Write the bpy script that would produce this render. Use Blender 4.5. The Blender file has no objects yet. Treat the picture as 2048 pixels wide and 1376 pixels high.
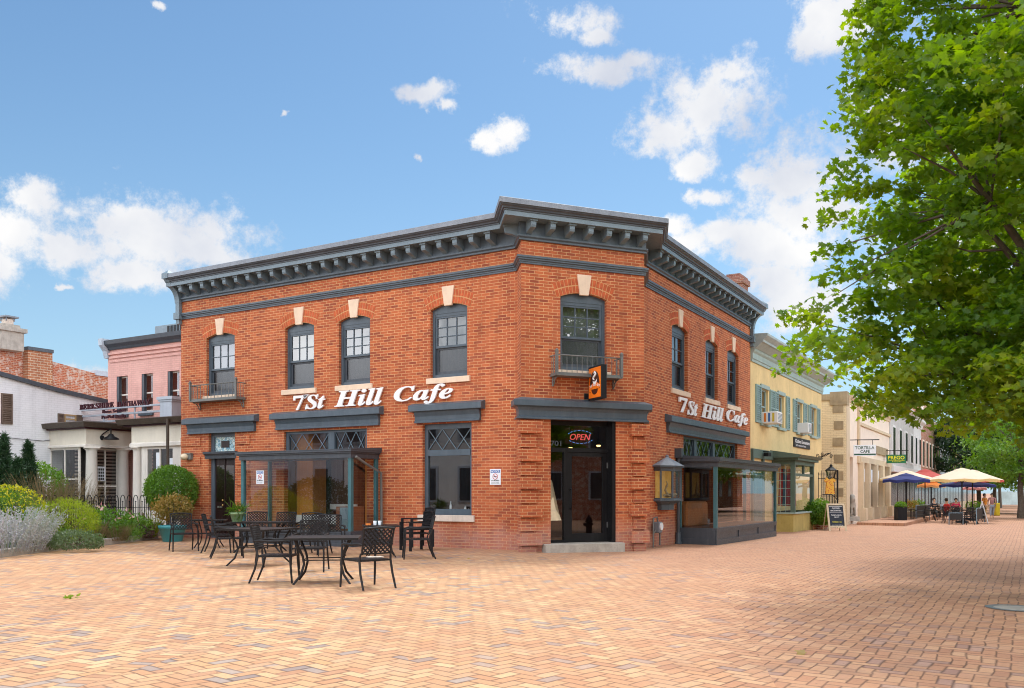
import bpy, bmesh, math, random
import numpy as np
from mathutils import Vector, Matrix
random.seed(7)
S = bpy.context.scene
COL = S.collection
PI = math.pi
# ------------------------------------------------------------------ measuring
F, HY, CX, H = 1793.0, 984.0, 1024.0, 1.4      # focal length and horizon of the photograph, eye height
def gz(x, y=0): return -0.012*max(0.0, min(x, 60))
def G(px, py):                                  # point of the ground seen at px, py
    a, b = (px-CX)/F, (py-HY)/F
    Y = H/(b-0.012*a) if a > 0 else H/b
    return a*Y, Y
def at(px, Y): return (px-CX)/F*Y
def zat(py, Y): return H+(HY-py)/F*Y
class Face:
    def __init__(s, x, y, dx, dy):
        l = math.hypot(dx, dy); s.x, s.y, s.dx, s.dy = x, y, dx/l, dy/l
        n = (s.dy, -s.dx)
        if n[0]*x+n[1]*y > 0: n = (-n[0], -n[1])
        s.n = n
    def u(s, px, o=0):
        a = (px-CX)/F; X = s.x+s.n[0]*o; Y = s.y+s.n[1]*o
        return (a*Y-X)/(s.dx-a*s.dy)
    def z(s, px, py, o=0):
        Y = s.y+s.n[1]*o+s.dy*s.u(px, o)
        return H+(HY-py)*Y/F
    def P(s, u, z, o=0): return (s.x+s.dx*u+s.n[0]*o, s.y+s.dy*u+s.n[1]*o, z)
    def off(s, o): 
        f = Face.__new__(Face); f.__dict__.update(s.__dict__); f.x = s.x+s.n[0]*o; f.y = s.y+s.n[1]*o; return f
FL = Face(.127, 21.5, -.86, .51)      # facade on the left street (u grows to the left)
FC = Face(.214, 20.77, 3.03, 1.23)    # corner pavilion
FR = Face(3.406, 23.09, .5, .866)     # facade on the right street
# ------------------------------------------------------------------ mesh building
class MB:
    def __init__(s): s.v = []; s.f = []; s.mi = []; s.sm = []
    def add(s, vs, fs, mi=0, smooth=False):
        b = len(s.v); s.v += [tuple(p) for p in vs]
        for f in fs: s.f.append(tuple(b+i for i in f)); s.mi.append(mi); s.sm.append(smooth)
    def poly(s, pts, mi=0): s.add(pts, [tuple(range(len(pts)))], mi)
    def hexa(s, p, mi=0): s.add(p, [(0,3,2,1),(4,5,6,7),(0,1,5,4),(1,2,6,5),(2,3,7,6),(3,0,4,7)], mi)
    def box(s, x0, x1, y0, y1, z0, z1, mi=0):
        s.hexa([(x0,y0,z0),(x1,y0,z0),(x1,y1,z0),(x0,y1,z0),(x0,y0,z1),(x1,y0,z1),(x1,y1,z1),(x0,y1,z1)], mi)
    def obox(s, c, sx, sy, sz, rz=0, mi=0, tilt=None):
        M = Matrix.Rotation(rz, 3, 'Z')
        if tilt: M = M @ Matrix.Rotation(tilt, 3, 'X')
        P = [Vector(c)+M@Vector((a*sx/2, b*sy/2, d*sz/2)) for d in (-1,1) for a, b in ((-1,-1),(1,-1),(1,1),(-1,1))]
        s.hexa(P, mi)
    def fbox(s, F_, u0, u1, z0, z1, o0, o1, mi=0):
        s.hexa([F_.P(u0,z0,o1),F_.P(u1,z0,o1),F_.P(u1,z0,o0),F_.P(u0,z0,o0),F_.P(u0,z1,o1),F_.P(u1,z1,o1),F_.P(u1,z1,o0),F_.P(u0,z1,o0)], mi)
    def fquad(s, F_, u0, u1, z0, z1, o=0, mi=0):
        s.poly([F_.P(u0,z0,o),F_.P(u1,z0,o),F_.P(u1,z1,o),F_.P(u0,z1,o)], mi)
    def prism(s, F_, u0, u1, prof, mi=0):           # closed (o, z) profile extruded along the face
        n = len(prof)
        s.add([F_.P(u0,z,o) for o,z in prof]+[F_.P(u1,z,o) for o,z in prof],
              [tuple(range(n)), tuple(range(2*n-1,n-1,-1))]+[(i,i+n,(i+1)%n+n,(i+1)%n) for i in range(n)], mi)
    def fprism(s, F_, pts, o0, o1, mi=0):           # closed (u, z) outline extruded outward
        n = len(pts)
        s.add([F_.P(u,z,o0) for u,z in pts]+[F_.P(u,z,o1) for u,z in pts],
              [tuple(range(n)), tuple(range(2*n-1,n-1,-1))]+[(i,i+n,(i+1)%n+n,(i+1)%n) for i in range(n)], mi)
    def tube(s, pts, r, n=6, mi=0, smooth=True, cap=True):
        pts = [Vector(p) for p in pts]; k = len(pts)
        rs = r if isinstance(r, (list, tuple)) else [r]*k
        vs = []; prev = None
        for i, p in enumerate(pts):
            d = (pts[min(i+1,k-1)]-pts[max(i-1,0)])
            d = d.normalized() if d.length > 1e-9 else Vector((0,0,1))
            a = prev if prev is not None else (Vector((0,0,1)) if abs(d.z) < .9 else Vector((1,0,0)))
            x = (a-d*a.dot(d)); x = x.normalized() if x.length > 1e-6 else d.orthogonal().normalized()
            prev = x; y = d.cross(x)
            for j in range(n):
                t = 2*PI*j/n+PI/n
                vs.append(p+(x*math.cos(t)+y*math.sin(t))*rs[i])
        fs = [(i*n+j, i*n+(j+1)%n, (i+1)*n+(j+1)%n, (i+1)*n+j) for i in range(k-1) for j in range(n)]
        s.add(vs, fs, mi, smooth)
        if cap:
            s.add(vs[:n], [tuple(range(n-1,-1,-1))], mi); s.add(vs[-n:], [tuple(range(n))], mi)
    def lathe(s, c, prof, n=16, mi=0, smooth=True):
        vs = []; k = len(prof)
        for r, z in prof:
            for j in range(n):
                t = 2*PI*j/n; vs.append((c[0]+r*math.cos(t), c[1]+r*math.sin(t), c[2]+z))
        s.add(vs, [(i*n+j, i*n+(j+1)%n, (i+1)*n+(j+1)%n, (i+1)*n+j) for i in range(k-1) for j in range(n)], mi, smooth)
        s.add(vs[:n], [tuple(range(n-1,-1,-1))], mi); s.add(vs[-n:], [tuple(range(n))], mi)
    def ball(s, c, r, n=10, mi=0, sz=1.0):
        m = max(4, n//2)
        s.lathe(c, [(max(1e-4, r*math.sin(PI*i/m)), -r*sz*math.cos(PI*i/m)) for i in range(m+1)], n, mi)
    def sweep(s, path, prof, mi=0, ends=(None, None)):   # closed (o, z) profile along a plan polyline, mitred
        P = [Vector(p) for p in path]; N = []
        for a, b in zip(P[:-1], P[1:]):
            d = (b-a).normalized(); N.append(Vector((d.y, -d.x)))
        off = []
        for i in range(len(P)):
            if i == 0: off.append(N[0])
            elif i == len(P)-1: off.append(N[-1])
            else:
                m = (N[i-1]+N[i]).normalized(); off.append(m/max(.35, m.dot(N[i])))
        n = len(prof); vs = []
        for i, p in enumerate(P):
            for o, z in prof:
                q = p+off[i]*o; vs.append((q.x, q.y, z))
        fs = [(i*n+j, (i+1)*n+j, (i+1)*n+(j+1)%n, i*n+(j+1)%n) for i in range(len(P)-1) for j in range(n)]
        fs += [tuple(range(n)), tuple(range(len(vs)-1, len(vs)-n-1, -1))]
        s.add(vs, fs, mi)
def wloc(o):
    v = Vector((0,0,0))
    while o is not None: v = v+Vector(o.location); o = o.parent
    return v
def set_uv(me):
    nl = len(me.loops)
    if nl == 0: return
    uv = me.uv_layers.new(name='UVMap')
    out = [0.0]*(2*nl); V = me.vertices
    for p in me.polygons:
        n = p.normal
        if abs(n.z) > .8:
            for li in p.loop_indices:
                c = V[me.loops[li].vertex_index].co; out[2*li] = c.x; out[2*li+1] = c.y
        else:
            l = math.hypot(n.x, n.y); tx, ty = -n.y/l, n.x/l
            for li in p.loop_indices:
                c = V[me.loops[li].vertex_index].co; out[2*li] = c.x*tx+c.y*ty; out[2*li+1] = c.z
    uv.data.foreach_set('uv', out)
def obj(name, mb, mats, parent=None, local=False, bevel=0):
    """link one mesh object; vertices are in world space unless local"""
    me = bpy.data.meshes.new(name)
    me.from_pydata(mb.v, [], mb.f)
    for m in (mats if isinstance(mats, (list, tuple)) else [mats]): me.materials.append(m)
    me.polygons.foreach_set('material_index', mb.mi)
    me.polygons.foreach_set('use_smooth', mb.sm)
    bm = bmesh.new(); bm.from_mesh(me); bmesh.ops.recalc_face_normals(bm, faces=bm.faces[:]); bm.to_mesh(me); bm.free()
    me.update(); set_uv(me)
    o = bpy.data.objects.new(name, me); COL.objects.link(o)
    if parent is not None:
        o.parent = parent
        if not local:
            w = wloc(parent); me.transform(Matrix.Translation(-w))
    if bevel:
        b = o.modifiers.new('Bevel', 'BEVEL'); b.width = bevel; b.segments = 1; b.limit_method = 'ANGLE'; b.angle_limit = 1.0
    return o
def tag(o, label=None, cat=None, group=None, kind=None):
    if label: o['label'] = label
    if cat: o['category'] = cat
    if group: o['group'] = group
    if kind: o['kind'] = kind
    return o
def thing(name, label, cat, loc=(0,0,0), rz=0, group=None):
    o = bpy.data.objects.new(name, None); COL.objects.link(o)
    o.location = loc; o.rotation_euler = (0,0,rz); o.empty_display_size = .2
    return tag(o, label, cat, group)
def single(name, mb, mats, label, cat, group=None, bevel=0, loc=None):
    """a thing that is one mesh; origin moved to loc"""
    o = obj(name, mb, mats, bevel=bevel)
    if loc is not None:
        o.data.transform(Matrix.Translation(-Vector(loc))); o.location = loc
    return tag(o, label, cat, group)
def struct(name, mb, m): return tag(obj(name, mb, m), kind='structure')
def copy_thing(o, loc, rz, label=None, parent=None):
    c = o.copy(); COL.objects.link(c); c.parent = parent
    if parent is None:
        c.location = loc; c.rotation_euler = (0,0,rz)
        if label: c['label'] = label
    for ch in o.children: copy_thing(ch, None, 0, None, c)
    return c
# ------------------------------------------------------------------ materials
class NT:
    def __init__(s, name):
        s.m = bpy.data.materials.new(name); s.m.use_nodes = True; s.t = s.m.node_tree; s.t.nodes.clear()
    def n(s, typ, **kw):
        nd = s.t.nodes.new(typ)
        for k, v in kw.items():
            if k == 'ins':
                for a, b in v.items():
                    if hasattr(b, 'is_output') or isinstance(b, bpy.types.NodeSocket): s.t.links.new(b, nd.inputs[a])
                    else: nd.inputs[a].default_value = b
            else: setattr(nd, k, v)
        return nd
    def math(s, op, a, b=None, c=None, clamp=False):
        nd = s.t.nodes.new('ShaderNodeMath'); nd.operation = op; nd.use_clamp = clamp
        for i, x in enumerate((a, b, c)):
            if x is None: continue
            if isinstance(x, bpy.types.NodeSocket): s.t.links.new(x, nd.inputs[i])
            else: nd.inputs[i].default_value = x
        return nd.outputs[0]
    def mix(s, fac, a, b, blend='MIX'):
        nd = s.t.nodes.new('ShaderNodeMix'); nd.data_type = 'RGBA'; nd.blend_type = blend; nd.clamp_factor = True
        for i, x in ((0, fac), (6, a), (7, b)):
            if isinstance(x, bpy.types.NodeSocket): s.t.links.new(x, nd.inputs[i])
            else: nd.inputs[i].default_value = x if i == 0 else (tuple(x)+(1,))[:4]
        return nd.outputs[2]
    def ramp(s, fac, stops):
        nd = s.t.nodes.new('ShaderNodeValToRGB'); e = nd.color_ramp.elements
        while len(e) < len(stops): e.new(.5)
        for el, (p, c) in zip(e, stops): el.position = p; el.color = (tuple(c)+(1,))[:4] if not isinstance(c, (int,float)) else (c,c,c,1)
        s.t.links.new(fac, nd.inputs[0]); return nd.outputs[0]
    def maprange(s, v, a, b, c, d, smooth=False):
        nd = s.t.nodes.new('ShaderNodeMapRange'); nd.interpolation_type = 'SMOOTHSTEP' if smooth else 'LINEAR'
        s.t.links.new(v, nd.inputs[0])
        for i, x in enumerate((a,b,c,d)): nd.inputs[i+1].default_value = x
        return nd.outputs[0]
    def noise(s, scale, detail=3, rough=.5, vec=None, dim='3D'):
        nd = s.t.nodes.new('ShaderNodeTexNoise'); nd.noise_dimensions = dim
        nd.inputs['Scale'].default_value = scale; nd.inputs['Detail'].default_value = detail; nd.inputs['Roughness'].default_value = rough
        if vec is not None: s.t.links.new(vec, nd.inputs['Vector'])
        return nd.outputs[0]
    def pos(s): return s.t.nodes.new('ShaderNodeNewGeometry').outputs['Position']
    def out(s, shader, disp=None):
        o = s.t.nodes.new('ShaderNodeOutputMaterial'); s.t.links.new(shader, o.inputs[0]); return s.m
    def principled(s, col, rough=.6, metal=0, bump=None, bstr=.3, bdist=.01, **kw):
        p = s.t.nodes.new('ShaderNodeBsdfPrincipled')
        for k, x in (('Base Color', col), ('Roughness', rough), ('Metallic', metal), *kw.items()):
            if isinstance(x, bpy.types.NodeSocket): s.t.links.new(x, p.inputs[k])
            else: p.inputs[k].default_value = (tuple(x)+(1,))[:4] if isinstance(x, (tuple, list)) else x
        if bump is not None:
            b = s.t.nodes.new('ShaderNodeBump'); b.inputs['Strength'].default_value = bstr; b.inputs['Distance'].default_value = bdist
            s.t.links.new(bump, b.inputs['Height']); s.t.links.new(b.outputs[0], p.inputs['Normal'])
        return p.outputs[0]
def sc(c, k): return tuple(min(1, x*k) for x in c[:3])
def paint(name, c, rough=.5, metal=0, var=.18, scale=2.5, grime=.25, bstr=.15, spec=.4):
    t = NT(name); pos = t.pos()
    n1 = t.noise(scale, 5, .6, pos); n2 = t.noise(scale*9, 3, .6, pos)
    col = t.mix(t.maprange(n1, .3, .7, 0, 1), sc(c, 1-var), sc(c, 1+var))
    col = t.mix(t.math('MULTIPLY', t.maprange(n2, .55, .75, 0, 1), grime), col, sc(c, .55))
    st = t.noise(1.0, 4, .65, t.n('ShaderNodeMapping', ins={'Vector': pos, 'Scale': (9,9,.7)}).outputs[0])
    col = t.mix(t.math('MULTIPLY', t.maprange(st, .5, .68, 0, 1), grime*.9), col, sc(c, .6))
    col = t.mix(t.math('MULTIPLY', t.maprange(st, .46, .34, 0, 1), grime*.5), col, tuple(v*.75+.12 for v in c[:3]))
    return t.out(t.principled(col, t.maprange(n2, .3, .7, rough-.08, min(1, rough+.12)), metal, bump=n2, bstr=bstr, bdist=.004, **{'Specular IOR Level': spec}))
def flat(name, c, rough=.6, metal=0):
    t = NT(name); n = t.noise(14, 2, .5, t.pos())
    return t.out(t.principled(t.mix(n, sc(c, .88), sc(c, 1.1)), rough, metal))
def emis(name, c, k):
    t = NT(name); e = t.n('ShaderNodeEmission', ins={'Color': c+(1,), 'Strength': k}); return t.out(e.outputs[0])
def bricks(name, c1, c2, mortar, bw=.235, rh=.0721, ms=.0095, dark=None, base=None, vary=.25, grime=.2, painted=False, white=0):
    t = NT(name)
    uv = t.n('ShaderNodeUVMap').outputs[0]; pos = t.pos()
    def bt(a, b, m):
        nd = t.n('ShaderNodeTexBrick', ins={'Vector': uv, 'Color1': a+(1,), 'Color2': b+(1,), 'Mortar': m+(1,), 'Scale': 1.0, 'Mortar Size': ms, 'Mortar Smooth': .3, 'Bias': 0.0, 'Brick Width': bw, 'Row Height': rh})
        nd.offset = .5; return nd
    b1 = bt(c1, c2, mortar)
    col = b1.outputs[0]; fac = b1.outputs[1]
    nL = t.noise(.55, 4, .6, pos); nM = t.noise(5, 4, .6, pos); nS = t.noise(60, 2, .6, pos)
    inv = t.math('SUBTRACT', 1.0, fac)
    if dark:
        b2 = bt((0,0,0), (1,1,1), (0,0,0)); r = t.n('ShaderNodeRGBToBW', ins={0: b2.outputs[0]}).outputs[0]
        col = t.mix(t.math('MULTIPLY', t.maprange(r, .72, 1.0, 0, .75), inv), col, dark)
    col = t.mix(t.math('MULTIPLY', t.maprange(nM, .35, .7, 0, 1), vary), col, sc(c1, .6))
    col = t.mix(t.math('MULTIPLY', t.maprange(nL, .42, .68, 0, 1), grime), col, sc(c2, .62))
    st = t.noise(1.0, 4, .65, t.n('ShaderNodeMapping', ins={'Vector': pos, 'Scale': (3.2,3.2,.28)}).outputs[0])
    col = t.mix(t.math('MULTIPLY', t.maprange(st, .52, .70, 0, 1), .30 if not painted else .22), col, sc(c2, .5))
    nP = t.noise(.9, 3, .7, t.n('ShaderNodeMapping', ins={'Vector': pos, 'Location': (7,3,1)}).outputs[0])
    col = t.mix(t.math('MULTIPLY', t.maprange(nP, .55, .66, 0, 1), .16), col, tuple(min(1, v*1.25+.06) for v in c1))
    if white:
        col = t.mix(t.math('MULTIPLY', t.maprange(nM, .5, .62, 0, 1), white), col, (.62,.55,.48))
    col = t.mix(t.math('MULTIPLY', t.maprange(nS, .45, .75, 0, 1), .18), col, sc(c2, .5))
    if base:       # efflorescence and splash zone just above the ground
        z = t.n('ShaderNodeSeparateXYZ', ins={0: pos}).outputs[2]
        zz = t.math('ADD', z, t.math('MULTIPLY', t.math('SUBTRACT', nL, .5), 1.5))
        k = t.math('MULTIPLY', t.maprange(zz, .25, .95, 1, 0, True), t.maprange(nM, .3, .62, .35, 1))
        col = t.mix(t.math('MULTIPLY', k, .62), col, base)
    h = t.math('ADD', t.math('MULTIPLY', inv, 1.0 if not painted else .4), t.math('MULTIPLY', nS, .25))
    return t.out(t.principled(col, .85, bump=h, bstr=.7 if not painted else .45, bdist=.006))
def glass(name, tint=(.75,.8,.8), refl=.14, k=.9, rough=.0, wav=0):
    t = NT(name)
    tr = t.n('ShaderNodeBsdfTransparent', ins={'Color': tint+(1,)})
    gl = t.n('ShaderNodeBsdfGlossy', ins={'Roughness': rough, 'Color': (.95,.97,1,1)})
    if wav:
        b = t.n('ShaderNodeBump', ins={'Strength': wav, 'Distance': .02, 'Height': t.noise(1.3, 1, .4, t.pos())})
        t.t.links.new(b.outputs[0], gl.inputs['Normal'])
    g = t.n('ShaderNodeNewGeometry')
    dt = t.math('ABSOLUTE', t.n('ShaderNodeVectorMath', operation='DOT_PRODUCT', ins={0: g.outputs['True Normal'], 1: g.outputs['Incoming']}).outputs['Value'])
    fac = t.math('ADD', t.math('MULTIPLY', t.math('POWER', t.math('SUBTRACT', 1.0, dt), 4.0), k), refl, clamp=True)
    mx = t.n('ShaderNodeMixShader', ins={0: fac, 1: tr.outputs[0], 2: gl.outputs[0]})
    return t.out(mx.outputs[0])
def leafmat(name, c1, c2, c3=None, trans=.4, rough=.5):
    t = NT(name); g = t.n('ShaderNodeNewGeometry')
    r = g.outputs['Random Per Island']; nb = t.noise(.9, 3, .6, g.outputs['Position'])
    col = t.mix(r, c1, c2)
    if c3: col = t.mix(t.maprange(nb, .5, .68, 0, .85), col, c3)
    p = t.principled(col, rough)
    tl = t.n('ShaderNodeBsdfTranslucent', ins={'Color': t.mix(.5, col, c3 or c2)})
    hs = t.n('ShaderNodeHueSaturation', ins={'Value': 1.9, 'Saturation': 1.15, 'Color': t.mix(.35, col, c3 or c2)})
    t.t.links.new(hs.outputs[0], tl.inputs['Color'])
    return t.out(t.n('ShaderNodeMixShader', ins={0: trans, 1: p, 2: tl.outputs[0]}).outputs[0])
M = {}
M['brick'] = bricks('cafe_brick', (.58,.148,.048), (.39,.080,.027), (.74,.44,.21), ms=.0072, dark=(.24,.05,.028), base=(.42,.25,.21), grime=.26, vary=.24)
M['soldier'] = paint('arch_brick', (.50,.105,.034), .8, var=.3, scale=9, grime=.3)
M['mortar'] = paint('pale_mortar', (.62,.34,.15), .9, var=.1)
M['stone'] = paint('cream_stone', (.78,.60,.44), .75, var=.1, grime=.15)
M['sill'] = paint('sill_stone', (.66,.56,.47), .75, var=.12, grime=.3)
M['grey'] = paint('slate_blue_paint', (.078,.106,.132), .38, var=.14, grime=.25)
M['greyd'] = paint('slate_grey_paint', (.068,.080,.096), .4, var=.12, grime=.3)
M['greyl'] = paint('light_slate_trim', (.165,.225,.265), .4, var=.12, grime=.2)
M['teal'] = paint('teal_post_paint', (.055,.155,.175), .4, var=.15)
M['flash'] = paint('roof_flashing', (.21,.235,.27), .5, metal=.1, var=.15, grime=.3)
M['black'] = paint('black_paint', (.010,.010,.011), .42, var=.2, grime=.1, bstr=.02, spec=.2)
M['blackmetal'] = paint('black_powder_coat', (.013,.013,.015), .5, spec=.2, var=.25, grime=.2)
M['iron'] = paint('weathered_iron', (.17,.175,.165), .5, metal=.2, var=.2)
M['door'] = paint('dark_oxblood_wood', (.022,.010,.009), .35, var=.3)
M['glass'] = glass('clear_shop_glass', (.84,.87,.85), .12, .55)
M['glassd'] = glass('dark_door_glass', (.72,.72,.70), .10, .8)
M['glassu'] = glass('upper_sash_glass', (.60,.64,.66), .15, .6, wav=.12)
M['screen'] = glass('insect_screen_glass', (.30,.32,.34), .07, .4, rough=.22)
M['curtain'] = paint('drawn_blind', (.36,.36,.35), .9, var=.12, scale=1.5)
M['white'] = paint('white_paint', (.80,.79,.77), .5, var=.05, grime=.1)
M['letter'] = paint('white_letter_face', (.85,.84,.83), .45, var=.03, grime=.03)
M['concrete'] = paint('worn_concrete', (.40,.36,.31), .85, var=.2, scale=4, grime=.4)
M['roof'] = paint('tar_roof', (.09,.09,.095), .9)
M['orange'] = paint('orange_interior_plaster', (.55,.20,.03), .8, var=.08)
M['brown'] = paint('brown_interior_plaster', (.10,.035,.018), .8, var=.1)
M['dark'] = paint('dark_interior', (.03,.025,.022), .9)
M['woodf'] = paint('wooden_floor', (.08,.04,.022), .5, var=.3)
M['leather'] = paint('tan_leather', (.30,.105,.025), .45, var=.2)
M['chrome'] = paint('bright_metal', (.6,.6,.58), .3, metal=.9, var=.05)
# ================================================================== the brick corner cafe
def seg(z1, rise, t): return z1-rise*(2*t-1)**2
def wall(mb, F_, u0, u1, z0, z1, ops, reveal=.16, mi=0):
    """front skin of a wall with real openings (u0,u1,z0,z1,rise) and their reveals"""
    us = sorted({u0, u1, *[o[0] for o in ops], *[o[1] for o in ops]}); zs = sorted({z0, z1, *[o[2] for o in ops], *[o[3] for o in ops]})
    us = [u for u in us if u0 <= u <= u1]; zs = [z for z in zs if z0 <= z <= z1]
    for a, b in zip(us[:-1], us[1:]):
        for c, d in zip(zs[:-1], zs[1:]):
            m, k = (a+b)/2, (c+d)/2
            if any(o[0] < m < o[1] and o[2] < k < o[3] for o in ops): continue
            mb.fquad(F_, a, b, c, d, 0, mi)
    for a, b, c, d, rise in ops:
        r = -reveal
        mb.poly([F_.P(a,c,0),F_.P(a,d-rise,0),F_.P(a,d-rise,r),F_.P(a,c,r)], mi)
        mb.poly([F_.P(b,c,0),F_.P(b,d-rise,0),F_.P(b,d-rise,r),F_.P(b,c,r)], mi)
        mb.poly([F_.P(a,c,0),F_.P(b,c,0),F_.P(b,c,r),F_.P(a,c,r)], mi)
        n = 10 if rise else 1
        for i in range(n):
            t0, t1 = i/n, (i+1)/n; ua, ub = a+(b-a)*t0, a+(b-a)*t1
            za, zb = seg(d, rise, t0), seg(d, rise, t1)
            mb.poly([F_.P(ua,za,0),F_.P(ub,zb,0),F_.P(ub,zb,r),F_.P(ua,za,r)], mi)
            if rise: mb.poly([F_.P(ua,za,0),F_.P(ub,zb,0),F_.P(ub,d,0),F_.P(ua,d,0)], mi)
cafe = thing('brick_corner_cafe', 'two storey red brick corner building with dark slate cornice and shop bays', 'cafe building', (0.2, 22.5, 0))
RISE = .12
ZW0, ZW1 = 4.29, 6.14
LW = [(9.65,10.87), (6.52,7.62), (4.53,5.62), (1.44,2.56)]
CW = [(1.0,2.23)]
RW = [(2.06,3.39), (5.04,6.28), (7.33,8.63)]
up = lambda l: [(a, b, ZW0, ZW1, RISE) for a, b in l]
ops_L = up(LW)+[(9.64,10.77,.02,3.2,0), (4.64,7.66,.42,3.1,0), (1.31,2.81,.82,3.13,0)]
ops_C = up(CW)+[(.75,2.49,.18,3.12,0)]
ops_R = up(RW)+[(3.02,8.5,.42,3.02,0)]
LEND, REND, CEND = 12.0, 10.12, 3.27
mb = MB(); wall(mb, FL, 0, LEND, -.2, 7.3, ops_L); obj('wall', mb, M['brick'], cafe)
mb = MB(); wall(mb, FC, 0, CEND, -.2, 7.3, ops_C, .3)
V1, V2, V3, V4 = FL.P(0,0)[:2], FC.P(0,0)[:2], FC.P(CEND,0)[:2], FR.P(0,0)[:2]
for a, b in ((V1, V2), (V3, V4)): mb.poly([(a[0],a[1],-.3),(b[0],b[1],-.3),(b[0],b[1],7.3),(a[0],a[1],7.3)])
obj('wall', mb, M['brick'], cafe)
mb = MB(); wall(mb, FR, 0, REND, -.35, 7.3, ops_R); obj('wall', mb, M['brick'], cafe)
VL = FL.P(LEND,0)[:2]; VR = FR.P(REND,0)[:2]
# party walls and back
BL = (VL[0]+.51*9, VL[1]+.86*9); BR = (VR[0]-.866*12, VR[1]+.5*12)
mb = MB()
for a, b in ((VL, BL), (BL, BR), (BR, VR)): mb.poly([(a[0],a[1],-.3),(b[0],b[1],-.3),(b[0],b[1],7.9),(a[0],a[1],7.9)])
obj('rear_wall', mb, M['brick'], cafe)
mb = MB(); mb.poly([(p[0],p[1],7.9) for p in (VL,V1,V2,V3,V4,VR,BR,BL)]); obj('roof', mb, M['roof'], cafe)
# cornice, frieze, string course swept round the corner
path = [VL, V1, V2, V3, V4, VR]
mb = MB(); mb.sweep(path, [(0,7.24),(.06,7.24),(.06,7.28),(.10,7.31),(.10,7.345),(.05,7.36),(.05,7.68),(0,7.68)]); obj('frieze', mb, M['grey'], cafe)
mb = MB(); mb.sweep(path, [(-.3,7.66),(.40,7.66),(.40,7.64),(.45,7.64),(.45,7.745),(-.3,7.745)]); obj('cornice_fascia', mb, M['greyl'], cafe)
mb = MB(); mb.sweep(path, [(-.3,7.747),(.47,7.747),(.47,7.775),(.50,7.785),(.51,7.815),(.55,7.84),(.565,7.87),(-.3,7.87)]); obj('cornice', mb, M['greyd'], cafe)
mb = MB(); mb.sweep(path, [(-.35,7.872),(.585,7.872),(.585,7.985),(.56,8.0),(-.35,8.0)]); obj('roof_flashing', mb, M['flash'], cafe)
mb = MB(); mb.sweep(path, [(-.05,6.70),(.035,6.70),(.035,6.735),(.05,6.745),(.05,6.775),(.085,6.79),(.085,6.82),(.11,6.83),(.11,6.875),(-.05,6.885)]); obj('string_course', mb, M['grey'], cafe)
def bracket(F_, u, w=.13):
    mb = MB()
    mb.prism(F_, u-w/2, u+w/2, [(.04,7.66),(.36,7.66),(.36,7.52),(.34,7.47),(.28,7.45),(.17,7.43),(.07,7.385),(.04,7.37)])
    mb.fbox(F_, u-w/2-.025, u+w/2+.025, 7.60, 7.655, .30, .392)
    obj('bracket', mb, M['greyl'], cafe)
for i in range(24): bracket(FL, .62+i*.478)
for i in range(7): bracket(FC, .16+i*.49)
for i in range(19): bracket(FR, .28+i*.51)
RET = Face(V1[0], V1[1], V2[0]-V1[0], V2[1]-V1[1]); bracket(RET, .45)
def console(F_, u, w=.2):    # end scroll and small pilaster at the party walls
    mb = MB(); pr = [(.05,7.2),(.14,7.2)]
    for i in range(9):
        t = i/8*PI/2; pr.append((.14+.31*(1-math.cos(t)), 7.2+.45*math.sin(t)))
    pr += [(.46,7.75),(.50,7.78),(.56,7.87),(.05,7.87)]
    mb.prism(F_, u-w/2, u+w/2, pr)
    mb.fbox(F_, u-w/2+.02, u+w/2-.02, 6.9, 7.2, 0.02, .13); mb.fbox(F_, u-w/2-.03, u+w/2+.03, 6.7, 6.9, .02, .17); mb.fbox(F_, u-w/2+.03, u+w/2-.03, 6.56, 6.7, .02, .12)
    mb.fbox(F_, u-w/2-.03, u+w/2+.03, 7.86, 8.02, .28, .6)
    c = F_.P(u, 8.15, .44); b = [F_.P(u+a*(w/2+.03), 8.02, .44+d*.16) for a, d in ((-1,-1),(1,-1),(1,1),(-1,1))]
    mb.add(b+[c], [(0,1,4),(1,2,4),(2,3,4),(3,0,4)])
    obj('end_console', mb, M['greyl'], cafe)
console(FL, LEND+.02); console(FR, REND+.0)
# arched sash windows
def voussoirs(F_, a, b, n=7, hgt=.36):
    mb = MB(); c = (a+b)/2; w = (b-a)/2
    def pt(t, r):                   # t -1..1 along the arch, r out from the intrados
        x = t*w; z = ZW1-RISE*t*t
        ang = t*.30; return (c+x+math.sin(ang)*r, z+math.cos(ang)*r)
    for s_ in (-1, 1):
        T0, T1 = .20, 1.16
        o = [pt(s_*T0, 0)]+[pt(s_*(T0+(min(1,T1)-T0)*i/4), 0) for i in range(1,5)]+[pt(s_*T1, .0)]+[pt(s_*T1, hgt-.03)]+[pt(s_*(T1-(T1-T0)*i/4), hgt) for i in range(1,5)]
        mb.fprism(F_, o, -.01, .004, 1)
        for i in range(n):
            ta, tb = T0+(T1-T0)*(i+.09)/n, T0+(T1-T0)*(i+.91)/n
            for r0, r1 in ((.010,.162),(.190,.345)):
                q = [pt(s_*ta,r0), pt(s_*tb,r0), pt(s_*tb,r1), pt(s_*ta,r1)]
                mb.fprism(F_, q, 0, .010, 0)
    obj('brick_arch', mb, [M['soldier'], M['mortar']], cafe)
    mb = MB(); k = [(c-.115,ZW1-.06),(c+.115,ZW1-.06),(c+.19,ZW1+.43),(c-.19,ZW1+.43)]
    mb.fprism(F_, k, -.02, .045); obj('keystone', mb, M['stone'], cafe, bevel=.008)
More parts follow.
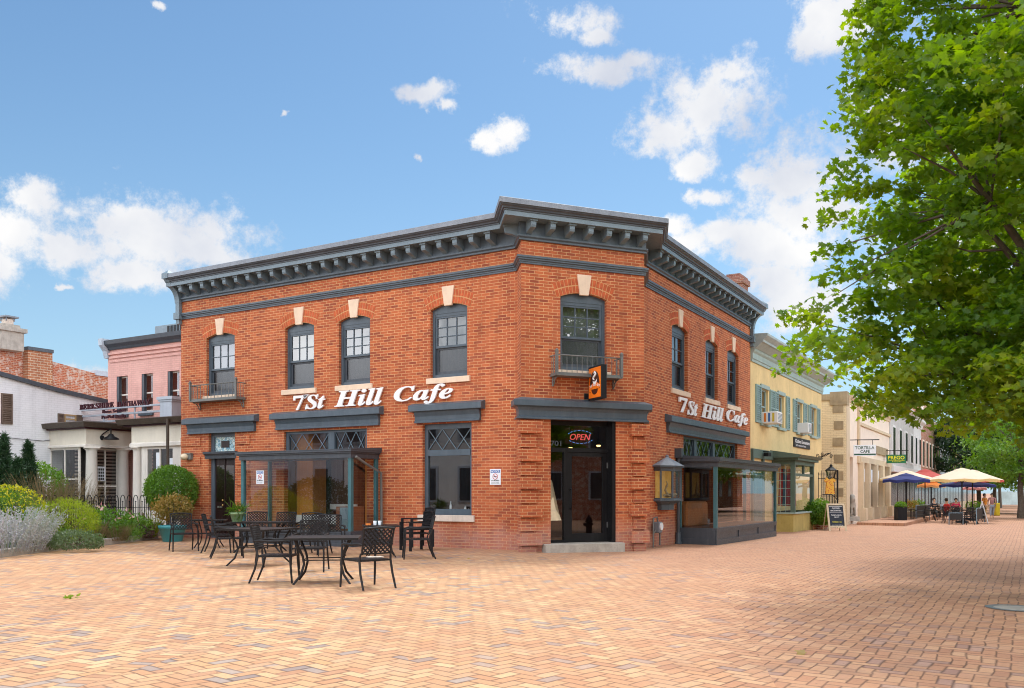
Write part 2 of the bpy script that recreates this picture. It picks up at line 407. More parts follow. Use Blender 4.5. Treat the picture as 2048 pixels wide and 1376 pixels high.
def sash(F_, a, b, cols=3, rows=3, sill=True):
    mb = MB(); d = -.10; w = .075
    n = 10; zt = ZW1-RISE-.10
    # head panel following the arch
    for i in range(n):
        t0, t1 = i/n, (i+1)/n; ua, ub = a+(b-a)*t0, a+(b-a)*t1
        mb.hexa([F_.P(ua,zt,d),F_.P(ub,zt,d),F_.P(ub,zt,d-.05),F_.P(ua,zt,d-.05),F_.P(ua,seg(ZW1,RISE,t0),d),F_.P(ub,seg(ZW1,RISE,t1),d),F_.P(ub,seg(ZW1,RISE,t1),d-.05),F_.P(ua,seg(ZW1,RISE,t0),d-.05)])
    mb.fbox(F_, a, a+w, ZW0, zt, d-.08, d); mb.fbox(F_, b-w, b, ZW0, zt, d-.08, d)
    mb.fbox(F_, a+w, b-w, zt-.07, zt-.001, d-.08, d-.012); mb.fbox(F_, a+w, b-w, ZW0, ZW0+.09, d-.08, d-.002)
    win = obj('window', mb, M['grey'], cafe)
    a2, b2 = a+w, b-w; zm = ZW0+(zt-ZW0)*.47; zu = zt-.07
    mb = MB()    # upper sash
    mb.fbox(F_, a2, a2+.05, zm, zu, d-.07, d-.025); mb.fbox(F_, b2-.05, b2, zm, zu, d-.07, d-.025)
    mb.fbox(F_, a2+.05, b2-.05, zm, zm+.055, d-.07, d-.024); mb.fbox(F_, a2+.05, b2-.05, zu-.045, zu, d-.07, d-.024)
    for i in range(1, cols):
        u = a2+.05+(b2-a2-.1)*i/cols; mb.fbox(F_, u-.011, u+.011, zm+.055, zu-.045, d-.06, d-.035)
    for i in range(1, rows):
        z = zm+.055+(zu-zm-.1)*i/rows; mb.fbox(F_, a2+.05, b2-.05, z-.011, z+.011, d-.062, d-.033)
    obj('upper_sash', mb, M['grey'], win)
    mb = MB(); mb.fbox(F_, a2, a2+.055, ZW0+.09, zm, d-.12, d-.075); mb.fbox(F_, b2-.055, b2, ZW0+.09, zm, d-.12, d-.075)
    mb.fbox(F_, a2+.055, b2-.055, ZW0+.09, ZW0+.17, d-.12, d-.074); mb.fbox(F_, a2+.055, b2-.055, zm-.045, zm, d-.12, d-.074)
    obj('lower_sash', mb, M['greyd'], win)
    mb = MB(); mb.fquad(F_, a2+.05, b2-.05, zm+.055, zu-.045, d-.055); obj('pane', mb, M['glassu'], win)
    mb = MB(); mb.fquad(F_, a2+.05, b2-.05, ZW0+.17, zm-.045, d-.095); obj('pane', mb, M['screen'], win)
    mb = MB(); k = 14
    for i in range(k):
        u = a+(b-a)*i/k; mb.poly([F_.P(u,ZW0,-.32-.02*(i%2)),F_.P(u+(b-a)/k,ZW0,-.32-.02*((i+1)%2)),F_.P(u+(b-a)/k,ZW1,-.32-.02*((i+1)%2)),F_.P(u,ZW1,-.32-.02*(i%2))])
    obj('curtain', mb, M['curtain'], win)
    if sill:
        mb = MB(); mb.prism(F_, a-.1, b+.1, [(-.16,ZW0-.15),(.06,ZW0-.15),(.06,ZW0-.02),(.05,ZW0-.008),(-.16,ZW0+.012)]); obj('sill', mb, M['stone'], win, bevel=.006)
for (a, b), r in zip(LW, (2,2,3,3)): voussoirs(FL, a, b); sash(FL, a, b, 3, r)
for a, b in CW: voussoirs(FC, a, b); sash(FC, a, b)
for a, b in RW: voussoirs(FR, a, b); sash(FR, a, b, 2, 2)
# lintels
LIN = [(0,3.16),(.10,3.16),(.10,3.20),(.07,3.215),(.075,3.32),(.11,3.40),(.12,3.44),(.17,3.445),(.19,3.45),(.20,3.60),(.03,3.66),(0,3.66)]
def lintel(F_, u0, u1, dz=0, shrink=.12):
    mb = MB(); a, b = min(u0,u1), max(u0,u1)
    low = [(o,z+dz) for o, z in LIN if z < 3.442]; low += [(0, 3.44+dz)]
    hi = [(0,3.441+dz),(.16,3.441+dz),(.20,3.455+dz),(.20,3.60+dz),(.03,3.66+dz),(0,3.66+dz)]
    mb.prism(F_, a+shrink, b-shrink, low); mb.prism(F_, a, b, hi)
    obj('lintel', mb, M['grey'], cafe)
lintel(FL, 8.65, 11.75); lintel(FL, 4.07, 8.04); lintel(FL, .91, 3.12); lintel(FR, 1.5, 9.3, -.13)
mb = MB(); pth = [FC.P(-.0,0)[:2], FC.P(3.27,0)[:2]]
a0 = (V1[0]+(V2[0]-V1[0])*.55, V1[1]+(V2[1]-V1[1])*.55)
mb.sweep([a0, V2, V3, (V3[0]+.06, V3[1]+.4)], [(-.02,3.10),(.12,3.10),(.12,3.14),(.07,3.17),(.075,3.30),(.10,3.36),(.13,3.385),(-.02,3.385)])
mb.sweep([a0, V2, V3, (V3[0]+.06, V3[1]+.4)], [(-.02,3.387),(.17,3.387),(.20,3.40),(.20,3.53),(.02,3.60),(-.02,3.60)])
obj('lintel', mb, M['grey'], cafe)
# brick quoins on the corner piers and door piers
def quoins(F_, u0, u1, z0, z1, side, big=.13, small=.05, hh=.325, name='quoin'):
    mb = MB(); z = z1; i = 0
    while z > z0+.05:
        zl = max(z0, z-hh); w = 0 if i % 2 == 0 else abs(u1-u0)*.25
        a, b = (u0, u1)
        if i % 2: (a, b) = (u0, u1-w) if side > 0 else (u0+w, u1)
        o = big if i % 2 == 0 else small
        ex = o
        if side > 0: a -= ex*.6
        elif side < 0: b += ex*.6
        mb.fbox(F_, a, b, zl, z-.035, -.1, o); z -= hh; i += 1
    obj(name, mb, M['brick'], cafe)
quoins(FC, 0, .49, -.1, 3.09, 1); quoins(FC, 2.85, 3.27, -.12, 3.09, -1)
mb = MB()
quoins(FL, 11.1, 11.98, -.05, 3.1, 0, .035, .012, .30); quoins(FL, 9.0, 9.55, -.05, 3.1, 0, .035, .012, .30)
# corner doorway
D = -.28
mb = MB()
mb.fbox(FC, .75, .80, .18, 3.12, D-.1, D); mb.fbox(FC, 2.40, 2.49, .18, 3.12, D-.1, -.03); mb.fbox(FC, .80, 2.40, 3.0, 3.12, D-.1, D)
mb.fbox(FC, .80, 2.40, 2.36, 2.46, D-.1, D+.02); mb.fbox(FC, 1.23, 1.34, .18, 2.36, D-.1, D+.012); mb.fbox(FC, .80, 1.23, .18, .25, D-.1, D)
fr = obj('door_frame', mb, M['black'], cafe)
mb = MB(); mb.fquad(FC, .80, 2.40, 2.46, 3.0, D-.05); obj('transom_pane', mb, M['glassd'], fr)
mb = MB(); mb.fquad(FC, .80, 1.23, .25, 2.36, D-.05); obj('side_pane', mb, M['glassd'], fr)
mb = MB()
mb.fbox(FC, 1.345, 1.44, .20, 2.355, D-.07, D-.005); mb.fbox(FC, 2.28, 2.395, .20, 2.355, D-.07, D-.005); mb.fbox(FC, 1.44, 2.28, 2.26, 2.355, D-.07, D-.006); mb.fbox(FC, 1.44, 2.28, .20, .40, D-.07, D-.006)
dr = obj('door', mb, M['black'], cafe)
mb = MB(); mb.fquad(FC, 1.44, 2.28, .40, 2.26, D-.04); obj('pane', mb, M['glassd'], dr)
mb = MB(); mb.tube([FC.P(1.40,.98,D), FC.P(1.40,.98,D+.06), FC.P(1.40,1.45,D+.06), FC.P(1.40,1.45,D)], .013); mb.ball(FC.P(1.40,1.47,D+.02), .03); mb.ball(FC.P(1.40,1.02,D+.02), .025)
obj('handle', mb, M['blackmetal'], dr)
mb = MB()
for z in (2.05, .6): mb.fbox(FC, 2.385, 2.41, z-.07, z+.07, D-.01, D+.012)
obj('hinge', mb, M['chrome'], dr)
mb = MB(); mb.fbox(FC, .52, 2.59, -.1, .185, -.3, .27); obj('doorstep', mb, M['concrete'], cafe, bevel=.012)
# W5 window and bay transoms with diamond lights
def diamonds(F_, a, b, z0, z1, o, n, mb):
    w = (b-a)/n; hmid = (z0+z1)/2; r = .009
    for i in range(n+1):
        c = a+w*i
        segs = []
        if i < n: segs += [((c, hmid), (c+w/2, z1)), ((c+w/2, z1), (c+w, hmid)), ((c, hmid), (c+w/2, z0)), ((c+w/2, z0), (c+w, hmid))]
        for p, q in segs:
            mb.tube([F_.P(p[0],p[1],o), F_.P(q[0],q[1],o)], r, 4, smooth=False)
    
def diamonds2(F_, a, b, z0, z1, o, n, mb):    # continuous lattice, crossing lines
    w = (b-a)/n; hh = z1-z0
    for i in range(-1, n+1):
        for s_ in (1, -1):
            ua, ub = a+w*i, a+w*(i+1)
            if s_ < 0: ua, ub = ub, ua
            p0, p1 = (ua, z0), (ub, z1)
            lo, hi = a, b
            def cut(t): return (p0[0]+(p1[0]-p0[0])*t, p0[1]+(p1[1]-p0[1])*t)
            ts = [0, 1]
            dx = p1[0]-p0[0]
            for lim in (lo, hi):
                t = (lim-p0[0])/dx
                if 0 < t < 1: ts.append(t)
            ts.sort()
            for t0, t1 in zip(ts[:-1], ts[1:]):
                m = cut((t0+t1)/2)
                if lo <= m[0] <= hi:
                    q0, q1 = cut(t0), cut(t1); mb.tube([F_.P(q0[0],q0[1],o), F_.P(q1[0],q1[1],o)], .010, 4, smooth=False)
mb = MB(); a, b, d = 1.31, 2.81, -.10
mb.fbox(FL, a, a+.10, .82, 3.13, d-.08, d); mb.fbox(FL, b-.10, b, .82, 3.13, d-.08, d)
mb.fbox(FL, a+.1, b-.1, 3.0, 3.13, d-.08, d-.003); mb.fbox(FL, a+.1, b-.1, 2.32, 2.47, d-.08, d+.02); mb.fbox(FL, a+.1, b-.1, .82, .97, d-.08, d-.003)
w5 = obj('window', mb, M['grey'], cafe)
mb = MB(); diamonds2(FL, a+.1, b-.1, 2.47, 3.0, d-.03, 3, mb); obj('diamond_lattice', mb, M['greyl'], w5)
mb = MB(); mb.fquad(FL, a+.1, b-.1, 2.47, 3.0, d-.05); obj('pane', mb, M['glassd'], w5)
mb = MB(); mb.fquad(FL, a+.1, b-.1, .97, 2.32, d-.05); obj('pane', mb, M['glass'], w5)
mb = MB(); mb.fbox(FL, a-.1, b+.12, .66, .82, -.1, .06); obj('sill', mb, M['sill'], w5, bevel=.006)
def transom(F_, a, b, z0, z1, mulls, n):
    mb = MB(); d = -.08
    mb.fbox(F_, a, a+.10, z0, z1, d-.1, d); mb.fbox(F_, b-.10, b, z0, z1, d-.1, d); mb.fbox(F_, a+.1, b-.1, z1-.07, z1, d-.1, d-.003)
    for m in mulls: mb.fbox(F_, m-.11, m+.11, z0, z1-.07, d-.1, d+.01)
    w = obj('window', mb, M['grey'], cafe)
    e = [a+.1]+[x for m in mulls for x in (m-.11, m+.11)]+[b-.1]
    for i in range(0, len(e), 2):
        mb = MB(); diamonds2(F_, e[i], e[i+1], z0, z1-.07, d-.03, n, mb); obj('diamond_lattice', mb, M['greyl'], w)
        mb = MB(); mb.fquad(F_, e[i], e[i+1], z0, z1-.07, d-.05); obj('pane', mb, M['glassd'], w)
transom(FL, 4.64, 7.66, 2.42, 3.1, [5.95], 3)
transom(FR, 3.02, 8.5, 2.30, 3.02, [4.3, 6.1], 3)
# projecting glass bays
def bay(F_, a, b, dep, zb, zt, zr, front_splits, label_base, slope=0):
    mb = MB()     # base with panels
    mb.fbox(F_, a, b, -.25, zb-.06, 0, dep-.04); bb = [(a,b)]
    mb.fbox(F_, a-.0, b+.0, zb-.06, zb, 0, dep+.0)
    n = 3; st = .12
    for i in range(n+1):
        u = a+(b-a-st)*i/n; mb.fbox(F_, u, u+st, zb-.32, zb-.062, dep-.05, dep-.012)
    mb.fbox(F_, a, b, -.25, zb-.32, dep-.05, dep-.010)
    mb.fbox(F_, a, b, zb-.12, zb-.061, dep-.05, dep-.008)
    for e, s_ in ((a,-1),(b,1)):
        for o0, o1 in ((0,.1),(dep-.14,dep-.05)): mb.hexa([F_.P(e+s_*.028,z,o) if k else F_.P(e,z,o) for z in (-.25,zb-.061) for k,o in ((1,o0),(1,o1),(0,o1),(0,o0))])
        mb.hexa([F_.P(e+s_*.030,z,o) if k else F_.P(e,z,o) for z in (-.25,zb-.30) for k,o in ((1,.0),(1,dep-.05),(0,dep-.05),(0,.0))])
    bs = obj('bay_window', mb, M['greyd'], cafe)
    for u in (a+.05, b-.05):
        mb = MB(); mb.fbox(F_, u-.05, u+.05, zb, zt, dep-.11, dep-.01); obj('corner_post', mb, M['teal'], bs)
    for u in (a+.03, b-.03):
        mb = MB(); mb.fbox(F_, u-.03, u+.05 if u < (a+b)/2 else u+.03, zb, zt, 0.0, .1); obj('wall_post', mb, M['teal'], bs)
    e = [a+.1]+front_splits+[b-.1]
    for p, q in zip(e[:-1], e[1:]):
        mb = MB(); mb.fquad(F_, p+.004, q-.004, zb, zt, dep-.05); obj('pane', mb, M['glass'], bs)
    for u in (a+.04, b-.04):
        mb = MB(); mb.poly([F_.P(u,zb,.1),F_.P(u,zb,dep-.11),F_.P(u,zt,dep-.11),F_.P(u,zt,.1)]); obj('pane', mb, M['glass'], bs)
    mb = MB()
    mb.fbox(F_, a-.03, b+.03, zt, zt+.12, 0.001, dep+.03); mb.fbox(F_, a-.07, b+.07, zt+.121, zt+.16, 0.001, dep+.07)
    mb.fbox(F_, a-.11, b+.11, zt+.161, zr-.02, 0.001, dep+.11)
    mb.hexa([F_.P(a-.12,zr-.019,0.001),F_.P(b+.12,zr-.019,0.001),F_.P(b+.12,zr-.019,dep+.12),F_.P(a-.12,zr-.019,dep+.12),
             F_.P(a-.12,zr+.07,0.001),F_.P(b+.12,zr+.07,0.001),F_.P(b+.12,zr,dep+.12),F_.P(a-.12,zr,dep+.12)])
    obj('bay_roof', mb, M['greyd'], bs)
    mb = MB(); mb.fbox(F_, a+.06, b-.06, zb-.05, zb+.01, -.5, dep-.12); obj('display_floor', mb, M['woodf'], bs)
    return bs
bayL = bay(FL, 4.25, 8.2, 1.1, .40, 2.27, 2.50, [6.2], 'left')
bayR = bay(FR, 2.52, 9.25, 1.14, .40, 2.10, 2.36, [4.6, 6.9], 'right')
# side door on the left street
mb = MB(); a, b, d = 9.64, 10.77, -.10
mb.fbox(FL, a, a+.12, .02, 3.2, d-.1, d); mb.fbox(FL, b-.14, b, .02, 3.2, d-.1, d); mb.fbox(FL, a+.12, b-.14, 3.05, 3.2, d-.1, d-.003)
sdf = obj('door_frame', mb, M['grey'], cafe)
mb = MB(); mb.prism(FL, a-.12, b+.14, [(-.1,2.40),(.02,2.40),(.03,2.50),(.10,2.54),(.11,2.60),(-.1,2.62)])
for i in range(22): mb.fbox(FL, a-.06+i*.06, a-.03+i*.06, 2.505, 2.53, .02, .06)
obj('door_hood', mb, M['greyd'], sdf)
t = NT('stained_glass'); uv = t.n('ShaderNodeUVMap').outputs[0]
vo = t.n('ShaderNodeTexVoronoi', ins={'Vector': uv, 'Scale': 14.0}); ve = t.n('ShaderNodeTexVoronoi', feature='DISTANCE_TO_EDGE', ins={'Vector': uv, 'Scale': 14.0})
cc = t.ramp(t.n('ShaderNodeRGBToBW', ins={0: vo.outputs['Color']}).outputs[0], [(0,(.10,.25,.35)),(.4,(.35,.55,.62)),(.65,(.62,.72,.70)),(1,(.2,.4,.3))])
M['stained'] = t.out(t.principled(t.mix(t.maprange(ve.outputs[0], .0, .06, 1, 0), cc, (.02,.03,.03)), .2))
mb = MB(); mb.fquad(FL, a+.12, b-.14, 2.62, 3.05, d-.04); obj('stained_transom', mb, M['stained'], sdf)
mb = MB(); mb.fbox(FL, a+.38, b-.40, 2.73, 2.93, d-.035, d-.028); obj('number_pane', mb, M['door'], sdf)
mb = MB(); mb.fbox(FL, a+.12, b-.14, .04, 2.40, d-.09, d-.04)
for p, q in ((a+.16, (a+b)/2-.03), ((a+b)/2+.01, b-.18)):
    mb.fbox(FL, p, q, .25, .85, d-.04, d-.022); mb.fbox(FL, p+.05, q-.05, .32, .78, d-.022, d-.012)
mb.fbox(FL, (a+b)/2-.025, (a+b)/2+.005, .04, 2.4, d-.04, d-.015)
sd = obj('door', mb, M['door'], cafe)
for p, q in ((a+.18, (a+b)/2-.05), ((a+b)/2+.03, b-.2)):
    mb = MB(); mb.fbox(FL, p, q, 1.1, 2.2, d-.042, d-.032); obj('pane', mb, M['glassd'], sd)
mb = MB(); mb.ball(FL.P((a+b)/2+.06, 1.15, d), .03); mb.ball(FL.P((a+b)/2+.06, 1.0, d), .035); obj('knob', mb, paint('brass', (.7,.45,.15), .3, 1.0), sd)
mb = MB(); mb.fbox(FL, (a+b)/2+.12, (a+b)/2+.32, .93, .98, d-.03, d-.018); obj('letter_slot', mb, M['chrome'], sd)
# balconettes
def balconette(F_, a, b, z0, zr):
    mb = MB(); o = .36
    mb.fbox(F_, a, b, z0-.05, z0, .01, o); mb.fbox(F_, a-.02, b+.02, z0-.08, z0-.051, .01, o+.02)
    r = obj('balcony', mb, M['iron'], cafe)
    mb = MB(); n = 13
    mb.tube([F_.P(a,zr,0), F_.P(a,zr,o), F_.P(b,zr,o), F_.P(b,zr,0)], .016, 5)
    for i in range(1, n): u = a+(b-a)*i/n; mb.tube([F_.P(u,z0,o), F_.P(u,zr,o)], .0085, 5)
    for u in (a, b):
        for k in (1, 2, 3): mb.tube([F_.P(u,z0,o*k/4), F_.P(u,zr,o*k/4)], .0085, 5)
        mb.fbox(F_, u-.03, u+.03, z0-.05, zr+.07, o-.03, o+.03); mb.ball(F_.P(u, zr+.11, o), .035, 8)
        mb.fbox(F_, u-.04, u+.04, zr+.07, zr+.09, o-.04, o+.04)
        s_ = 1 if u == a else -1     # ring ornament
        cpt = (u+s_*.10, (z0+zr)/2)
        mb.tube([F_.P(cpt[0]+.045*math.cos(t*PI/4), cpt[1]+.045*math.sin(t*PI/4), o) for t in range(9)], .007, 4, cap=False)
    obj('railing', mb, M['iron'], r)
    for u in (a+.05, b-.05):
        mb = MB(); mb.tube([F_.P(u,z0-.28,.03), F_.P(u,z0-.08,.03)], .018, 5)
        mb.tube([F_.P(u,z0-.27,.03), F_.P(u,z0-.25,.10), F_.P(u,z0-.16,.13), F_.P(u,z0-.12,.2), F_.P(u,z0-.09,.3)], .016, 5)
        mb.tube([F_.P(u,z0-.13+.05*math.sin(t*PI/4),.11+.05*math.cos(t*PI/4)) for t in range(8)], .012, 4)
        mb.ball(F_.P(u,z0-.28,.04), .03, 8)
        obj('scroll_bracket', mb, M['iron'], r)
balconette(FL, 9.2, 11.15, 4.17, 4.58); balconette(FC, .74, 2.44, 4.18, 4.58)
# chimney and interior
mb = MB(); fc = FR.off(-2.6); uc = fc.u(1470); zch = fc.z(1470,556)
mb.fbox(fc, uc-.45, uc+.45, 7.9, zch, -.45, .45); mb.fbox(fc, uc-.53, uc+.53, zch-.35, zch-.12, -.53, .53)
mb.fbox(fc, uc-.3, uc+.3, zch, zch+.12, -.3, .3); obj('chimney', mb, bricks('sooty_chimney_brick', (.30,.11,.07), (.20,.07,.05), (.42,.32,.25), dark=(.12,.05,.04)), cafe)
mb = MB()
I = [FL.P(11.8,0,-.35)[:2], FL.P(.4,0,-.35)[:2], FC.P(.3,0,-.35)[:2], FC.P(3.0,0,-.35)[:2], FR.P(.5,0,-.35)[:2], FR.P(9.9,0,-.35)[:2], FR.P(9.9,0,-5.5)[:2], FL.P(11.8,0,-5)[:2]]
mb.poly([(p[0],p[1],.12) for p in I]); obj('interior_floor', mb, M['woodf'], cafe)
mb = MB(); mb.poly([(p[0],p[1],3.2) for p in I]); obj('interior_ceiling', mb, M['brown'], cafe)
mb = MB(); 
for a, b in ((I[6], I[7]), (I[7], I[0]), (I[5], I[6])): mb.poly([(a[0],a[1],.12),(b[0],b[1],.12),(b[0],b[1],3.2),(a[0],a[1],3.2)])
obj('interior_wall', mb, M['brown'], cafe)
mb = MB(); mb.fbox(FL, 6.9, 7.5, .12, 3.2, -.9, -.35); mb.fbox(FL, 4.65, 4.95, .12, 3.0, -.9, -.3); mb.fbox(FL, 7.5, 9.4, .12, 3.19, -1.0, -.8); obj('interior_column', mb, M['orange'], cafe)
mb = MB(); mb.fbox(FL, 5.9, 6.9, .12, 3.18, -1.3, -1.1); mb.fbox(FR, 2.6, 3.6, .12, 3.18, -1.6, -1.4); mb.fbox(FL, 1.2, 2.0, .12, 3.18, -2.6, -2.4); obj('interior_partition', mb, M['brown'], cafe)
mb = MB(); mb.fbox(FL, 5.9, 7.5, .5, .75, -.345, -.3); mb.fbox(FL, 5.9, 6.9, .9, 1.05, -1.1, -1.06); obj('interior_rail', mb, M['white'], cafe)
# downpipe
mb = MB(); u = 2.36
mb.tube([FR.P(u,2.2,.08), FR.P(u,.25,.08)], .05, 8); mb.fbox(FR, u-.09, u+.09, 2.36, 2.62, .0, .2)
mb.tube([FR.P(u,2.4,.1), FR.P(u,2.2,.08)], .05, 8); mb.lathe(FR.P(u,-.1,.08), [(.10,0),(.10,.1),(.075,.12),(.075,.35),(.055,.37)], 10)
obj('downpipe', mb, M['greyd'], cafe)
mb = MB(); u = 4.12
mb.tube([FL.P(u,2.3,1.05), FL.P(u-.02,2.15,.75), FL.P(u-.06,1.9,.12), FL.P(u-.06,.1,.09)], .035, 7); obj('downpipe', mb, M['iron'], cafe)
# ================================================================== ground, sky, light, camera
def herring(t, P2, unit, rot, ms):
    """herringbone of 2:1 bricks. returns (brick id vector, mortar mask 0..1, height)"""
    mp = t.n('ShaderNodeMapping', ins={'Vector': P2, 'Rotation': (0,0,rot), 'Scale': (1/unit,)*3})
    s = t.n('ShaderNodeSeparateXYZ', ins={0: mp.outputs[0]}); x, y = s.outputs[0], s.outputs[1]
    ix, iy = t.math('FLOOR', x), t.math('FLOOR', y)
    d = t.math('FLOORED_MODULO', t.math('ADD', t.math('SUBTRACT', ix, iy), .5), 4.0)   # .5 1.5 2.5 3.5
    isV = t.math('GREATER_THAN', d, 2.0)
    d1 = t.math('MULTIPLY', t.math('GREATER_THAN', d, 1.0), t.math('SUBTRACT', 1.0, isV))      # right half of a horizontal brick
    d2 = t.math('MULTIPLY', isV, t.math('LESS_THAN', d, 3.0))                                   # top half of a vertical brick
    bx, by = t.math('SUBTRACT', ix, d1), t.math('SUBTRACT', iy, d2)
    lx, ly = t.math('SUBTRACT', x, bx), t.math('SUBTRACT', y, by)
    w = t.math('SUBTRACT', 2.0, isV); h = t.math('ADD', 1.0, isV)
    e = t.math('MINIMUM', t.math('MINIMUM', lx, t.math('SUBTRACT', w, lx)), t.math('MINIMUM', ly, t.math('SUBTRACT', h, ly)))
    idv = t.n('ShaderNodeCombineXYZ', ins={0: bx, 1: by, 2: isV}).outputs[0]
    return idv, e
t = NT('herringbone_brick_paving')
pos = t.pos(); X, Y = (t.n('ShaderNodeSeparateXYZ', ins={0: pos}).outputs[i] for i in (0, 1))
wob = t.n('ShaderNodeTexNoise', ins={'Vector': pos, 'Scale': 1.1, 'Detail': 2.0})
P2 = t.n('ShaderNodeVectorMath', operation='MULTIPLY_ADD', ins={0: wob.outputs[1], 1: (.09,.09,0), 2: pos}).outputs[0]
wob2 = t.n('ShaderNodeTexNoise', ins={'Vector': pos, 'Scale': 9.0, 'Detail': 2.0})
P2 = t.n('ShaderNodeVectorMath', operation='MULTIPLY_ADD', ins={0: wob2.outputs[1], 1: (.016,.016,0), 2: P2}).outputs[0]
U = .117
idA, eA = herring(t, P2, U, math.radians(-60), .03)
idB, eB = herring(t, P2, U, math.radians(-48), .03)
# zone B lies between two laid borders
inB = t.math('MULTIPLY', t.math('GREATER_THAN', t.math('ADD', X, t.math('MULTIPLY', t.math('SUBTRACT', Y, 8.2), -.22)), -2.72),
             t.math('LESS_THAN', t.math('ADD', X, t.math('MULTIPLY', Y, -.18)), .75))
inB = t.math('MULTIPLY', inB, t.math('LESS_THAN', Y, 19.0))
bf = t.math('ADD', t.math('ADD', X, t.math('MULTIPLY', t.math('SUBTRACT', Y, 8.2), -.22)), 2.72)     # a laid border course on the left of zone B
bs_ = t.math('DIVIDE', t.math('ADD', Y, t.math('MULTIPLY', X, .22)), .1065)
band = t.math('MULTIPLY', t.math('MULTIPLY', t.math('GREATER_THAN', bf, -.22), t.math('LESS_THAN', bf, 0.0)), t.math('LESS_THAN', Y, 19.0))
bfr = t.math('FRACT', bs_); bed = t.math('MINIMUM', t.math('MINIMUM', bfr, t.math('SUBTRACT', 1.0, bfr)), t.math('MULTIPLY', t.math('MINIMUM', t.math('MULTIPLY', bf, -1.0), t.math('ADD', bf, .22)), 9.0))
bid = t.n('ShaderNodeCombineXYZ', ins={0: t.math('FLOOR', bs_), 1: 77.0, 2: 5.0}).outputs[0]
e = t.n('ShaderNodeMix', data_type='FLOAT', ins={0: inB, 2: eA, 3: eB}).outputs[0]
idv = t.n('ShaderNodeMix', data_type='VECTOR', ins={0: inB, 4: idA, 5: idB}).outputs[1]
e = t.n('ShaderNodeMix', data_type='FLOAT', ins={0: band, 2: e, 3: bed}).outputs[0]
idv = t.n('ShaderNodeMix', data_type='VECTOR', ins={0: band, 4: idv, 5: bid}).outputs[1]
wn = t.n('ShaderNodeTexWhiteNoise', ins={'Vector': idv}); r = wn.outputs[0]
wn2 = t.n('ShaderNodeTexWhiteNoise', noise_dimensions='4D', ins={'Vector': idv, 'W': 3.3}); r2 = wn2.outputs[0]
col = t.ramp(r, [(0,(.46,.235,.125)),(.25,(.63,.375,.19)),(.5,(.51,.26,.13)),(.72,(.71,.47,.25)),(.88,(.53,.32,.18)),(1,(.60,.33,.15))])
# worn grey bricks
nG = t.noise(.35, 2, .5, pos)
gk = t.math('GREATER_THAN', t.math('ADD', r2, t.math('MULTIPLY', t.math('SUBTRACT', nG, .5), .5)), .915)
col = t.mix(gk, col, t.mix(r, (.27,.22,.20), (.40,.33,.28)))
redk = t.maprange(t.math('ADD', t.math('ADD', X, t.math('MULTIPLY', Y, -.06)), t.math('MULTIPLY', t.noise(.5, 3, .6, pos), 2.0)), .4, 3.4, .05, .55, True)  # redder bricks towards the right, partly tree shade put into the colour
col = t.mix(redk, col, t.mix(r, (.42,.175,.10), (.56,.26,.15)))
nL = t.noise(.22, 4, .6, pos); nM = t.noise(2.2, 4, .6, pos); nS = t.noise(45, 3, .65, pos)
col = t.mix(t.maprange(nL, .42, .62, 0, .35), col, (.50,.24,.12))
col = t.mix(t.maprange(nM, .5, .72, 0, .35), col, (.60,.38,.24))
# redder, darker strip near the walls
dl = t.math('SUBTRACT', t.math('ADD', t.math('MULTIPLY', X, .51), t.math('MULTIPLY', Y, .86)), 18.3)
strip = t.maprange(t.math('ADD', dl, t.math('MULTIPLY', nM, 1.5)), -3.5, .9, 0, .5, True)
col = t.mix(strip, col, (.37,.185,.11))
col = t.mix(t.maprange(nS, .35, .75, .0, .22), col, (.28,.15,.09))
sp = t.n('ShaderNodeTexVoronoi', ins={'Vector': pos, 'Scale': 7.0}).outputs[0]
col = t.mix(t.maprange(sp, .05, .075, .55, 0), col, (.13,.07,.045))
gap = t.math('ADD', .095, t.math('MULTIPLY', t.math('MULTIPLY', r2, r2), .10))
mort = t.math('SUBTRACT', 1.0, t.n('ShaderNodeMapRange', ins={0: e, 1: 0.0, 2: gap, 3: 0.0, 4: 1.0}).outputs[0])
mort = t.math('MULTIPLY', mort, t.maprange(nM, .3, .6, 1.0, .7))
col = t.mix(t.math('MULTIPLY', mort, .95), col, (.075,.036,.022))
stn = t.noise(.8, 5, .7, t.n('ShaderNodeMapping', ins={'Vector': pos, 'Location': (31,7,0)}).outputs[0])
col = t.mix(t.maprange(stn, .56, .70, 0, .38), col, (.23,.14,.095))
col = t.mix(t.maprange(stn, .42, .30, 0, .22), col, (.66,.45,.29))
hgt = t.math('ADD', t.math('MULTIPLY', t.math('SUBTRACT', 1.0, mort), 1.0), t.math('ADD', t.math('MULTIPLY', r, .55), t.math('MULTIPLY', nS, .25)))
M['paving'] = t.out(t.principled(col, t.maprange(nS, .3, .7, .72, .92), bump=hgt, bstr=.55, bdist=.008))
mb = MB()
xs = [-900, -300, -100, -40, -20, -10, 0, 5, 10, 20, 30, 40, 60, 100, 300, 900]; ys = [-400, -100, -40, -20, -5, 5, 15, 25, 40, 70, 120, 300, 1200]
vs = [(x, y, gz(x, y)) for y in ys for x in xs]; nx = len(xs)
mb.add(vs, [(j*nx+i, j*nx+i+1, (j+1)*nx+i+1, (j+1)*nx+i) for j in range(len(ys)-1) for i in range(nx-1)])
struct('ground', mb, M['paving'])

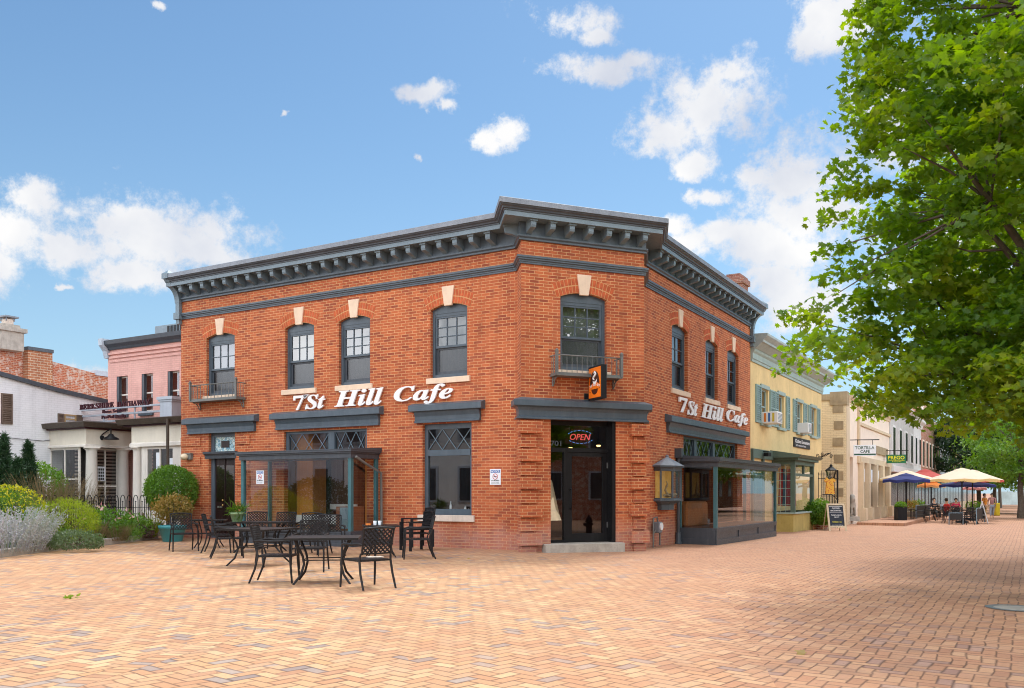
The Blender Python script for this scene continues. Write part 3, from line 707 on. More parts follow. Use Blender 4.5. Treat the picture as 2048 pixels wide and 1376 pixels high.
W = bpy.data.worlds.new('World'); S.world = W; W.use_nodes = True
wt = W.node_tree; wt.nodes.clear(); t = NT('_w'); bpy.data.materials.remove(t.m); t.t = wt
SUN_AZ, SUN_EL = math.atan2(.50, .86), math.radians(60)      # azimuth measured from +Y towards +X
sky = t.n('ShaderNodeTexSky', sky_type='NISHITA', sun_disc=False)
sky.sun_elevation = SUN_EL; sky.sun_rotation = SUN_AZ; sky.altitude = 50; sky.air_density = 1.0; sky.dust_density = .8; sky.ozone_density = 2.0
dirv = t.n('ShaderNodeTexCoord').outputs['Generated']
sx = t.n('ShaderNodeSeparateXYZ', ins={0: dirv}); x, y, z = sx.outputs
az = t.math('ARCTAN2', x, y); el = t.math('ARCSINE', z)
ae = t.n('ShaderNodeCombineXYZ', ins={0: az, 1: el, 2: 0.0}).outputs[0]
n1 = t.n('ShaderNodeTexNoise', ins={'Vector': dirv, 'Scale': 9.0, 'Detail': 8.0, 'Roughness': .62})
n2 = t.n('ShaderNodeTexNoise', ins={'Vector': dirv, 'Scale': 34.0, 'Detail': 6.0, 'Roughness': .7})
warp = t.n('ShaderNodeVectorMath', operation='MULTIPLY_ADD', ins={0: n1.outputs[1], 1: (.10,.05,0), 2: ae}).outputs[0]
BL_ = [(300,465,230,88),(420,505,90,40),(60,400,95,62),(270,552,110,40),(150,500,80,40),(-20,500,80,70),(20,460,80,60),(-60,560,90,40),
 (1000,272,62,34),(850,182,56,24),(890,212,22,14),(1155,35,85,38),(1200,133,118,34),(1265,108,45,26),(1430,210,122,84),(1330,262,105,46),(1460,150,62,30),(1290,290,60,26),
 (1590,350,140,92),(1640,425,110,60),(1500,350,60,36),(1420,388,44,18),(1560,490,130,46),(1450,462,80,26),(1690,40,95,62),(1620,80,50,34),(1640,30,46,30),
 (832,320,12,12),(567,222,12,7),(140,562,16,8),(190,740,60,22),(1395,330,48,24),(1380,480,60,36),(1350,450,40,24),(1600,620,120,60),(1560,560,70,40),
 (330,4,20,10),(1800,260,110,100),(1900,520,180,120),(2100,150,200,200),(1180,60,60,24)]
m = None
for cx_, cy_, rx_, ry_ in BL_:
    f = lambda p, q: (math.atan((p-CX)/F), math.atan((HY-q)/math.hypot(F, p-CX)))
    c = f(cx_, cy_); ra = (f(cx_+rx_, cy_)[0]-f(cx_-rx_, cy_)[0])/2; re = (f(cx_, cy_-ry_)[1]-f(cx_, cy_+ry_)[1])/2
    v = t.n('ShaderNodeVectorMath', operation='MULTIPLY_ADD', ins={0: warp, 1: (1/ra,1/re,0), 2: (-(c[0]+.05)/ra, -(c[1]+.025)/re, 0)}).outputs[0]
    l = t.n('ShaderNodeVectorMath', operation='LENGTH', ins={0: v}).outputs['Value']
    b = t.math('SUBTRACT', 1.0, l)
    m = b if m is None else t.math('SMOOTH_MAX', m, b, .25)
nn = t.math('ADD', t.math('MULTIPLY', t.math('SUBTRACT', n1.outputs[0], .5), 2.2), t.math('MULTIPLY', t.math('SUBTRACT', n2.outputs[0], .5), 2.3))
m = t.math('ADD', m, nn)
front = t.maprange(m, -.20, .62, 0, 1, True)
wide = t.n('ShaderNodeTexNoise', ins={'Vector': dirv, 'Scale': 2.2, 'Detail': 8.0, 'Roughness': .6})
rear = t.math('MULTIPLY', t.maprange(wide.outputs[0], .40, .58, 0, 1, True), t.maprange(y, .05, .45, 1, 0, True))  # clouds added in the unseen sky behind the camera as facade fill
cloud = t.math('MAXIMUM', front, rear)
shade = t.maprange(t.n('ShaderNodeTexNoise', ins={'Vector': dirv, 'Scale': 7.0, 'Detail': 5.0}).outputs[0], .35, .62, 0, 1)
SKYK = .15
skyc = t.n('ShaderNodeHueSaturation', ins={'Saturation': 1.02, 'Value': 1.0, 'Color': sky.outputs[0]}).outputs[0]
skyc = t.mix(1.0, skyc, (.66,.86,.93), 'MULTIPLY')
skyc = t.mix(t.math('MULTIPLY', t.math('POWER', t.math('SUBTRACT', 1.0, t.math('MAXIMUM', z, 0.0), clamp=True), 5.0), .85), skyc, tuple(v/SKYK for v in (.56,.78,.93)))
cl = t.mix(shade, tuple(v/SKYK for v in (.66,.70,.80)), tuple(v/SKYK for v in (1.02,1.01,1.0)))
rear_gain = t.math('ADD', 1.0, t.math('MULTIPLY', rear, 3.7))  # added rear clouds brightened well past the front ones to lift the walls
cl = t.n('ShaderNodeVectorMath', operation='SCALE', ins={0: cl, 'Scale': rear_gain}).outputs[0]
bg = t.n('ShaderNodeBackground', ins={'Color': t.mix(t.math('MULTIPLY', cloud, .97), skyc, cl), 'Strength': SKYK})
for nd in wt.nodes:
    if nd.bl_idname == 'ShaderNodeMix' : nd.clamp_result = False
o = t.n('ShaderNodeOutputWorld'); wt.links.new(bg.outputs[0], o.inputs[0])

sl = bpy.data.lights.new('sun', 'SUN'); sl.energy = 2.8; sl.angle = math.radians(12); sl.color = (1, .97, .91)
so = bpy.data.objects.new('sun', sl); COL.objects.link(so)
sd_ = Vector((math.sin(SUN_AZ)*math.cos(SUN_EL), math.cos(SUN_AZ)*math.cos(SUN_EL), math.sin(SUN_EL)))
so.rotation_euler = sd_.to_track_quat('Z', 'Y').to_euler(); so.location = (0, 0, 30)
cam = bpy.data.cameras.new('camera'); co = bpy.data.objects.new('camera', cam); COL.objects.link(co); S.camera = co
co.location = (0, 0, H); co.rotation_euler = (PI/2, 0, 0); cam.sensor_width = 36; cam.lens = F/2048*36
cam.shift_y = (HY-688)/2048; cam.clip_start = .1; cam.clip_end = 3000
S.view_settings.view_transform = 'Standard'; S.view_settings.look = 'None'; S.view_settings.exposure = 0
S.cycles.filter_width = 1.05; S.cycles.max_bounces = 10; S.cycles.transparent_max_bounces = 16; S.cycles.diffuse_bounces = 4; S.cycles.glossy_bounces = 4; S.cycles.sample_clamp_indirect = 6
try: S.cycles.use_denoising = True
except Exception: pass
# ================================================================== lettering
def bolditalic(s):
    r = ''
    for c in s:
        if 'A' <= c <= 'Z': r += chr(0x1D468+ord(c)-65)
        elif 'a' <= c <= 'z': r += chr(0x1D482+ord(c)-97)
        elif '0' <= c <= '9': r += chr(0x1D7CE+ord(c)-48)
        else: r += c
    return r
def boldserif(s):
    return ''.join(chr(0x1D400+ord(c)-65) if 'A' <= c <= 'Z' else chr(0x1D41A+ord(c)-97) if 'a' <= c <= 'z' else c for c in s)
def text_mb(body, origin, xd, ud, nd, width=None, height=None, ext=.01, off=0, shear=0, align='LEFT', mb=None, mi=0, spacing=1.0):
    """lettering as mesh. origin = lower left of the ink box; width/height stretch the ink box"""
    cu = bpy.data.curves.new('tmp', 'FONT'); cu.body = body; cu.extrude = .5; cu.offset = off; cu.shear = shear; cu.resolution_u = 3; cu.space_character = spacing
    ob = bpy.data.objects.new('tmp', cu); COL.objects.link(ob)
    dg = bpy.context.evaluated_depsgraph_get(); me = bpy.data.meshes.new_from_object(ob.evaluated_get(dg))
    V = [v.co.copy() for v in me.vertices]; Fs = [tuple(p.vertices) for p in me.polygons]
    bpy.data.objects.remove(ob); bpy.data.curves.remove(cu); bpy.data.meshes.remove(me)
    x0, x1 = min(v.x for v in V), max(v.x for v in V); y0, y1 = min(v.y for v in V), max(v.y for v in V)
    sy = height/(y1-y0) if height else None; sx = width/(x1-x0) if width else sy
    if sy is None: sy = sx
    o, xd, ud, nd = Vector(origin), Vector(xd), Vector(ud), Vector(nd)
    if align == 'CENTER': o = o-xd*(x1-x0)*sx/2
    mb = mb or MB()
    mb.add([o+xd*(v.x-x0)*sx+ud*(v.y-y0)*sy+nd*(v.z)*ext*2 for v in V], Fs, mi)
    return mb
UP = (0,0,1)
def fdir(F_, left=False):
    return (tuple(-v if left else v for v in (F_.dx, F_.dy, 0)), (F_.n[0], F_.n[1], 0))
def face_text(F_, body, u, z, o, width, height, ext=.01, left=False, **kw):
    xd, nd = fdir(F_, left); return text_mb(body, F_.P(u, z, o), xd, UP, nd, width, height, ext, **kw)
M['letterside'] = paint('letter_edge', (.62,.45,.40), .5)
# individual channel letters stay together as one sign
s1 = thing('wall_lettering', 'white italic cafe name lettering high on the left street facade', 'sign', FL.P(4.5,3.7,.05))
for w, a, b, h, z in (('7', 590.5, 612, .40, 3.69), ('St', 613.5, 654, .40, 3.69), ('Hill', 672.5, 770, .45, 3.70), ('Cafe', 791, 909, .49, 3.64)):
    ua, ub = FL.u(a), FL.u(b)
    mb = face_text(FL, bolditalic(w), ua, z, .06, ua-ub, h, .02, True, off=.012); obj('letters', mb, M['letter'], s1)
mb = MB(); ua = FL.u(615); mb.fprism(FL, [(ua-.13,4.10),(ua+.13,4.10),(ua+.02,3.99)], .04, .09); obj('small_crest', mb, M['letter'], s1)
mb = MB(); mb.fprism(FL, [(ua-.09,4.085),(ua+.09,4.085),(ua+.015,4.01)], .091, .094); obj('crest_face', mb, M['greyd'], s1)
s2 = thing('wall_lettering', 'white italic cafe name lettering high on the right street facade', 'sign', FR.P(6,3.6,.05))
for w, a, b, h, z in (('7', 1354, 1370, .42, 3.66), ('St', 1371, 1391, .42, 3.63), ('Hill', 1398.5, 1443, .46, 3.64), ('Cafe', 1449, 1492, .50, 3.62)):
    ua, ub = FR.u(a), FR.u(b)
    mb = face_text(FR, bolditalic(w), ua, z, .06, ub-ua, h, .02, off=.012); obj('letters', mb, M['letter'], s2)
# no smoking notices
M['blue'] = flat('notice_blue', (.03,.13,.42)); M['red'] = flat('sign_red', (.6,.04,.03)); M['ink'] = flat('black_ink', (.02,.02,.02)); M['plate'] = flat('white_plate', (.80,.84,.88))
def notice(F_, u, z, w, h, o, label, left):
    t_ = thing('notice_sign', label, 'sign', F_.P(u, z, o))
    mb = MB(); mb.fbox(F_, u-w/2, u+w/2, z-h/2, z+h/2, o, o+.008); obj('plate', mb, M['plate'], t_, bevel=.002)
    mb = MB(); mb.fbox(F_, u-w*.42, u+w*.42, z+h*.27, z+h*.44, o+.0085, o+.0105); obj('header_band', mb, M['blue'], t_)
    s_ = 1 if left else -1
    mb = face_text(F_, 'NOTICE', u+s_*w*.37, z+h*.295, o+.012, w*.74, h*.12, .0008, left, off=.02); obj('header_text', mb, M['plate'], t_)
    mb = MB(); c = (u, z+h*.03); r = w*.22
    mb.tube([F_.P(c[0]+r*math.cos(i*PI/10), c[1]+r*math.sin(i*PI/10), o+.011) for i in range(21)], .0065, 4, cap=False)
    mb.tube([F_.P(c[0]+s_*r*.7, c[1]+r*.7, o+.012), F_.P(c[0]-s_*r*.7, c[1]-r*.7, o+.012)], .0055, 4); obj('prohibition_ring', mb, M['red'], t_)
    mb = MB(); mb.fbox(F_, u-r*.6, u+r*.6, c[1]-.012, c[1]+.006, o+.009, o+.0105); 
    face_text(F_, 'NO SMOKING', u+s_*w*.36, z-h*.26, o+.011, w*.72, h*.07, .0008, left, mb=mb, off=.02); obj('wording', mb, M['ink'], t_)
    mb = MB()
    for k in range(2): face_text(F_, 'within 25 feet of this entrance', u+s_*w*.36, z-h*(.36+.07*k), o+.011, w*.72, h*.035, .0005, left, mb=mb)
    obj('small_print', mb, M['greyd'], t_)
    return t_
notice(FL, FL.u(991), 1.765, .31, .385, .004, 'white no smoking notice with blue header on the bare brick wall beside the pier', True)
notice(FL, FL.u(520,1.06), 1.80, .29, .37, 1.052, 'white no smoking notice with blue header behind the glass of the left bay', True)
# neon OPEN and number 701
M['neonr'] = emis('red_neon', (1,.12,.12), 1.1); M['neonb'] = emis('blue_neon', (.15,.40,1.0), 1.3)
op = thing('neon_open_sign', 'red neon open sign ringed by blue dashes inside the door transom', 'neon sign', FC.P(1.5,2.75,D-.12))
ua, ub = FC.u(1140,D-.1), FC.u(1181,D-.1)
mb = face_text(FC, 'OPEN', ua, 2.66, D-.10, ub-ua, .15, .006, shear=.25); obj('open_letters', mb, M['neonr'], op)
mb = MB(); uc, zc = (ua+ub)/2, 2.735
for i in range(20):
    t0, t1 = 2*PI*i/20, 2*PI*(i+.6)/20
    if abs(math.sin(t0)) > .35: mb.tube([FC.P(uc+.36*math.cos(q), zc+.155*math.sin(q), D-.10) for q in (t0,(t0+t1)/2,t1)], .007, 4)
obj('oval_dashes', mb, M['neonb'], op)
u7 = FC.u(1103,D)
mb = face_text(FC, '701', u7, 2.50, D-.045, FC.u(1124,D)-u7, .13, .003, off=.02); obj('house_number', mb, M['greyd'], cafe)
# projecting orange sign
os_ = thing('hanging_shop_sign', 'orange lit box sign with a white coffee swirl on black projecting over the corner door', 'sign', FC.P(1.75,3.9,.0))
PU = FC.u(1172); SF = Face(*FC.P(PU,0,0)[:2], FC.n[0], FC.n[1])   # plane of the sign, u = distance from the wall
sxd = (FC.n[0], FC.n[1], 0); snd = (-FC.dx, -FC.dy, 0)
class SP:    # sign face frame: u along the projection, o toward the left
    pass
SPf = Face.__new__(Face); SPf.x, SPf.y, SPf.dx, SPf.dy, SPf.n = SF.x, SF.y, FC.n[0], FC.n[1], (-FC.dx, -FC.dy)
M['sorange'] = flat('sign_orange', (.85,.19,.01), .4); M['sbrown'] = flat('sign_dark_brown', (.05,.015,.01), .4)
mb = MB(); mb.fbox(SPf, .20, .86, 3.56, 4.34, -.10, .04); obj('sign_case', mb, M['blackmetal'], os_, bevel=.006)
mb = MB(); mb.fbox(SPf, .235, .835, 3.60, 4.30, .0405, .045); obj('sign_face', mb, M['sorange'], os_)
mb = MB(); arch = [(.30,3.86),(.31,4.0)]+[(.535-.215*math.cos(i*PI/12), 4.0+.22*math.sin(i*PI/12)) for i in range(13)]+[(.76,4.0),(.77,3.90),(.65,3.95),(.535,3.96),(.42,3.94)]
mb.fprism(SPf, arch, .0455, .048); mb.fprism(SPf, [(.535+.16*math.cos(PI+i*PI/10), 3.80+.13*math.sin(PI+i*PI/10)) for i in range(11)], .0455, .048)
mb.fprism(SPf, [(.27,3.76),(.33,3.75),(.30,3.72)], .0455,.048); mb.fprism(SPf, [(.74,3.80),(.80,3.83),(.76,3.78)], .0455,.048)
obj('dark_emblem', mb, M['sbrown'], os_)
mb = MB(); mb.tube([SPf.P(a,b,.052) for a,b in ((.50,4.17),(.56,4.20),(.60,4.15),(.56,4.11),(.50,4.08),(.48,4.04),(.53,4.01))], [.012,.02,.026,.026,.028,.026,.012], 6)
mb.fprism(SPf, [(.44,4.0),(.47,3.92),(.55,3.905),(.63,3.94),(.66,4.03),(.60,3.99),(.52,3.97)], .0485, .051); obj('white_swirl', mb, M['letter'], os_)
mb = MB()
for i, ch in enumerate('7th Hill Cafe'.replace('7th','7St')):
    if ch == ' ': continue
    a = .285+i*.04; zz = 3.855+.04*math.sin(i/12*PI)
    text_mb(bolditalic(ch), SPf.P(a, zz-.02, .049), sxd, UP, snd, .034, .055, .001, mb=mb, off=.01)
obj('arched_lettering', mb, M['letter'], os_)
mb = MB()
for z in (3.68, 4.20):
    mb.fbox(SPf, .01, .2, z-.02, z+.02, -.05, -.01); mb.fbox(SPf, 0, .015, z-.07, z+.07, -.11, .05)
obj('mount_arm', mb, M['blackmetal'], os_)
# wall lamp by the side door
lp = thing('wall_lamp', 'cream globe wall lamp on the brick pier left of the side door', 'lamp', FL.P(FL.u(379),2.35,0))
ul = FL.u(380); zl = FL.z(380,914)
mb = MB(); mb.fbox(FL, ul-.17, ul-.02, zl-.08, zl+.1, .03, .12); mb.fbox(FL, ul-.17, ul+.12, zl+.08, zl+.11, .03, .14); obj('lamp_base', mb, M['iron'], lp)
mb = MB(); mb.ball(FL.P(ul+.06, zl-.0, .16), .125, 14, sz=.8); obj('lamp_globe', mb, flat('cream_globe', (.75,.62,.42), .3), lp)
# oriel display case
dc = thing('display_case', 'small slate oriel display case with lit yellow inside on the right facade', 'display case', FR.P(1.7,1.5,0))
uc = 1.35; R1, Rz0, Rz1 = .62, 1.22, 1.98
def octo(r, z, k=.62, f=None): # half octagon plan points
    f = f if f is not None else r*k
    return [FR.P(uc-r, z, 0), FR.P(uc-r, z, f*.45), FR.P(uc-r*.5, z, f), FR.P(uc+r*.5, z, f), FR.P(uc+r, z, f*.45), FR.P(uc+r, z, 0)]
def loft(mb, rings, mi=0, cap=True):
    n = len(rings[0]); vs = [p for r in rings for p in r]
    fs = [(i*n+j, i*n+j+1, (i+1)*n+j+1, (i+1)*n+j) for i in range(len(rings)-1) for j in range(n-1)]
    mb.add(vs, fs, mi)
    if cap: mb.poly(rings[0], mi); mb.poly(rings[-1], mi)
mb = MB(); loft(mb, [octo(.40,.92), octo(.40,1.06), octo(.56,1.14), octo(.70,1.16), octo(.70,1.20), octo(.64,1.22)]); obj('base', mb, M['grey'], dc)
mb = MB(); loft(mb, [octo(.64,1.98), octo(.66,2.05), octo(.76,2.06), octo(.76,2.10)])
obj('eave', mb, M['grey'], dc)
mb = MB(); ap = FR.P(uc, 2.36, .12); e = octo(.78, 2.101)
for i in range(5): mb.poly([e[i], e[i+1], ap])
mb.poly(e); mb.ball(ap, .05, 8); obj('roof', mb, M['flash'], dc)
po = octo(.62, Rz0); pt_ = octo(.62, Rz1)
mb = MB()
for a, b in zip(po[1:5], pt_[1:5]): mb.tube([a, b], .035, 4, smooth=False)
for pts in (po, pt_): 
    for a, b in zip(pts[:-1], pts[1:]): mb.tube([a, b], .03, 4, smooth=False)
obj('frame', mb, M['grey'], dc)
for i in range(1, 4):
    mb = MB(); mb.poly([po[i], po[i+1], pt_[i+1], pt_[i]]); obj('pane', mb, M['glass'], dc)
for i in (0, 4):
    mb = MB(); mb.poly([po[i], po[i+1], pt_[i+1], pt_[i]]); obj('pane', mb, M['glass'], dc)
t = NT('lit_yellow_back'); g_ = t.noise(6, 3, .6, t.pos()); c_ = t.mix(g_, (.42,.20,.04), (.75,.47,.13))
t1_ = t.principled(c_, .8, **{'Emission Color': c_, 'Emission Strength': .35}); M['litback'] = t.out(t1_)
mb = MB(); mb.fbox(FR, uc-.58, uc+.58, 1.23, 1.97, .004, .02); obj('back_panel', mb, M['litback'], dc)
mb = MB(); random.seed(3)
for i in range(16): mb.ball(FR.P(uc+random.uniform(-.45,.45), 1.28+random.uniform(0,.06), random.uniform(.08,.26)), random.uniform(.03,.06), 7, sz=.7)
mb.tube([FR.P(uc-.05+.03*math.sin(k*1.3), 1.3+.05*k, .12+.02*math.cos(k)) for k in range(9)], [.03,.045,.03,.04,.025,.035,.025,.02,.01], 6)
obj('shell_display', mb, paint('straw_shells', (.55,.42,.28), .8, var=.4, scale=12), dc)
# gas meter
gm = thing('gas_meter', 'grey gas meter on pipes low against the brick at the corner', 'gas meter', FR.P(.4,0,.1))
um = .55
mb = MB(); mb.fbox(FR, um-.10, um+.14, .33, .62, .08, .24); obj('meter_body', mb, M['flash'], gm, bevel=.02)
mb = MB(); c = FR.P(um+.02, .52, .25); mb.tube([FR.P(um+.02,.50,.2), FR.P(um+.02,.50,.27)], .10, 14); obj('meter_dial', mb, M['plate'], gm)
mb = MB(); mb.tube([FR.P(um-.22,-.05,.12), FR.P(um-.22,.72,.12), FR.P(um+.05,.74,.12), FR.P(um+.06,.6,.14)], .022, 6); mb.tube([FR.P(um+.2,.0,.14), FR.P(um+.2,.5,.14), FR.P(um+.12,.58,.15)], .024, 6); mb.tube([FR.P(um-.22,.3,.12), FR.P(um-.1,.42,.15)], .02, 6)
obj('pipe', mb, M['iron'], gm)
# ------------------------------------------------------------------ things inside
M['canvas'] = paint('beige_canvas', (.80,.66,.44), .9, var=.15, scale=8)
fu = thing('folded_umbrella', 'furled beige patio umbrella standing behind the narrow pane beside the corner door', 'umbrella', FC.P(.95,.12,-.75))
mb = MB(); c = FC.P(.90, 0, -.52); n = 22
vs = []; prof = [(.012,2.15),(.05,2.05),(.075,1.8),(.07,1.7),(.10,1.66),(.19,1.2),(.26,.85),(.30,.72)]
for r, z in prof:
    for j in range(n):
        q = 2*PI*j/n; rr = r*(1+.16*(j % 2)); vs.append((c[0]+rr*math.cos(q), c[1]+rr*math.sin(q), z))
mb.add(vs, [(i*n+j, i*n+(j+1)%n, (i+1)*n+(j+1)%n, (i+1)*n+j) for i in range(len(prof)-1) for j in range(n)], 0, True); obj('canopy', mb, M['canvas'], fu)
mb = MB(); mb.tube([(c[0],c[1],.13),(c[0],c[1],2.2)], .022, 8); mb.lathe((c[0],c[1],.12), [(.24,0),(.24,.05),(.06,.09)], 16); obj('pole', mb, M['canvas'], fu)
bulb = emis('warm_bulb', (1,.62,.22), 5)
for px_, py_, lab in ((1141,895,'left hand small warm pendant lamp hanging inside behind the corner door transom'), (1197,890,'right hand small warm pendant lamp hanging inside behind the corner door transom')):
    u = FC.u(px_,-2.2); z = FC.z(px_,py_,-2.2); q = FC.P(u,z,-2.2)
    pl = thing('pendant_lamp', lab, 'lamp', q, group='pendant lamps inside the cafe')
    mb = MB(); mb.lathe((q[0],q[1],z), [(.02,.12),(.09,.02),(.10,0)], 12); mb.tube([(q[0],q[1],z+.12),(q[0],q[1],3.19)], .006, 4); obj('lamp_shade', mb, M['black'], pl)
    mb = MB(); mb.ball((q[0],q[1],z-.02), .06, 10, sz=.5); obj('bulb', mb, bulb, pl)
pc = thing('framed_picture', 'small framed landscape picture on the brown partition inside the left bay', 'picture', FL.P(6.5,1.7,-1.09))
u = FL.u(583,-1.09)
mb = MB(); mb.fbox(FL, u-.20, u+.20, 1.60, 1.95, -1.099, -1.07); obj('frame', mb, M['black'], pc)
mb = MB(); mb.fbox(FL, u-.17, u+.17, 1.63, 1.92, -1.07, -1.066); obj('mount', mb, M['plate'], pc)
mb = MB(); mb.fbox(FL, u-.11, u+.11, 1.69, 1.86, -1.0655, -1.063); obj('print', mb, paint('landscape_print', (.30,.32,.20), .8, var=.5, scale=14), pc)
mc = thing('menu_cabinet', 'brown wooden cabinet with a slate blue door inside the right end of the left bay', 'cabinet', FL.P(4.5,.42,.6))
mb = MB(); mb.fbox(FL, 4.45, 5.0, .412, 1.02, .35, .80); obj('carcass', mb, paint('cabinet_wood', (.20,.07,.03), .5, var=.3), mc)
mb = MB(); mb.fbox(FL, 4.58, 4.86, .45, 1.0, .801, .82); obj('door', mb, M['greyl'], mc)
sf = thing('leather_sofa', 'tan leather high backed sofa behind the left glass of the right bay', 'sofa', FR.P(3.4,.42,.3))
mb = MB(); prof = [(-.9,.42),(.18,.42),(.22,1.0),(.16,1.12),(0,1.15),(-.9,1.10)]
mb.fprism(FR, [(u,z) for u,z in ((2.72,.412),(4.6,.412),(4.6,1.05),(4.5,1.13),(2.82,1.13),(2.72,1.05))], -.05, .22); obj('backrest', mb, M['leather'], sf, bevel=.04)
mb = MB(); mb.fbox(FR, 2.72, 4.6, .412, .75, -.75, -.06); obj('seat', mb, M['leather'], sf, bevel=.05)
for nm, a, b, o0, o1, lab in (('cafe_counter', 1.9, 5.5, -4.6, -3.9, 'dark cafe counter at the back of the room seen through the corner door'),):
    mb = MB(); mb.fbox(FC, a, b, .125, 1.15, o0, o1); mb.fbox(FC, a-.05, b+.05, 1.15, 1.2, o0-.05, o1+.05); single(nm, mb, M['brown'], lab, 'counter')
mb = MB(); mb.fbox(FL, 1.5, 2.9, .125, .86, -1.3, -.6); mb.fbox(FL, 1.4, 3.0, .86, .9, -1.4, -.5); single('window_table', mb, paint('red_brown_table', (.30,.07,.03), .4), 'red brown table just inside the large diamond topped window', 'table')
for i, (a, h_) in enumerate(((1.7,.22),(2.0,.14),(2.45,.26))):
    mb = MB(); q = FL.P(a, .901, -.75); mb.lathe(q, [(.03,0),(.035,.02),(.03,h_*.6),(.012,h_*.75),(.012,h_)], 10)
    single('glass_bottle', mb, M['plate'], ['pale slim bottle on the window table, nearest the notice','shortest pale bottle on the window table','tallest pale bottle on the window table, farthest from the notice'][i], 'bottle', 'bottles on the window table', loc=q)
# ------------------------------------------------------------------ terrace furniture
M['chairm'] = paint('bronze_black_metal', (.016,.015,.016), .48, metal=0, var=.25, scale=6, grime=.25, bstr=.08, spec=.25)
def tube_obj(name, pts, r, parent, n=6, m=None): 
    mb = MB(); mb.tube(pts, r, n); return obj(name, mb, m or M['chairm'], parent, local=True)
def lattice_mb(w, z0, z1, y0, y1, nx, mb):
    """crossing diagonal strips of a cast back between two inclined rails"""
    h = z1-z0; step = w/nx; k = int(round(h/step)); hh = h/k if k else h
    Pq = lambda x, z: (x, y0+(y1-y0)*(z-z0)/h, z)
    for i in range(-k, nx+1):
        for s_ in (1, -1):
            x0 = -w/2+i*step; 
            p0 = (x0, z0) if s_ > 0 else (-x0, z0)
            p1 = (x0+k*step, z1) if s_ > 0 else (-(x0+k*step), z1)
            lo, hi = -w/2, w/2; ts = [0,1]; dx = p1[0]-p0[0]
            for lim in (lo, hi):
                t_ = (lim-p0[0])/dx
                if 0 < t_ < 1: ts.append(t_)
            ts.sort()
            for a, b in zip(ts[:-1], ts[1:]):
                m_ = p0[0]+dx*(a+b)/2
                if lo < m_ < hi and b-a > .05:
                    A, B = [Pq(p0[0]+dx*q, p0[1]+h*q) for q in (a, b)]
                    mb.tube([A, B], .0125, 4, smooth=False, cap=False)
def make_chair(name='patio_chair'):
    c = thing(name, 'black lattice backed metal patio chair', 'chair')
    w, zs = .25, .42
    mb = MB()
    for i in range(7): y = -.20+i*.068; mb.box(-w+.01, w-.01, y, y+.052, zs-.008, zs+.008)
    for s_ in (-1, 1): mb.box(s_*w-.014, s_*w+.014, -.22, .27, zs-.022, zs+.003)
    mb.box(-w+.014, w-.014, .262, .285, zs-.022, zs+.006); mb.box(-w+.014, w-.014, -.235, -.212, zs-.022, zs+.004)
    obj('seat', mb, M['chairm'], c, local=True)
    mb = MB(); y0, y1 = -.255, -.345
    lattice_mb(.43, .53, .86, y0, y1, 6, mb)
    mb.tube([(-.235,y0+.01,.515),(0,y0-.01,.512),(.235,y0+.01,.515)], .013, 5)
    mb.tube([(-.245,y1,.875),(-.12,y1-.012,.885),(0,y1-.016,.89),(.12,y1-.012,.885),(.245,y1,.875)], .017, 6)
    for s_ in (-1,1): mb.tube([(s_*.23,y0,.50),(s_*.238,(y0+y1)/2,.69),(s_*.245,y1,.878)], .015, 6)
    obj('backrest', mb, M['chairm'], c, local=True)
    for s_ in (-1, 1):
        tube_obj('leg', [(s_*.265,-.36,0),(s_*.262,-.27,.22),(s_*.255,-.225,.42),(s_*.245,-.25,.52)], [.015,.017,.017,.014], c)
        tube_obj('leg', [(s_*.285,.30,0),(s_*.28,.275,.3),(s_*.275,.262,.61)], [.015,.018,.016], c)
        tube_obj('armrest', [(s_*.246,-.30,.645),(s_*.275,-.2,.655),(s_*.29,-.02,.64),(s_*.29,.17,.648),(s_*.278,.275,.622)], [.012,.019,.021,.021,.014], c)
    return c
SEAT = [ # px, Y, facing angle (deg from +Y, clockwise), label
 ('A', 367, 21.3, 150, 'black lattice patio chair in front of the turquoise pot, leftmost on the terrace'),
 ('B', 438, 20.8, 80, 'black patio chair seen side on, farther of two close together at the left'),
 ('C', 456, 19.2, 70, 'black patio chair seen side on, nearer of two close together at the left'),
 ('D', 508, 22.6, 178, 'black patio chair behind the green pot table, its back against the left bay post'),
 ('E', 565, 22.3, 183, 'black patio chair backing onto the middle of the left bay glass, facing out'),
 ('F', 615, 21.7, 186, 'grey toned patio chair near the bay, tallest back behind the dark chair'),
 ('G', 627, 20.2, 200, 'very dark patio chair between the front table and the bay, overlapping another chair back'),
 ('H', 662, 19.8, 165, 'brownish patio chair in front of the menu cabinet'),
 ('I', 621, 15.9, 178, 'grey lit lattice chair facing the camera from behind the nearest table'),
 ('J', 553, 14.0, 88, 'foreground patio chair at the left side of the nearest table, facing right'),
 ('K', 735, 13.15, -38, 'nearest patio chair, seen from behind at the right end of the front table'),
 ('L', 835, 18.9, -100, 'patio chair facing left at the small right hand table, in front of the stacked pair'),
]
ch0 = make_chair(); first = True
for k, px_, Y_, ang, lab in SEAT:
    X_ = at(px_, Y_); rz = -math.radians(ang)
    if first: o_ = ch0; o_.location = (X_, Y_, gz(X_)); o_.rotation_euler = (0,0,rz); o_['label'] = lab; o_['group'] = 'lattice patio chairs on the terrace'; first = False
    else: copy_thing(ch0, (X_, Y_, gz(X_)), rz, lab)
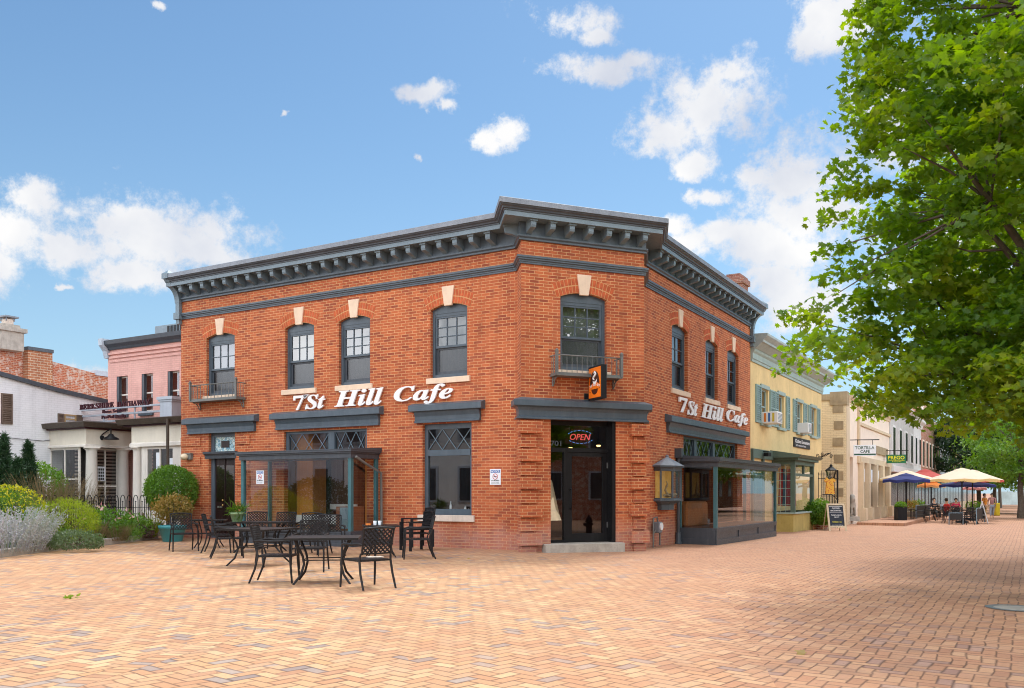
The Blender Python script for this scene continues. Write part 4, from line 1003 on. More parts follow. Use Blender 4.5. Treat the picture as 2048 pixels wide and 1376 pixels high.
# the two stacked black armchairs against the wall
def make_stack_chair():
    c = thing('stacking_armchair', 'black plastic armchair', 'chair', group='stacked black armchairs by the wall')
    mb = MB(); mb.box(-.24,.24,-.22,.25,.40,.435); obj('seat', mb, M['blackmetal'], c, local=True, bevel=.012)
    mb = MB(); y0, y1 = -.24,-.31
    mb.hexa([(-.25,y0-.012,.52),(.25,y0-.012,.52),(.25,y0+.012,.52),(-.25,y0+.012,.52),(-.26,y1-.012,.60),(.26,y1-.012,.60),(.26,y1+.012,.60),(-.26,y1+.012,.60)])
    lattice_mb(.48, .60, .90, y1+.02, y1-.03, 6, mb); mb.tube([(-.27,y1-.03,.91),(0,y1-.05,.93),(.27,y1-.03,.91)], .02, 6)
    for s_ in (-1,1): mb.tube([(s_*.26,y0,.42),(s_*.265,y1,.66),(s_*.27,y1-.03,.91)], .02, 6)
    obj('backrest', mb, M['blackmetal'], c, local=True)
    for s_ in (-1,1):
        for y in (-.27,.27):
            mb = MB(); mb.obox((s_*.29, y, .21 if y < 0 else .33), .045, .06, .42 if y < 0 else .66); obj('leg', mb, M['blackmetal'], c, local=True)
        mb = MB(); mb.obox((s_*.29, -.0, .67), .06, .60, .025); obj('armrest', mb, M['blackmetal'], c, local=True, bevel=.006)
    return c
sc0 = make_stack_chair(); X_, Y_ = at(832, 21.5), 21.5
sc0.location = (X_, Y_, 0); sc0.rotation_euler = (0,0,math.radians(120)); sc0['label'] = 'lower of two stacked black armchairs against the wall under the window'
copy_thing(sc0, (X_+.03, Y_+.03, .09), math.radians(120), 'upper of two stacked black armchairs against the wall under the window')
def make_table(size):
    c = thing('patio_table', 'square black metal mesh patio table', 'table', group='black metal tables on the terrace')
    s_ = size/2
    mb = MB(); mb.box(-s_, s_, -s_, s_, .692, .703)
    for a in (-1,1): mb.box(-s_-.01, s_+.01, a*s_-.012, a*s_+.012, .675, .708); mb.box(a*s_-.012, a*s_+.012, -s_+.013, s_-.013, .676, .707)
    obj('tabletop', mb, M['tabletop'], c, local=True)
    for a, b in ((-1,-1),(1,-1),(1,1),(-1,1)):
        k = s_*.80; pts = [(a*k*.95,b*k*.95,.69),(a*k*.82,b*k*.82,.56),(a*k*.68,b*k*.68,.42),(a*k*.64,b*k*.64,.30),(a*k*.74,b*k*.74,.14),(a*k*.98,b*k*.98,0)]
        tube_obj('leg', pts, [.016,.018,.018,.018,.018,.016], c)
    k = s_*.80*.66; mb = MB(); mb.tube([(k,k,.36),(-k,k,.36),(-k,-k,.36),(k,-k,.36),(k,k,.36)], .010, 5, cap=False, smooth=False); obj('stretcher', mb, M['chairm'], c, local=True)
    return c
t = NT('punched_tabletop'); gx = t.n('ShaderNodeTexBrick', ins={'Vector': t.n('ShaderNodeTexCoord').outputs['Object'], 'Color1': (.05,.05,.052,1), 'Color2': (.042,.042,.045,1), 'Mortar': (.008,.008,.008,1), 'Scale': 1.0, 'Mortar Size': .006, 'Brick Width': .03, 'Row Height': .03})
M['tabletop'] = t.out(t.principled(gx.outputs[0], .42, .3, bump=gx.outputs[1], bstr=.5, bdist=-.003))
tb = make_table(1.0)
TAB = [(648, 13.95, 7, 'nearest black mesh table, between the foreground chairs'), (519, 17.2, -22, 'middle black mesh table with an angled corner, behind the foreground chair'),
       (521, 21.0, 3, 'rear black mesh table carrying the green plant pot'), (418, 22.6, 10, 'leftmost black table beside the turquoise pot'), (762, 19.4, 12, 'small table holding an ashtray and cups right of the others')]
for i, (px_, Y_, ang, lab) in enumerate(TAB):
    X_ = at(px_, Y_)
    if i == 0: o_ = tb; o_.location = (X_, Y_, 0); o_.rotation_euler = (0,0,math.radians(ang)); o_['label'] = lab
    else: o_ = copy_thing(tb, (X_, Y_, 0), math.radians(ang), lab)
    if i == 4: o_.scale = (.76,.76,.97)
    if i == 2: o_.scale = (1.35,.9,1)
    if i == 3: o_.scale = (.8,.8,1)
    if i == 0: o_.scale = (1.08,1.0,1)
    if i == 1: o_.scale = (1.1,1.1,1)
X_, Y_ = at(748, 19.3), 19.3; z_ = .708*.97
mb = MB(); mb.lathe((X_-.12,Y_,z_), [(.06,0),(.065,.03),(.05,.035)], 12); single('ashtray', mb, flat('orange_tin', (.75,.20,.02)), 'small orange ashtray on the little right hand table', 'ashtray')
for i in range(2):
    mb = MB(); mb.lathe((X_+.02+i*.10,Y_+.02*i,z_), [(.03,0),(.04,.09),(.038,.092)], 10); single('paper_cup', mb, M['plate'], ['white paper cup next to the orange ashtray','pale paper cup farther from the orange ashtray'][i], 'cup', 'cups on the small table')
mb = MB(); mb.obox((at(745,13.3)+.03, 13.35, .434), .22, .16, .012, .5); single('folded_paper', mb, M['sill'], 'folded pale paper lying on the seat of the nearest chair', 'paper')
# hydrant on the far kerb (seen mirrored in the corner door)
hy = thing('fire_hydrant', 'black fire hydrant standing in the open, mirrored in the corner door glass', 'hydrant', (9.35, 15.3, gz(9.35)))
mb = MB(); mb.lathe((0,0,0), [(.17,0),(.17,.04),(.11,.05),(.105,.45),(.13,.46),(.13,.49),(.115,.50),(.10,.58),(.05,.64),(.03,.66),(.03,.70),(.001,.70)], 18)
for a in (-1,1): mb.tube([(0,0,.38),(a*.19,0,.38)], .055, 10)
mb.tube([(0,0,.36),(0,-.2,.36)], .07, 12); obj('barrel', mb, M['blackmetal'], hy, local=True)
# ================================================================== foliage
RNG = np.random.default_rng(11)
def rotmats(n, tilt=1.0, rng=RNG, up=None):
    """random leaf frames: normal leans from vertical by about tilt radians"""
    yaw = rng.uniform(0, 2*PI, n); pitch = rng.normal(0, tilt, n); roll = rng.normal(0, tilt, n)
    cy, sy, cp, sp, cr, sr = np.cos(yaw), np.sin(yaw), np.cos(pitch), np.sin(pitch), np.cos(roll), np.sin(roll)
    R = np.empty((n,3,3))
    R[:,0,0]=cy*cr-sy*sp*sr; R[:,0,1]=-sy*cp; R[:,0,2]=cy*sr+sy*sp*cr
    R[:,1,0]=sy*cr+cy*sp*sr; R[:,1,1]=cy*cp;  R[:,1,2]=sy*sr-cy*sp*cr
    R[:,2,0]=-cp*sr;         R[:,2,1]=sp;     R[:,2,2]=cp*cr
    return R
MAPLE_V = [(0,0,0),(.10,-.02,-.02),(.34,-.02,-.07),(.25,.12,-.05),(.58,.34,-.12),(.36,.40,-.07),(.40,.58,-.09),(.15,.58,-.02),(0,1,-.05)]
def mirror(t_):
    v = list(t_); k = len(v); v2 = v+[(-x,y,z) for x,y,z in v[1:-1]]
    f1 = tuple(range(k)); f2 = (0,)+tuple([k-1])+tuple(range(k+len(v)-3, k-1, -1))
    return np.array(v2, float), [f1, f2]
MAPLE = mirror(MAPLE_V)
OVAL = mirror([(0,0,0),(.2,.25,-.04),(.22,.55,-.05),(0,1,0)])
BLADE = (np.array([(-.02,0,0),(.02,0,0),(.014,.6,.02),(0,1,-.08),(-.014,.6,.02)], float), [(0,1,2,3,4)])
NEEDLE = (np.array([(-.07,0,0),(.07,0,0),(.05,.6,.03),(0,1,0),(-.05,.6,.03)], float), [(0,1,2,3,4)])
def scatter(name, tmpl, P, size, mat, parent=None, tilt=.9, R=None, rng=RNG, jitter=.3):
    V0, F0 = tmpl; n = len(P); k = len(V0)
    if R is None: R = rotmats(n, tilt, rng)
    s = (np.asarray(size)*np.ones(n))*rng.uniform(1-jitter, 1+jitter, n)
    V = np.einsum('nij,kj->nki', R, V0)*s[:,None,None]+P[:,None,:]
    if parent is not None: V = V-np.array(wloc(parent))
    me = bpy.data.meshes.new(name)
    fl = [len(f) for f in F0]; flat_f = np.concatenate([np.array(f) for f in F0]); L = len(flat_f)
    me.vertices.add(n*k); me.vertices.foreach_set('co', V.reshape(-1).astype(np.float32))
    me.loops.add(n*L); me.loops.foreach_set('vertex_index', (flat_f[None,:]+np.arange(n)[:,None]*k).reshape(-1).astype(np.int32))
    m = n*len(F0); st = np.concatenate([[0], np.cumsum(fl)[:-1]])
    me.polygons.add(m); me.polygons.foreach_set('loop_start', (st[None,:]+np.arange(n)[:,None]*L).reshape(-1).astype(np.int32))
    me.materials.append(mat); me.update(calc_edges=True); me.validate()
    o = bpy.data.objects.new(name, me); COL.objects.link(o)
    if parent is not None: o.parent = parent
    return o
def in_ell(c, r, n, lo=.5, rng=RNG):
    d = rng.normal(size=(n,3)); d /= np.linalg.norm(d, axis=1)[:,None]
    q = rng.uniform(lo**3, 1, n)**(1/3)
    return np.array(c)+d*q[:,None]*np.array(r)
def clusters(C, per, rad, flat_=.35, rng=RNG, droop=0, centre=None):
    n = len(C); o = rng.normal(size=(n,per,3)); o /= np.linalg.norm(o, axis=2)[:,:,None]
    o *= rng.uniform(.05,1,(n,per,1))**(1/2)
    o[:,:,2] *= flat_
    rr = rad*rng.uniform(.6,1.35,(n,1,1))
    o *= rr
    if droop: o[:,:,2] -= droop*(o[:,:,0]**2+o[:,:,1]**2)/rad
    return (C[:,None,:]+o).reshape(-1,3)
G1, G2, G3 = (.050,.105,.018), (.085,.155,.028), (.20,.24,.03)
M['maple'] = leafmat('maple_leaf', (.065,.155,.026), (.125,.235,.036), (.30,.37,.03), .56, .42)
M['bark'] = paint('bark', (.11,.085,.065), .9, var=.35, scale=9, grime=.5, bstr=.8)
M['evergreen'] = leafmat('dark_evergreen', (.012,.045,.016), (.03,.075,.022), None, .15)
M['leafy'] = leafmat('mid_green_leaf', (.07,.17,.02), (.12,.25,.03), (.19,.28,.03), .35)
M['lime'] = leafmat('lime_leaf', (.22,.30,.010), (.36,.42,.015), (.10,.20,.015), .35)
M['goldleaf'] = leafmat('golden_leaf', (.30,.22,.05), (.42,.26,.07), (.16,.14,.03), .3)
M['sage'] = leafmat('silver_sage', (.36,.39,.34), (.44,.42,.50), (.24,.30,.20), .2)
M['straw'] = leafmat('straw_grass', (.24,.16,.08), (.14,.13,.04), (.30,.22,.12), .3)
M['yflower'] = leafmat('yellow_bloom', (.50,.42,.01), (.38,.38,.02), None, .3)
M['rose'] = leafmat('pink_rose', (.60,.25,.25), (.75,.5,.45), None, .3)
M['soil'] = paint('mulch', (.07,.045,.03), .95, var=.4, scale=12, grime=.5)
def tree(name, label, base, trunk_h, blobs, ncl, per, rad, leaf, mat, tmpl=OVAL, tr=.16, group=None, limbs=14, lo=.45, seed=1, tilt=.8, droop=0, cull=None, flat_=.4):
    rng = np.random.default_rng(seed); t_ = thing(name, label, 'tree', base, group=group)
    tot = sum(b[1][0]*b[1][1]*b[1][2] for b in blobs); Cs = []
    for c, r in blobs:
        n = max(4, int(ncl*(r[0]*r[1]*r[2])/tot)); Cs.append(in_ell(c, r, n, lo, rng))
    C = np.concatenate(Cs)
    if cull is not None: C = C[[cull(p) for p in C]]
    P = clusters(C, per, rad, flat_, rng, droop)
    scatter('crown', tmpl, P, leaf, mat, t_, tilt, rng=rng)
    b = Vector(base); mb = MB(); top = b+Vector((0,0,trunk_h)); cen = Vector(np.mean(C, axis=0))
    apex = top+(cen-top)*.9; apex.z = max(apex.z, top.z+.5)
    mb.tube([b, b+Vector((.02,.03,trunk_h*.3)), b+Vector((-.03,.05,trunk_h*.7)), top, top+(apex-top)*.5, apex], [tr*1.35, tr, tr*.9, tr*.8, tr*.5, tr*.15], 10)
    obj('trunk', mb, M['bark'], t_)
    mb = MB(); random.seed(seed); pick = rng.permutation(len(C))[:limbs*6]
    mains = []
    for i in pick[:limbs]:
        e = Vector(C[i]); k = random.uniform(0, .7); s_ = top+(apex-top)*k; m1 = s_.lerp(e, .35)+Vector((0,0,.25)); m2 = s_.lerp(e, .7)+Vector((0,0,.15))
        mb.tube([s_, m1, m2, e], [tr*.42, tr*.32, tr*.2, tr*.06], 6); mains += [m1, m2]
    for i in pick[limbs:]:
        e = Vector(C[i]); s_ = min(mains, key=lambda q: (q-e).length); m1 = s_.lerp(e, .5)+Vector((random.uniform(-.1,.1),)*3)
        mb.tube([s_, m1, e], [tr*.12, tr*.08, tr*.03], 4)
    obj('limbs', mb, M['bark'], t_)
    return t_
# big maple at the right
bx, by = 8.2, 12.6
blobs = [((8.75,12.4,7.0),(3.95,3.4,4.6)), ((6.7,12.6,3.75),(2.75,2.0,1.15)), ((5.3,12.8,4.0),(1.7,1.2,.85)), ((6.6,9.6,6.0),(1.9,1.5,1.9)), ((7.2,14.5,3.5),(2.6,1.6,1.1)), ((6.0,12.0,8.2),(1.5,1.5,2.6)), ((5.9,12.5,5.7),(1.55,1.4,1.7)), ((8.2,11.6,3.3),(2.8,2.4,1.1)), ((7.6,12.2,2.95),(2.7,1.5,.8)), ((8.3,10.6,2.85),(2.6,1.5,.7)), ((7.4,13.6,2.9),(2.2,1.2,.7))]
def cullm(p):
    return p[0] < 12.6 and p[2] > 2.1
tree('maple_tree', 'large leafy maple filling the right side, branches spreading over the brick street', (bx,by,gz(bx)), 2.6, blobs, 1400, 66, .41, .104, M['maple'], MAPLE, .21, limbs=26, lo=.42, seed=5, tilt=.62, droop=.25, cull=cullm, flat_=.34)
tree('maple_tree', 'second leafy maple farther down the right side, behind the nearest maple', (13.9,20.5,gz(13.9)), 3.2, [((13.6,20.5,7.6),(4.6,4.0,3.6)), ((12.2,20.0,6.2),(3.0,2.4,1.6))], 300, 55, .75, .17, M['maple'], MAPLE, .22, limbs=16, lo=.45, seed=15, tilt=.62, droop=.2, flat_=.34)
# garden plants
def shrub(name, label, c, r, n, leaf, mat, tmpl=OVAL, tilt=.9, cat='shrub', seed=2, lo=.72, extra=None, group=None, lump=.12, stem=.02):
    rng = np.random.default_rng(seed); b = (c[0], c[1], .1); t_ = thing(name, label, cat, b, group=group)
    L = in_ell(c, [x*.86 for x in r], 60, .9, rng); P = in_ell(c, r, n, lo, rng)
    d = np.linalg.norm(P[:,None,:]-L[None,:,:], axis=2).min(axis=1); P = P[d < lump*3.0*max(r)] if lump else P
    P = P+rng.normal(scale=.025, size=P.shape); P = P[P[:,2] > .08]
    scatter('foliage', tmpl, P, leaf, mat, t_, tilt, rng=rng)
    mb = MB(); random.seed(seed)
    for i in range(7):
        e = (c[0]+random.uniform(-.6,.6)*r[0], c[1]+random.uniform(-.6,.6)*r[1], c[2]+random.uniform(-.2,.6)*r[2])
        mb.tube([b, ((b[0]+e[0])/2, (b[1]+e[1])/2, (b[2]+e[2])*.55), e], [stem, stem*.7, stem*.3], 5)
    obj('stem', mb, M['bark'], t_)
    if extra:
        P2 = in_ell(c, [x*1.03 for x in r], extra[0], .93, rng); P2 = P2[P2[:,2] > c[2]-.1*r[2]]; scatter(extra[3], extra[4] if len(extra) > 4 else OVAL, P2, extra[1], extra[2], t_, 1.2, rng=rng)
    return t_
def pt(px, Y, z): return (at(px, Y), Y, z)
shrub('round_shrub', 'clipped bright green globe shrub by the left end of the brick cafe', pt(343,26.9,1.45), (.76,.72,.74), 15000, .06, M['leafy'], OVAL, 1.1, seed=3, lump=0, lo=.86)
shrub('golden_shrub', 'bright lime yellow mounded shrub near the front of the garden bed', pt(132,22.3,.66), (.80,.8,.60), 7000, .07, M['lime'], NEEDLE, 1.1, seed=4)
shrub('catmint_clump', 'low grey green clump spilling over the kerb below the lime shrub', pt(150,21.0,.24), (.66,.55,.26), 2600, .06, M['sage2'] if 'sage2' in M else leafmat('grey_green', (.09,.14,.06), (.16,.21,.11), (.07,.12,.03), .3), OVAL, 1.1, seed=6)
shrub('rose_bush', 'green rose bush with a few pink blooms in front of the hoop fence', pt(215,24.8,.55), (.80,.8,.46), 2300, .085, M['leafy'], OVAL, 1.0, seed=7, lo=.3, extra=(46,.12,M['rose'],'rose_bloom',OVAL))
shrub('rose_bush', 'smaller green bush right of the pink roses by the hoop fence', pt(262,25.6,.42), (.60,.6,.34), 1500, .08, M['leafy'], OVAL, 1.0, seed=8, lo=.3)
shrub('flowering_shrub', 'feathery green shrub with yellow blooms at the far left edge', pt(18,22.6,.95), (.85,.8,.62), 5200, .075, M['leafy'], NEEDLE, 1.2, seed=9, lo=.4, extra=(1500,.07,M['yflower'],'yellow_bloom',OVAL))
shrub('potted_shrub', 'yellowish twiggy shrub above the turquoise pot', pt(345,26.0,.95), (.62,.45,.42), 1800, .075, M['goldleaf'], OVAL, 1.1, seed=10, lo=.35)
shrub('broadleaf_shrub', 'mid green shrub behind the two dark conifers at the far left', pt(60,28.6,1.5), (1.2,.8,.9), 3400, .11, M['leafy'], OVAL, .9, seed=12)
shrub('low_shrub', 'low green plant beside the kerb in front of the fence end', pt(252,24.6,.24), (.45,.35,.22), 1200, .07, M['leafy'], NEEDLE, .7, seed=13)
shrub('low_shrub', 'purplish low plant at the far corner of the garden bed by the block', pt(288,25.8,.25), (.3,.3,.22), 700, .06, leafmat('purple_leaf', (.12,.06,.06), (.20,.12,.10), None, .2), OVAL, .7, seed=14)
def conifer(label, px_, Y, ztop, r, seed):
    rng = np.random.default_rng(seed); x = at(px_, Y); t_ = thing('conifer', label, 'tree', (x, Y, .1), group='dark conifers at the far left')
    n = 5200; h = rng.uniform(0, 1, n)**.8; ang = rng.uniform(0, 2*PI, n)
    rad = r*(1-h*.95)*(.75+.25*np.sin(ang*5+h*22))*rng.uniform(.5,1,n)**.5
    P = np.stack([x+rad*np.cos(ang), Y+rad*np.sin(ang), .25+(ztop-.25)*h+rng.normal(0,.05,n)], 1)
    scatter('crown', NEEDLE, P, .17, M['evergreen'], t_, .9, rng=rng); mb = MB(); mb.tube([(x,Y,0),(x,Y,ztop*.9)], [.06,.02], 6); obj('trunk', mb, M['bark'], t_)
conifer('dark conifer at the left picture edge in front of the white brick wall', 8, 27, 3.05, .75, 21)
conifer('dark conifer just right of another, in front of the white brick wall', 57, 27.2, 2.85, .7, 22)
conifer('third dark conifer lower and between two others', 35, 26.2, 2.3, .6, 23)
def stems(name, label, cen, spread, n, h, mat, lean=.45, per=26, leaf=.05, cat='plant', tm=OVAL, seed=1, stemr=.005, bloom=None, group=None):
    rng = np.random.default_rng(seed); random.seed(seed); t_ = thing(name, label, cat, (cen[0],cen[1],.1), group=group); mb = MB(); pts = []
    for i in range(n):
        a = random.uniform(0, 2*PI); q = random.random()**.5; b = Vector((cen[0]+spread[0]*q*math.cos(a)*.5, cen[1]+spread[1]*q*math.sin(a)*.5, .1))
        hh = h*random.uniform(.6,1.1); l = lean*hh*random.uniform(.3,1.3); a2 = a+random.uniform(-.7,.7)
        tip = b+Vector((math.cos(a2)*l, math.sin(a2)*l, hh)); mid = b.lerp(tip, .5)+Vector((0,0,.10*hh))
        mb.tube([b, mid, tip], [stemr, stemr*.8, stemr*.4], 3, cap=False)
        for k in range(per):
            s_ = .25+.75*k/per; p = b.lerp(mid, s_*2) if s_ < .5 else mid.lerp(tip, s_*2-1); pts.append(p)
    obj('stem', mb, mat, t_); P = np.array(pts)+rng.normal(0, .012, (len(pts),3)); scatter('leaves', tm, P, leaf, mat if not bloom else bloom, t_, 1.2, rng=rng)
    return t_
stems('sage_clump', 'wispy silvery lavender sage sprawling over the front corner of the bed', pt(14,19.6,0), (1.2,2.2), 210, .92, M['sage'], .62, 34, .045, seed=31, stemr=.006)
stems('sage_clump', 'second silvery sage clump behind the first, nearer the yellow blooms', pt(60,20.5,0), (.6,1.2), 60, .78, M['sage'], .5, 30, .045, seed=32, stemr=.006)
stems('ornamental_grass', 'tall straw coloured grass tuft behind the lime shrub', pt(100,25.4,0), (.8,.8), 330, 1.75, M['straw'], .42, 5, .10, tm=BLADE, seed=33, stemr=.006)
stems('ornamental_grass', 'second straw coloured grass tuft nearer the white columns', pt(150,26.4,0), (.7,.7), 220, 1.55, M['straw'], .42, 5, .10, tm=BLADE, seed=34, stemr=.006)
stems('yucca', 'small pale spiky yucca beside the concrete block', pt(306,26.2,0), (.12,.12), 34, .75, M['lime'], .7, 3, .2, tm=BLADE, seed=35, stemr=.010)
for i_, (a_, b_, h_, l_) in enumerate(((182,22.6,.55,'in front of the roses'),(108,21.6,.5,'between the silver sage and the lime shrub'),(235,24.0,.45,'by the kerb before the hoop fence'),(20,21.2,.75,'beside the silver sage'),(296,26.4,.4,'at the corner of the bed'),(55,23.2,.85,'behind the silver sage'))):
    stems('grass_clump', 'loose green grass clump '+l_, pt(a_,b_,0), (.5,.4), 90, h_, M['leafy'] if i_ % 2 else M['straw'], .6, 4, .10, tm=BLADE, seed=81+i_, stemr=.005)
# garden bed and kerb
KP = [(-10.55,15.8),(-10.62,18),(-10.70,20.5),(-10.85,23),(-11.0,25.2),(-10.85,26.9)]
KP = [(at(-40,18.4),17.9), (at(6,19.3),19.0), (at(80,20.9),20.6), (at(190,23.1),22.8), (at(262,25.2),25.0), (at(322,27.3),26.9)]
mb = MB(); 
for (a, b) in zip(KP[:-1], KP[1:]):
    d = Vector((b[0]-a[0], b[1]-a[1], 0)).normalized(); n = Vector((-d.y, d.x, 0))*.09; L_ = (Vector(b+(0,))-Vector(a+(0,))).length; kk = max(1, int(L_/1.2))
    for i in range(kk):
        p, q = Vector(a+(0,)).lerp(Vector(b+(0,)), i/kk)+d*.006, Vector(a+(0,)).lerp(Vector(b+(0,)), (i+1)/kk)-d*.006
        mb.hexa([tuple(v+Vector((0,0,z))) for z in (-.1,.17) for v in (p-n,q-n,q+n,p+n)])
o_ = single('garden_kerb', mb, M['concrete'], 'low weathered concrete kerb edging the garden bed at the left', 'kerb', bevel=.012)
mb = MB(); bed = [(a-.08, b, .10) for a, b in KP]+[(-13.2,30.5,.10),(-24,30.5,.10),(-24,17.9,.10)]; mb.poly(bed); struct('garden_soil', mb, M['soil'])
mb = MB(); c = pt(313,27.2,0); mb.obox((c[0],c[1],.27), .34,.5,.42, .5); single('concrete_block', mb, M['concrete'], 'square concrete block closing the end of the garden kerb', 'block', bevel=.02)
tp = thing('plant_pot', 'large turquoise plant pot at the foot of the cafe wall', 'plant pot', pt(345,25.4,0)); c = pt(345,25.4,0)
M['turq'] = paint('turquoise_glaze', (.045,.24,.26), .35, var=.15)
mb = MB(); mb.lathe(c, [(.26,0),(.27,.02),(.36,.36),(.385,.37),(.39,.45),(.36,.46),(.35,.40),(.01,.39)], 24); obj('pot', mb, M['turq'], tp)
mb = MB(); mb.lathe((c[0],c[1],.395), [(.35,0),(.2,.02),(.01,.03)], 16); obj('soil', mb, M['soil'], tp)
tp = thing('plant_pot', 'small sage green plant pot on the left end of the rear table', 'plant pot', pt(474,20.8,.708)); c = pt(474,20.8,.708)
mb = MB(); mb.lathe(c, [(.10,0),(.11,.01),(.145,.17),(.165,.175),(.165,.215),(.14,.22)], 18); obj('pot', mb, paint('sage_green_glaze', (.22,.33,.17), .4), tp)
P = in_ell((c[0],c[1],c[2]+.26), (.2,.15,.1), 160, .1); scatter('plant', BLADE, P, .22, M['leafy'], tp, 1.0)
# hoop fence
hf = thing('hoop_fence', 'low black iron fence of hooped bars running through the garden', 'fence', pt(190,25.6,.1)); mb = MB(); A, B = Vector(pt(76,24.9,.1)), Vector(pt(305,26.6,.1)); n = 17
for i in range(n):
    p, q = A.lerp(B, i/n), A.lerp(B, (i+.72)/n); m_ = (p+q)/2; w_ = (q-p)/2
    mb.tube([p, p+Vector((0,0,1.05))]+[m_-w_*math.cos(t_*PI/6)+Vector((0,0,1.05+.16*math.sin(t_*PI/6))) for t_ in range(1,6)]+[q+Vector((0,0,1.05)), q], .012, 5)
    mm = A.lerp(B, (i+.36)/n); mb.tube([mm, mm+Vector((0,0,1.0))], .010, 5); mb.ball(mm+Vector((0,0,1.02)), .022, 6)
obj('hoops', mb, M['blackmetal'], hf)
mb = MB()
for z in (.2, .85): mb.tube([A+Vector((0,0,z)), B+Vector((0,0,z))], .012, 4)
obj('rail', mb, M['blackmetal'], hf)
mb = MB(); c = G(147,1197); P = in_ell((c[0],c[1],.02), (.12,.1,.012), 14, .1); o_ = scatter('weed_tuft', OVAL, P, .09, M['lime'], None, .5); tag(o_, 'tiny green weed sprouting from the paving at the left', 'weed')

# a few fallen leaves on the paving
rngl = np.random.default_rng(77); fl_ = None
spots = [(935,1118,'in front of the big window'),(1420,1100,'at the foot of the right bay'),(1700,1200,'under the maple, left of the manhole'),(1610,1310,'low in the right foreground'),(820,1230,'right of the nearest chair')]
for i, (a, b, w_) in enumerate(spots):
    p = G(a, b); R = rotmats(1, .25, rngl); o_ = scatter('fallen_leaf', MAPLE, np.array([(p[0],p[1],gz(p[0])+.012)]), .085, M['goldleaf'], None, R=R, rng=rngl)
    tag(o_, 'small dry'+' fallen leaf on the paving '+w_, 'leaf', 'fallen leaves on the paving')
# ================================================================== buildings to the left
M['pinkbrick'] = bricks('pink_painted_brick', (.80,.45,.38), (.74,.40,.34), (.60,.32,.27), bw=.23, rh=.072, ms=.007, vary=.15, grime=.12, painted=True)
M['whitebrick'] = bricks('white_painted_brick', (.90,.90,.92), (.88,.88,.90), (.78,.78,.79), bw=.23, rh=.075, ms=.008, vary=.08, grime=.1, painted=True)
M['oldbrick'] = bricks('old_orange_brick', (.50,.13,.05), (.36,.085,.035), (.60,.42,.30), bw=.23, rh=.075, ms=.012, dark=(.24,.07,.04), vary=.3, grime=.3, white=.7)
M['cream'] = paint('cream_stucco', (.76,.70,.58), .7, var=.06, grime=.12)
M['creamd'] = paint('warm_white_trim', (.78,.73,.65), .6, var=.05, grime=.15)
M['brownroof'] = paint('brown_gutter', (.07,.05,.035), .5)
M['maroon'] = paint('maroon_paint', (.055,.008,.016), .5)
M['bluegrey'] = paint('pale_blue_grey_paint', (.46,.51,.57), .5, var=.06)
M['shutter'] = paint('brown_shutter', (.16,.11,.08), .7, var=.2)
def simple_window(F_, u0, u1, z0, z1, parent, mf, o=-.12, rows=2, cols=1, pane=None, t_=.05, back=True):
    a, b = min(u0,u1), max(u0,u1)
    mb = MB(); mb.fbox(F_, a, a+t_, z0, z1, o-.05, o); mb.fbox(F_, b-t_, b, z0, z1, o-.05, o); mb.fbox(F_, a+t_, b-t_, z0, z0+t_, o-.05, o-.002); mb.fbox(F_, a+t_, b-t_, z1-t_, z1, o-.05, o-.002)
    for i in range(1, rows): z = z0+(z1-z0)*i/rows; mb.fbox(F_, a+t_, b-t_, z-.025, z+.025, o-.05, o-.003)
    for i in range(1, cols): u = a+(b-a)*i/cols; mb.fbox(F_, u-.025, u+.025, z0+t_, z1-t_, o-.048, o-.001)
    w = obj('window', mb, mf, parent)
    mb = MB(); mb.fquad(F_, a+t_, b-t_, z0+t_, z1-t_, o-.03); obj('pane', mb, pane or M['glassd'], w)
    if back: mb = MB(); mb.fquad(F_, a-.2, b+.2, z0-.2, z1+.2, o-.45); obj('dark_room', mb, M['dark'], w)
    return w
# pink house
FP = FL.off(-2.0)
pk = thing('pink_house', 'pink painted brick two storey house behind the cream shopfront', 'house', FP.P(15,0,0))
u0, u1 = FP.u(330)-6, FP.u(216); ztop = FP.z(300, 684)
pw = []
for a, b, yt, yb, px_ in ((233,255.5,752,822,244), (283,305.6,747,822,294), (335,359,743,814,347)):
    pw.append((FP.u(b), FP.u(a), FP.z(px_,yb), FP.z(px_,yt)))
zb, zt = pw[1][2], pw[1][3]; pw = [(a,b,zb,zt,0) for a,b,_,_ in pw]
mb = MB(); wall(mb, FP, FP.u(362)-3.5, u1, 0, ztop, pw, .2)
q0, q1 = FP.P(u1,0,0), FP.P(u1,0,-8); mb.poly([(q0[0],q0[1],0),(q1[0],q1[1],0),(q1[0],q1[1],ztop),(q0[0],q0[1],ztop)])
mb.poly([FP.P(FP.u(362)-3.5,ztop,0),FP.P(u1,ztop,0),FP.P(u1,ztop,-8),FP.P(FP.u(362)-3.5,ztop,-8)])
obj('wall', mb, M['pinkbrick'], pk)
for i, (a, b, z0, z1, _) in enumerate(pw):
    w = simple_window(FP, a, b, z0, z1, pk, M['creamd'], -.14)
    mb = MB(); mb.fbox(FP, b-.10, b, z0, z1, -.135, -.02); obj('jamb_lining', mb, M['greyd'], w)
    mb = MB(); mb.fbox(FP, a-.05, b+.08, z0-.16, z0-.002, -.1, .08); obj('sill', mb, M['grey'], w)
mb = MB()
for k, z in enumerate((ztop-.22, ztop-.36, ztop-.50)): mb.fbox(FP, FP.u(362)-3.5, u1-.12, z-.07, z, -.05, .07-.02*k)
obj('corbel_band', mb, M['pinkbrick'], pk)
mb = MB(); mb.prism(FP, FP.u(362)-3.5, u1+.05, [(-.2,ztop-.12),(.06,ztop-.12),(.1,ztop-.04),(.22,ztop+.06),(.25,ztop+.2),(-.2,ztop+.22)])
obj('cornice', mb, M['greyd'], pk)
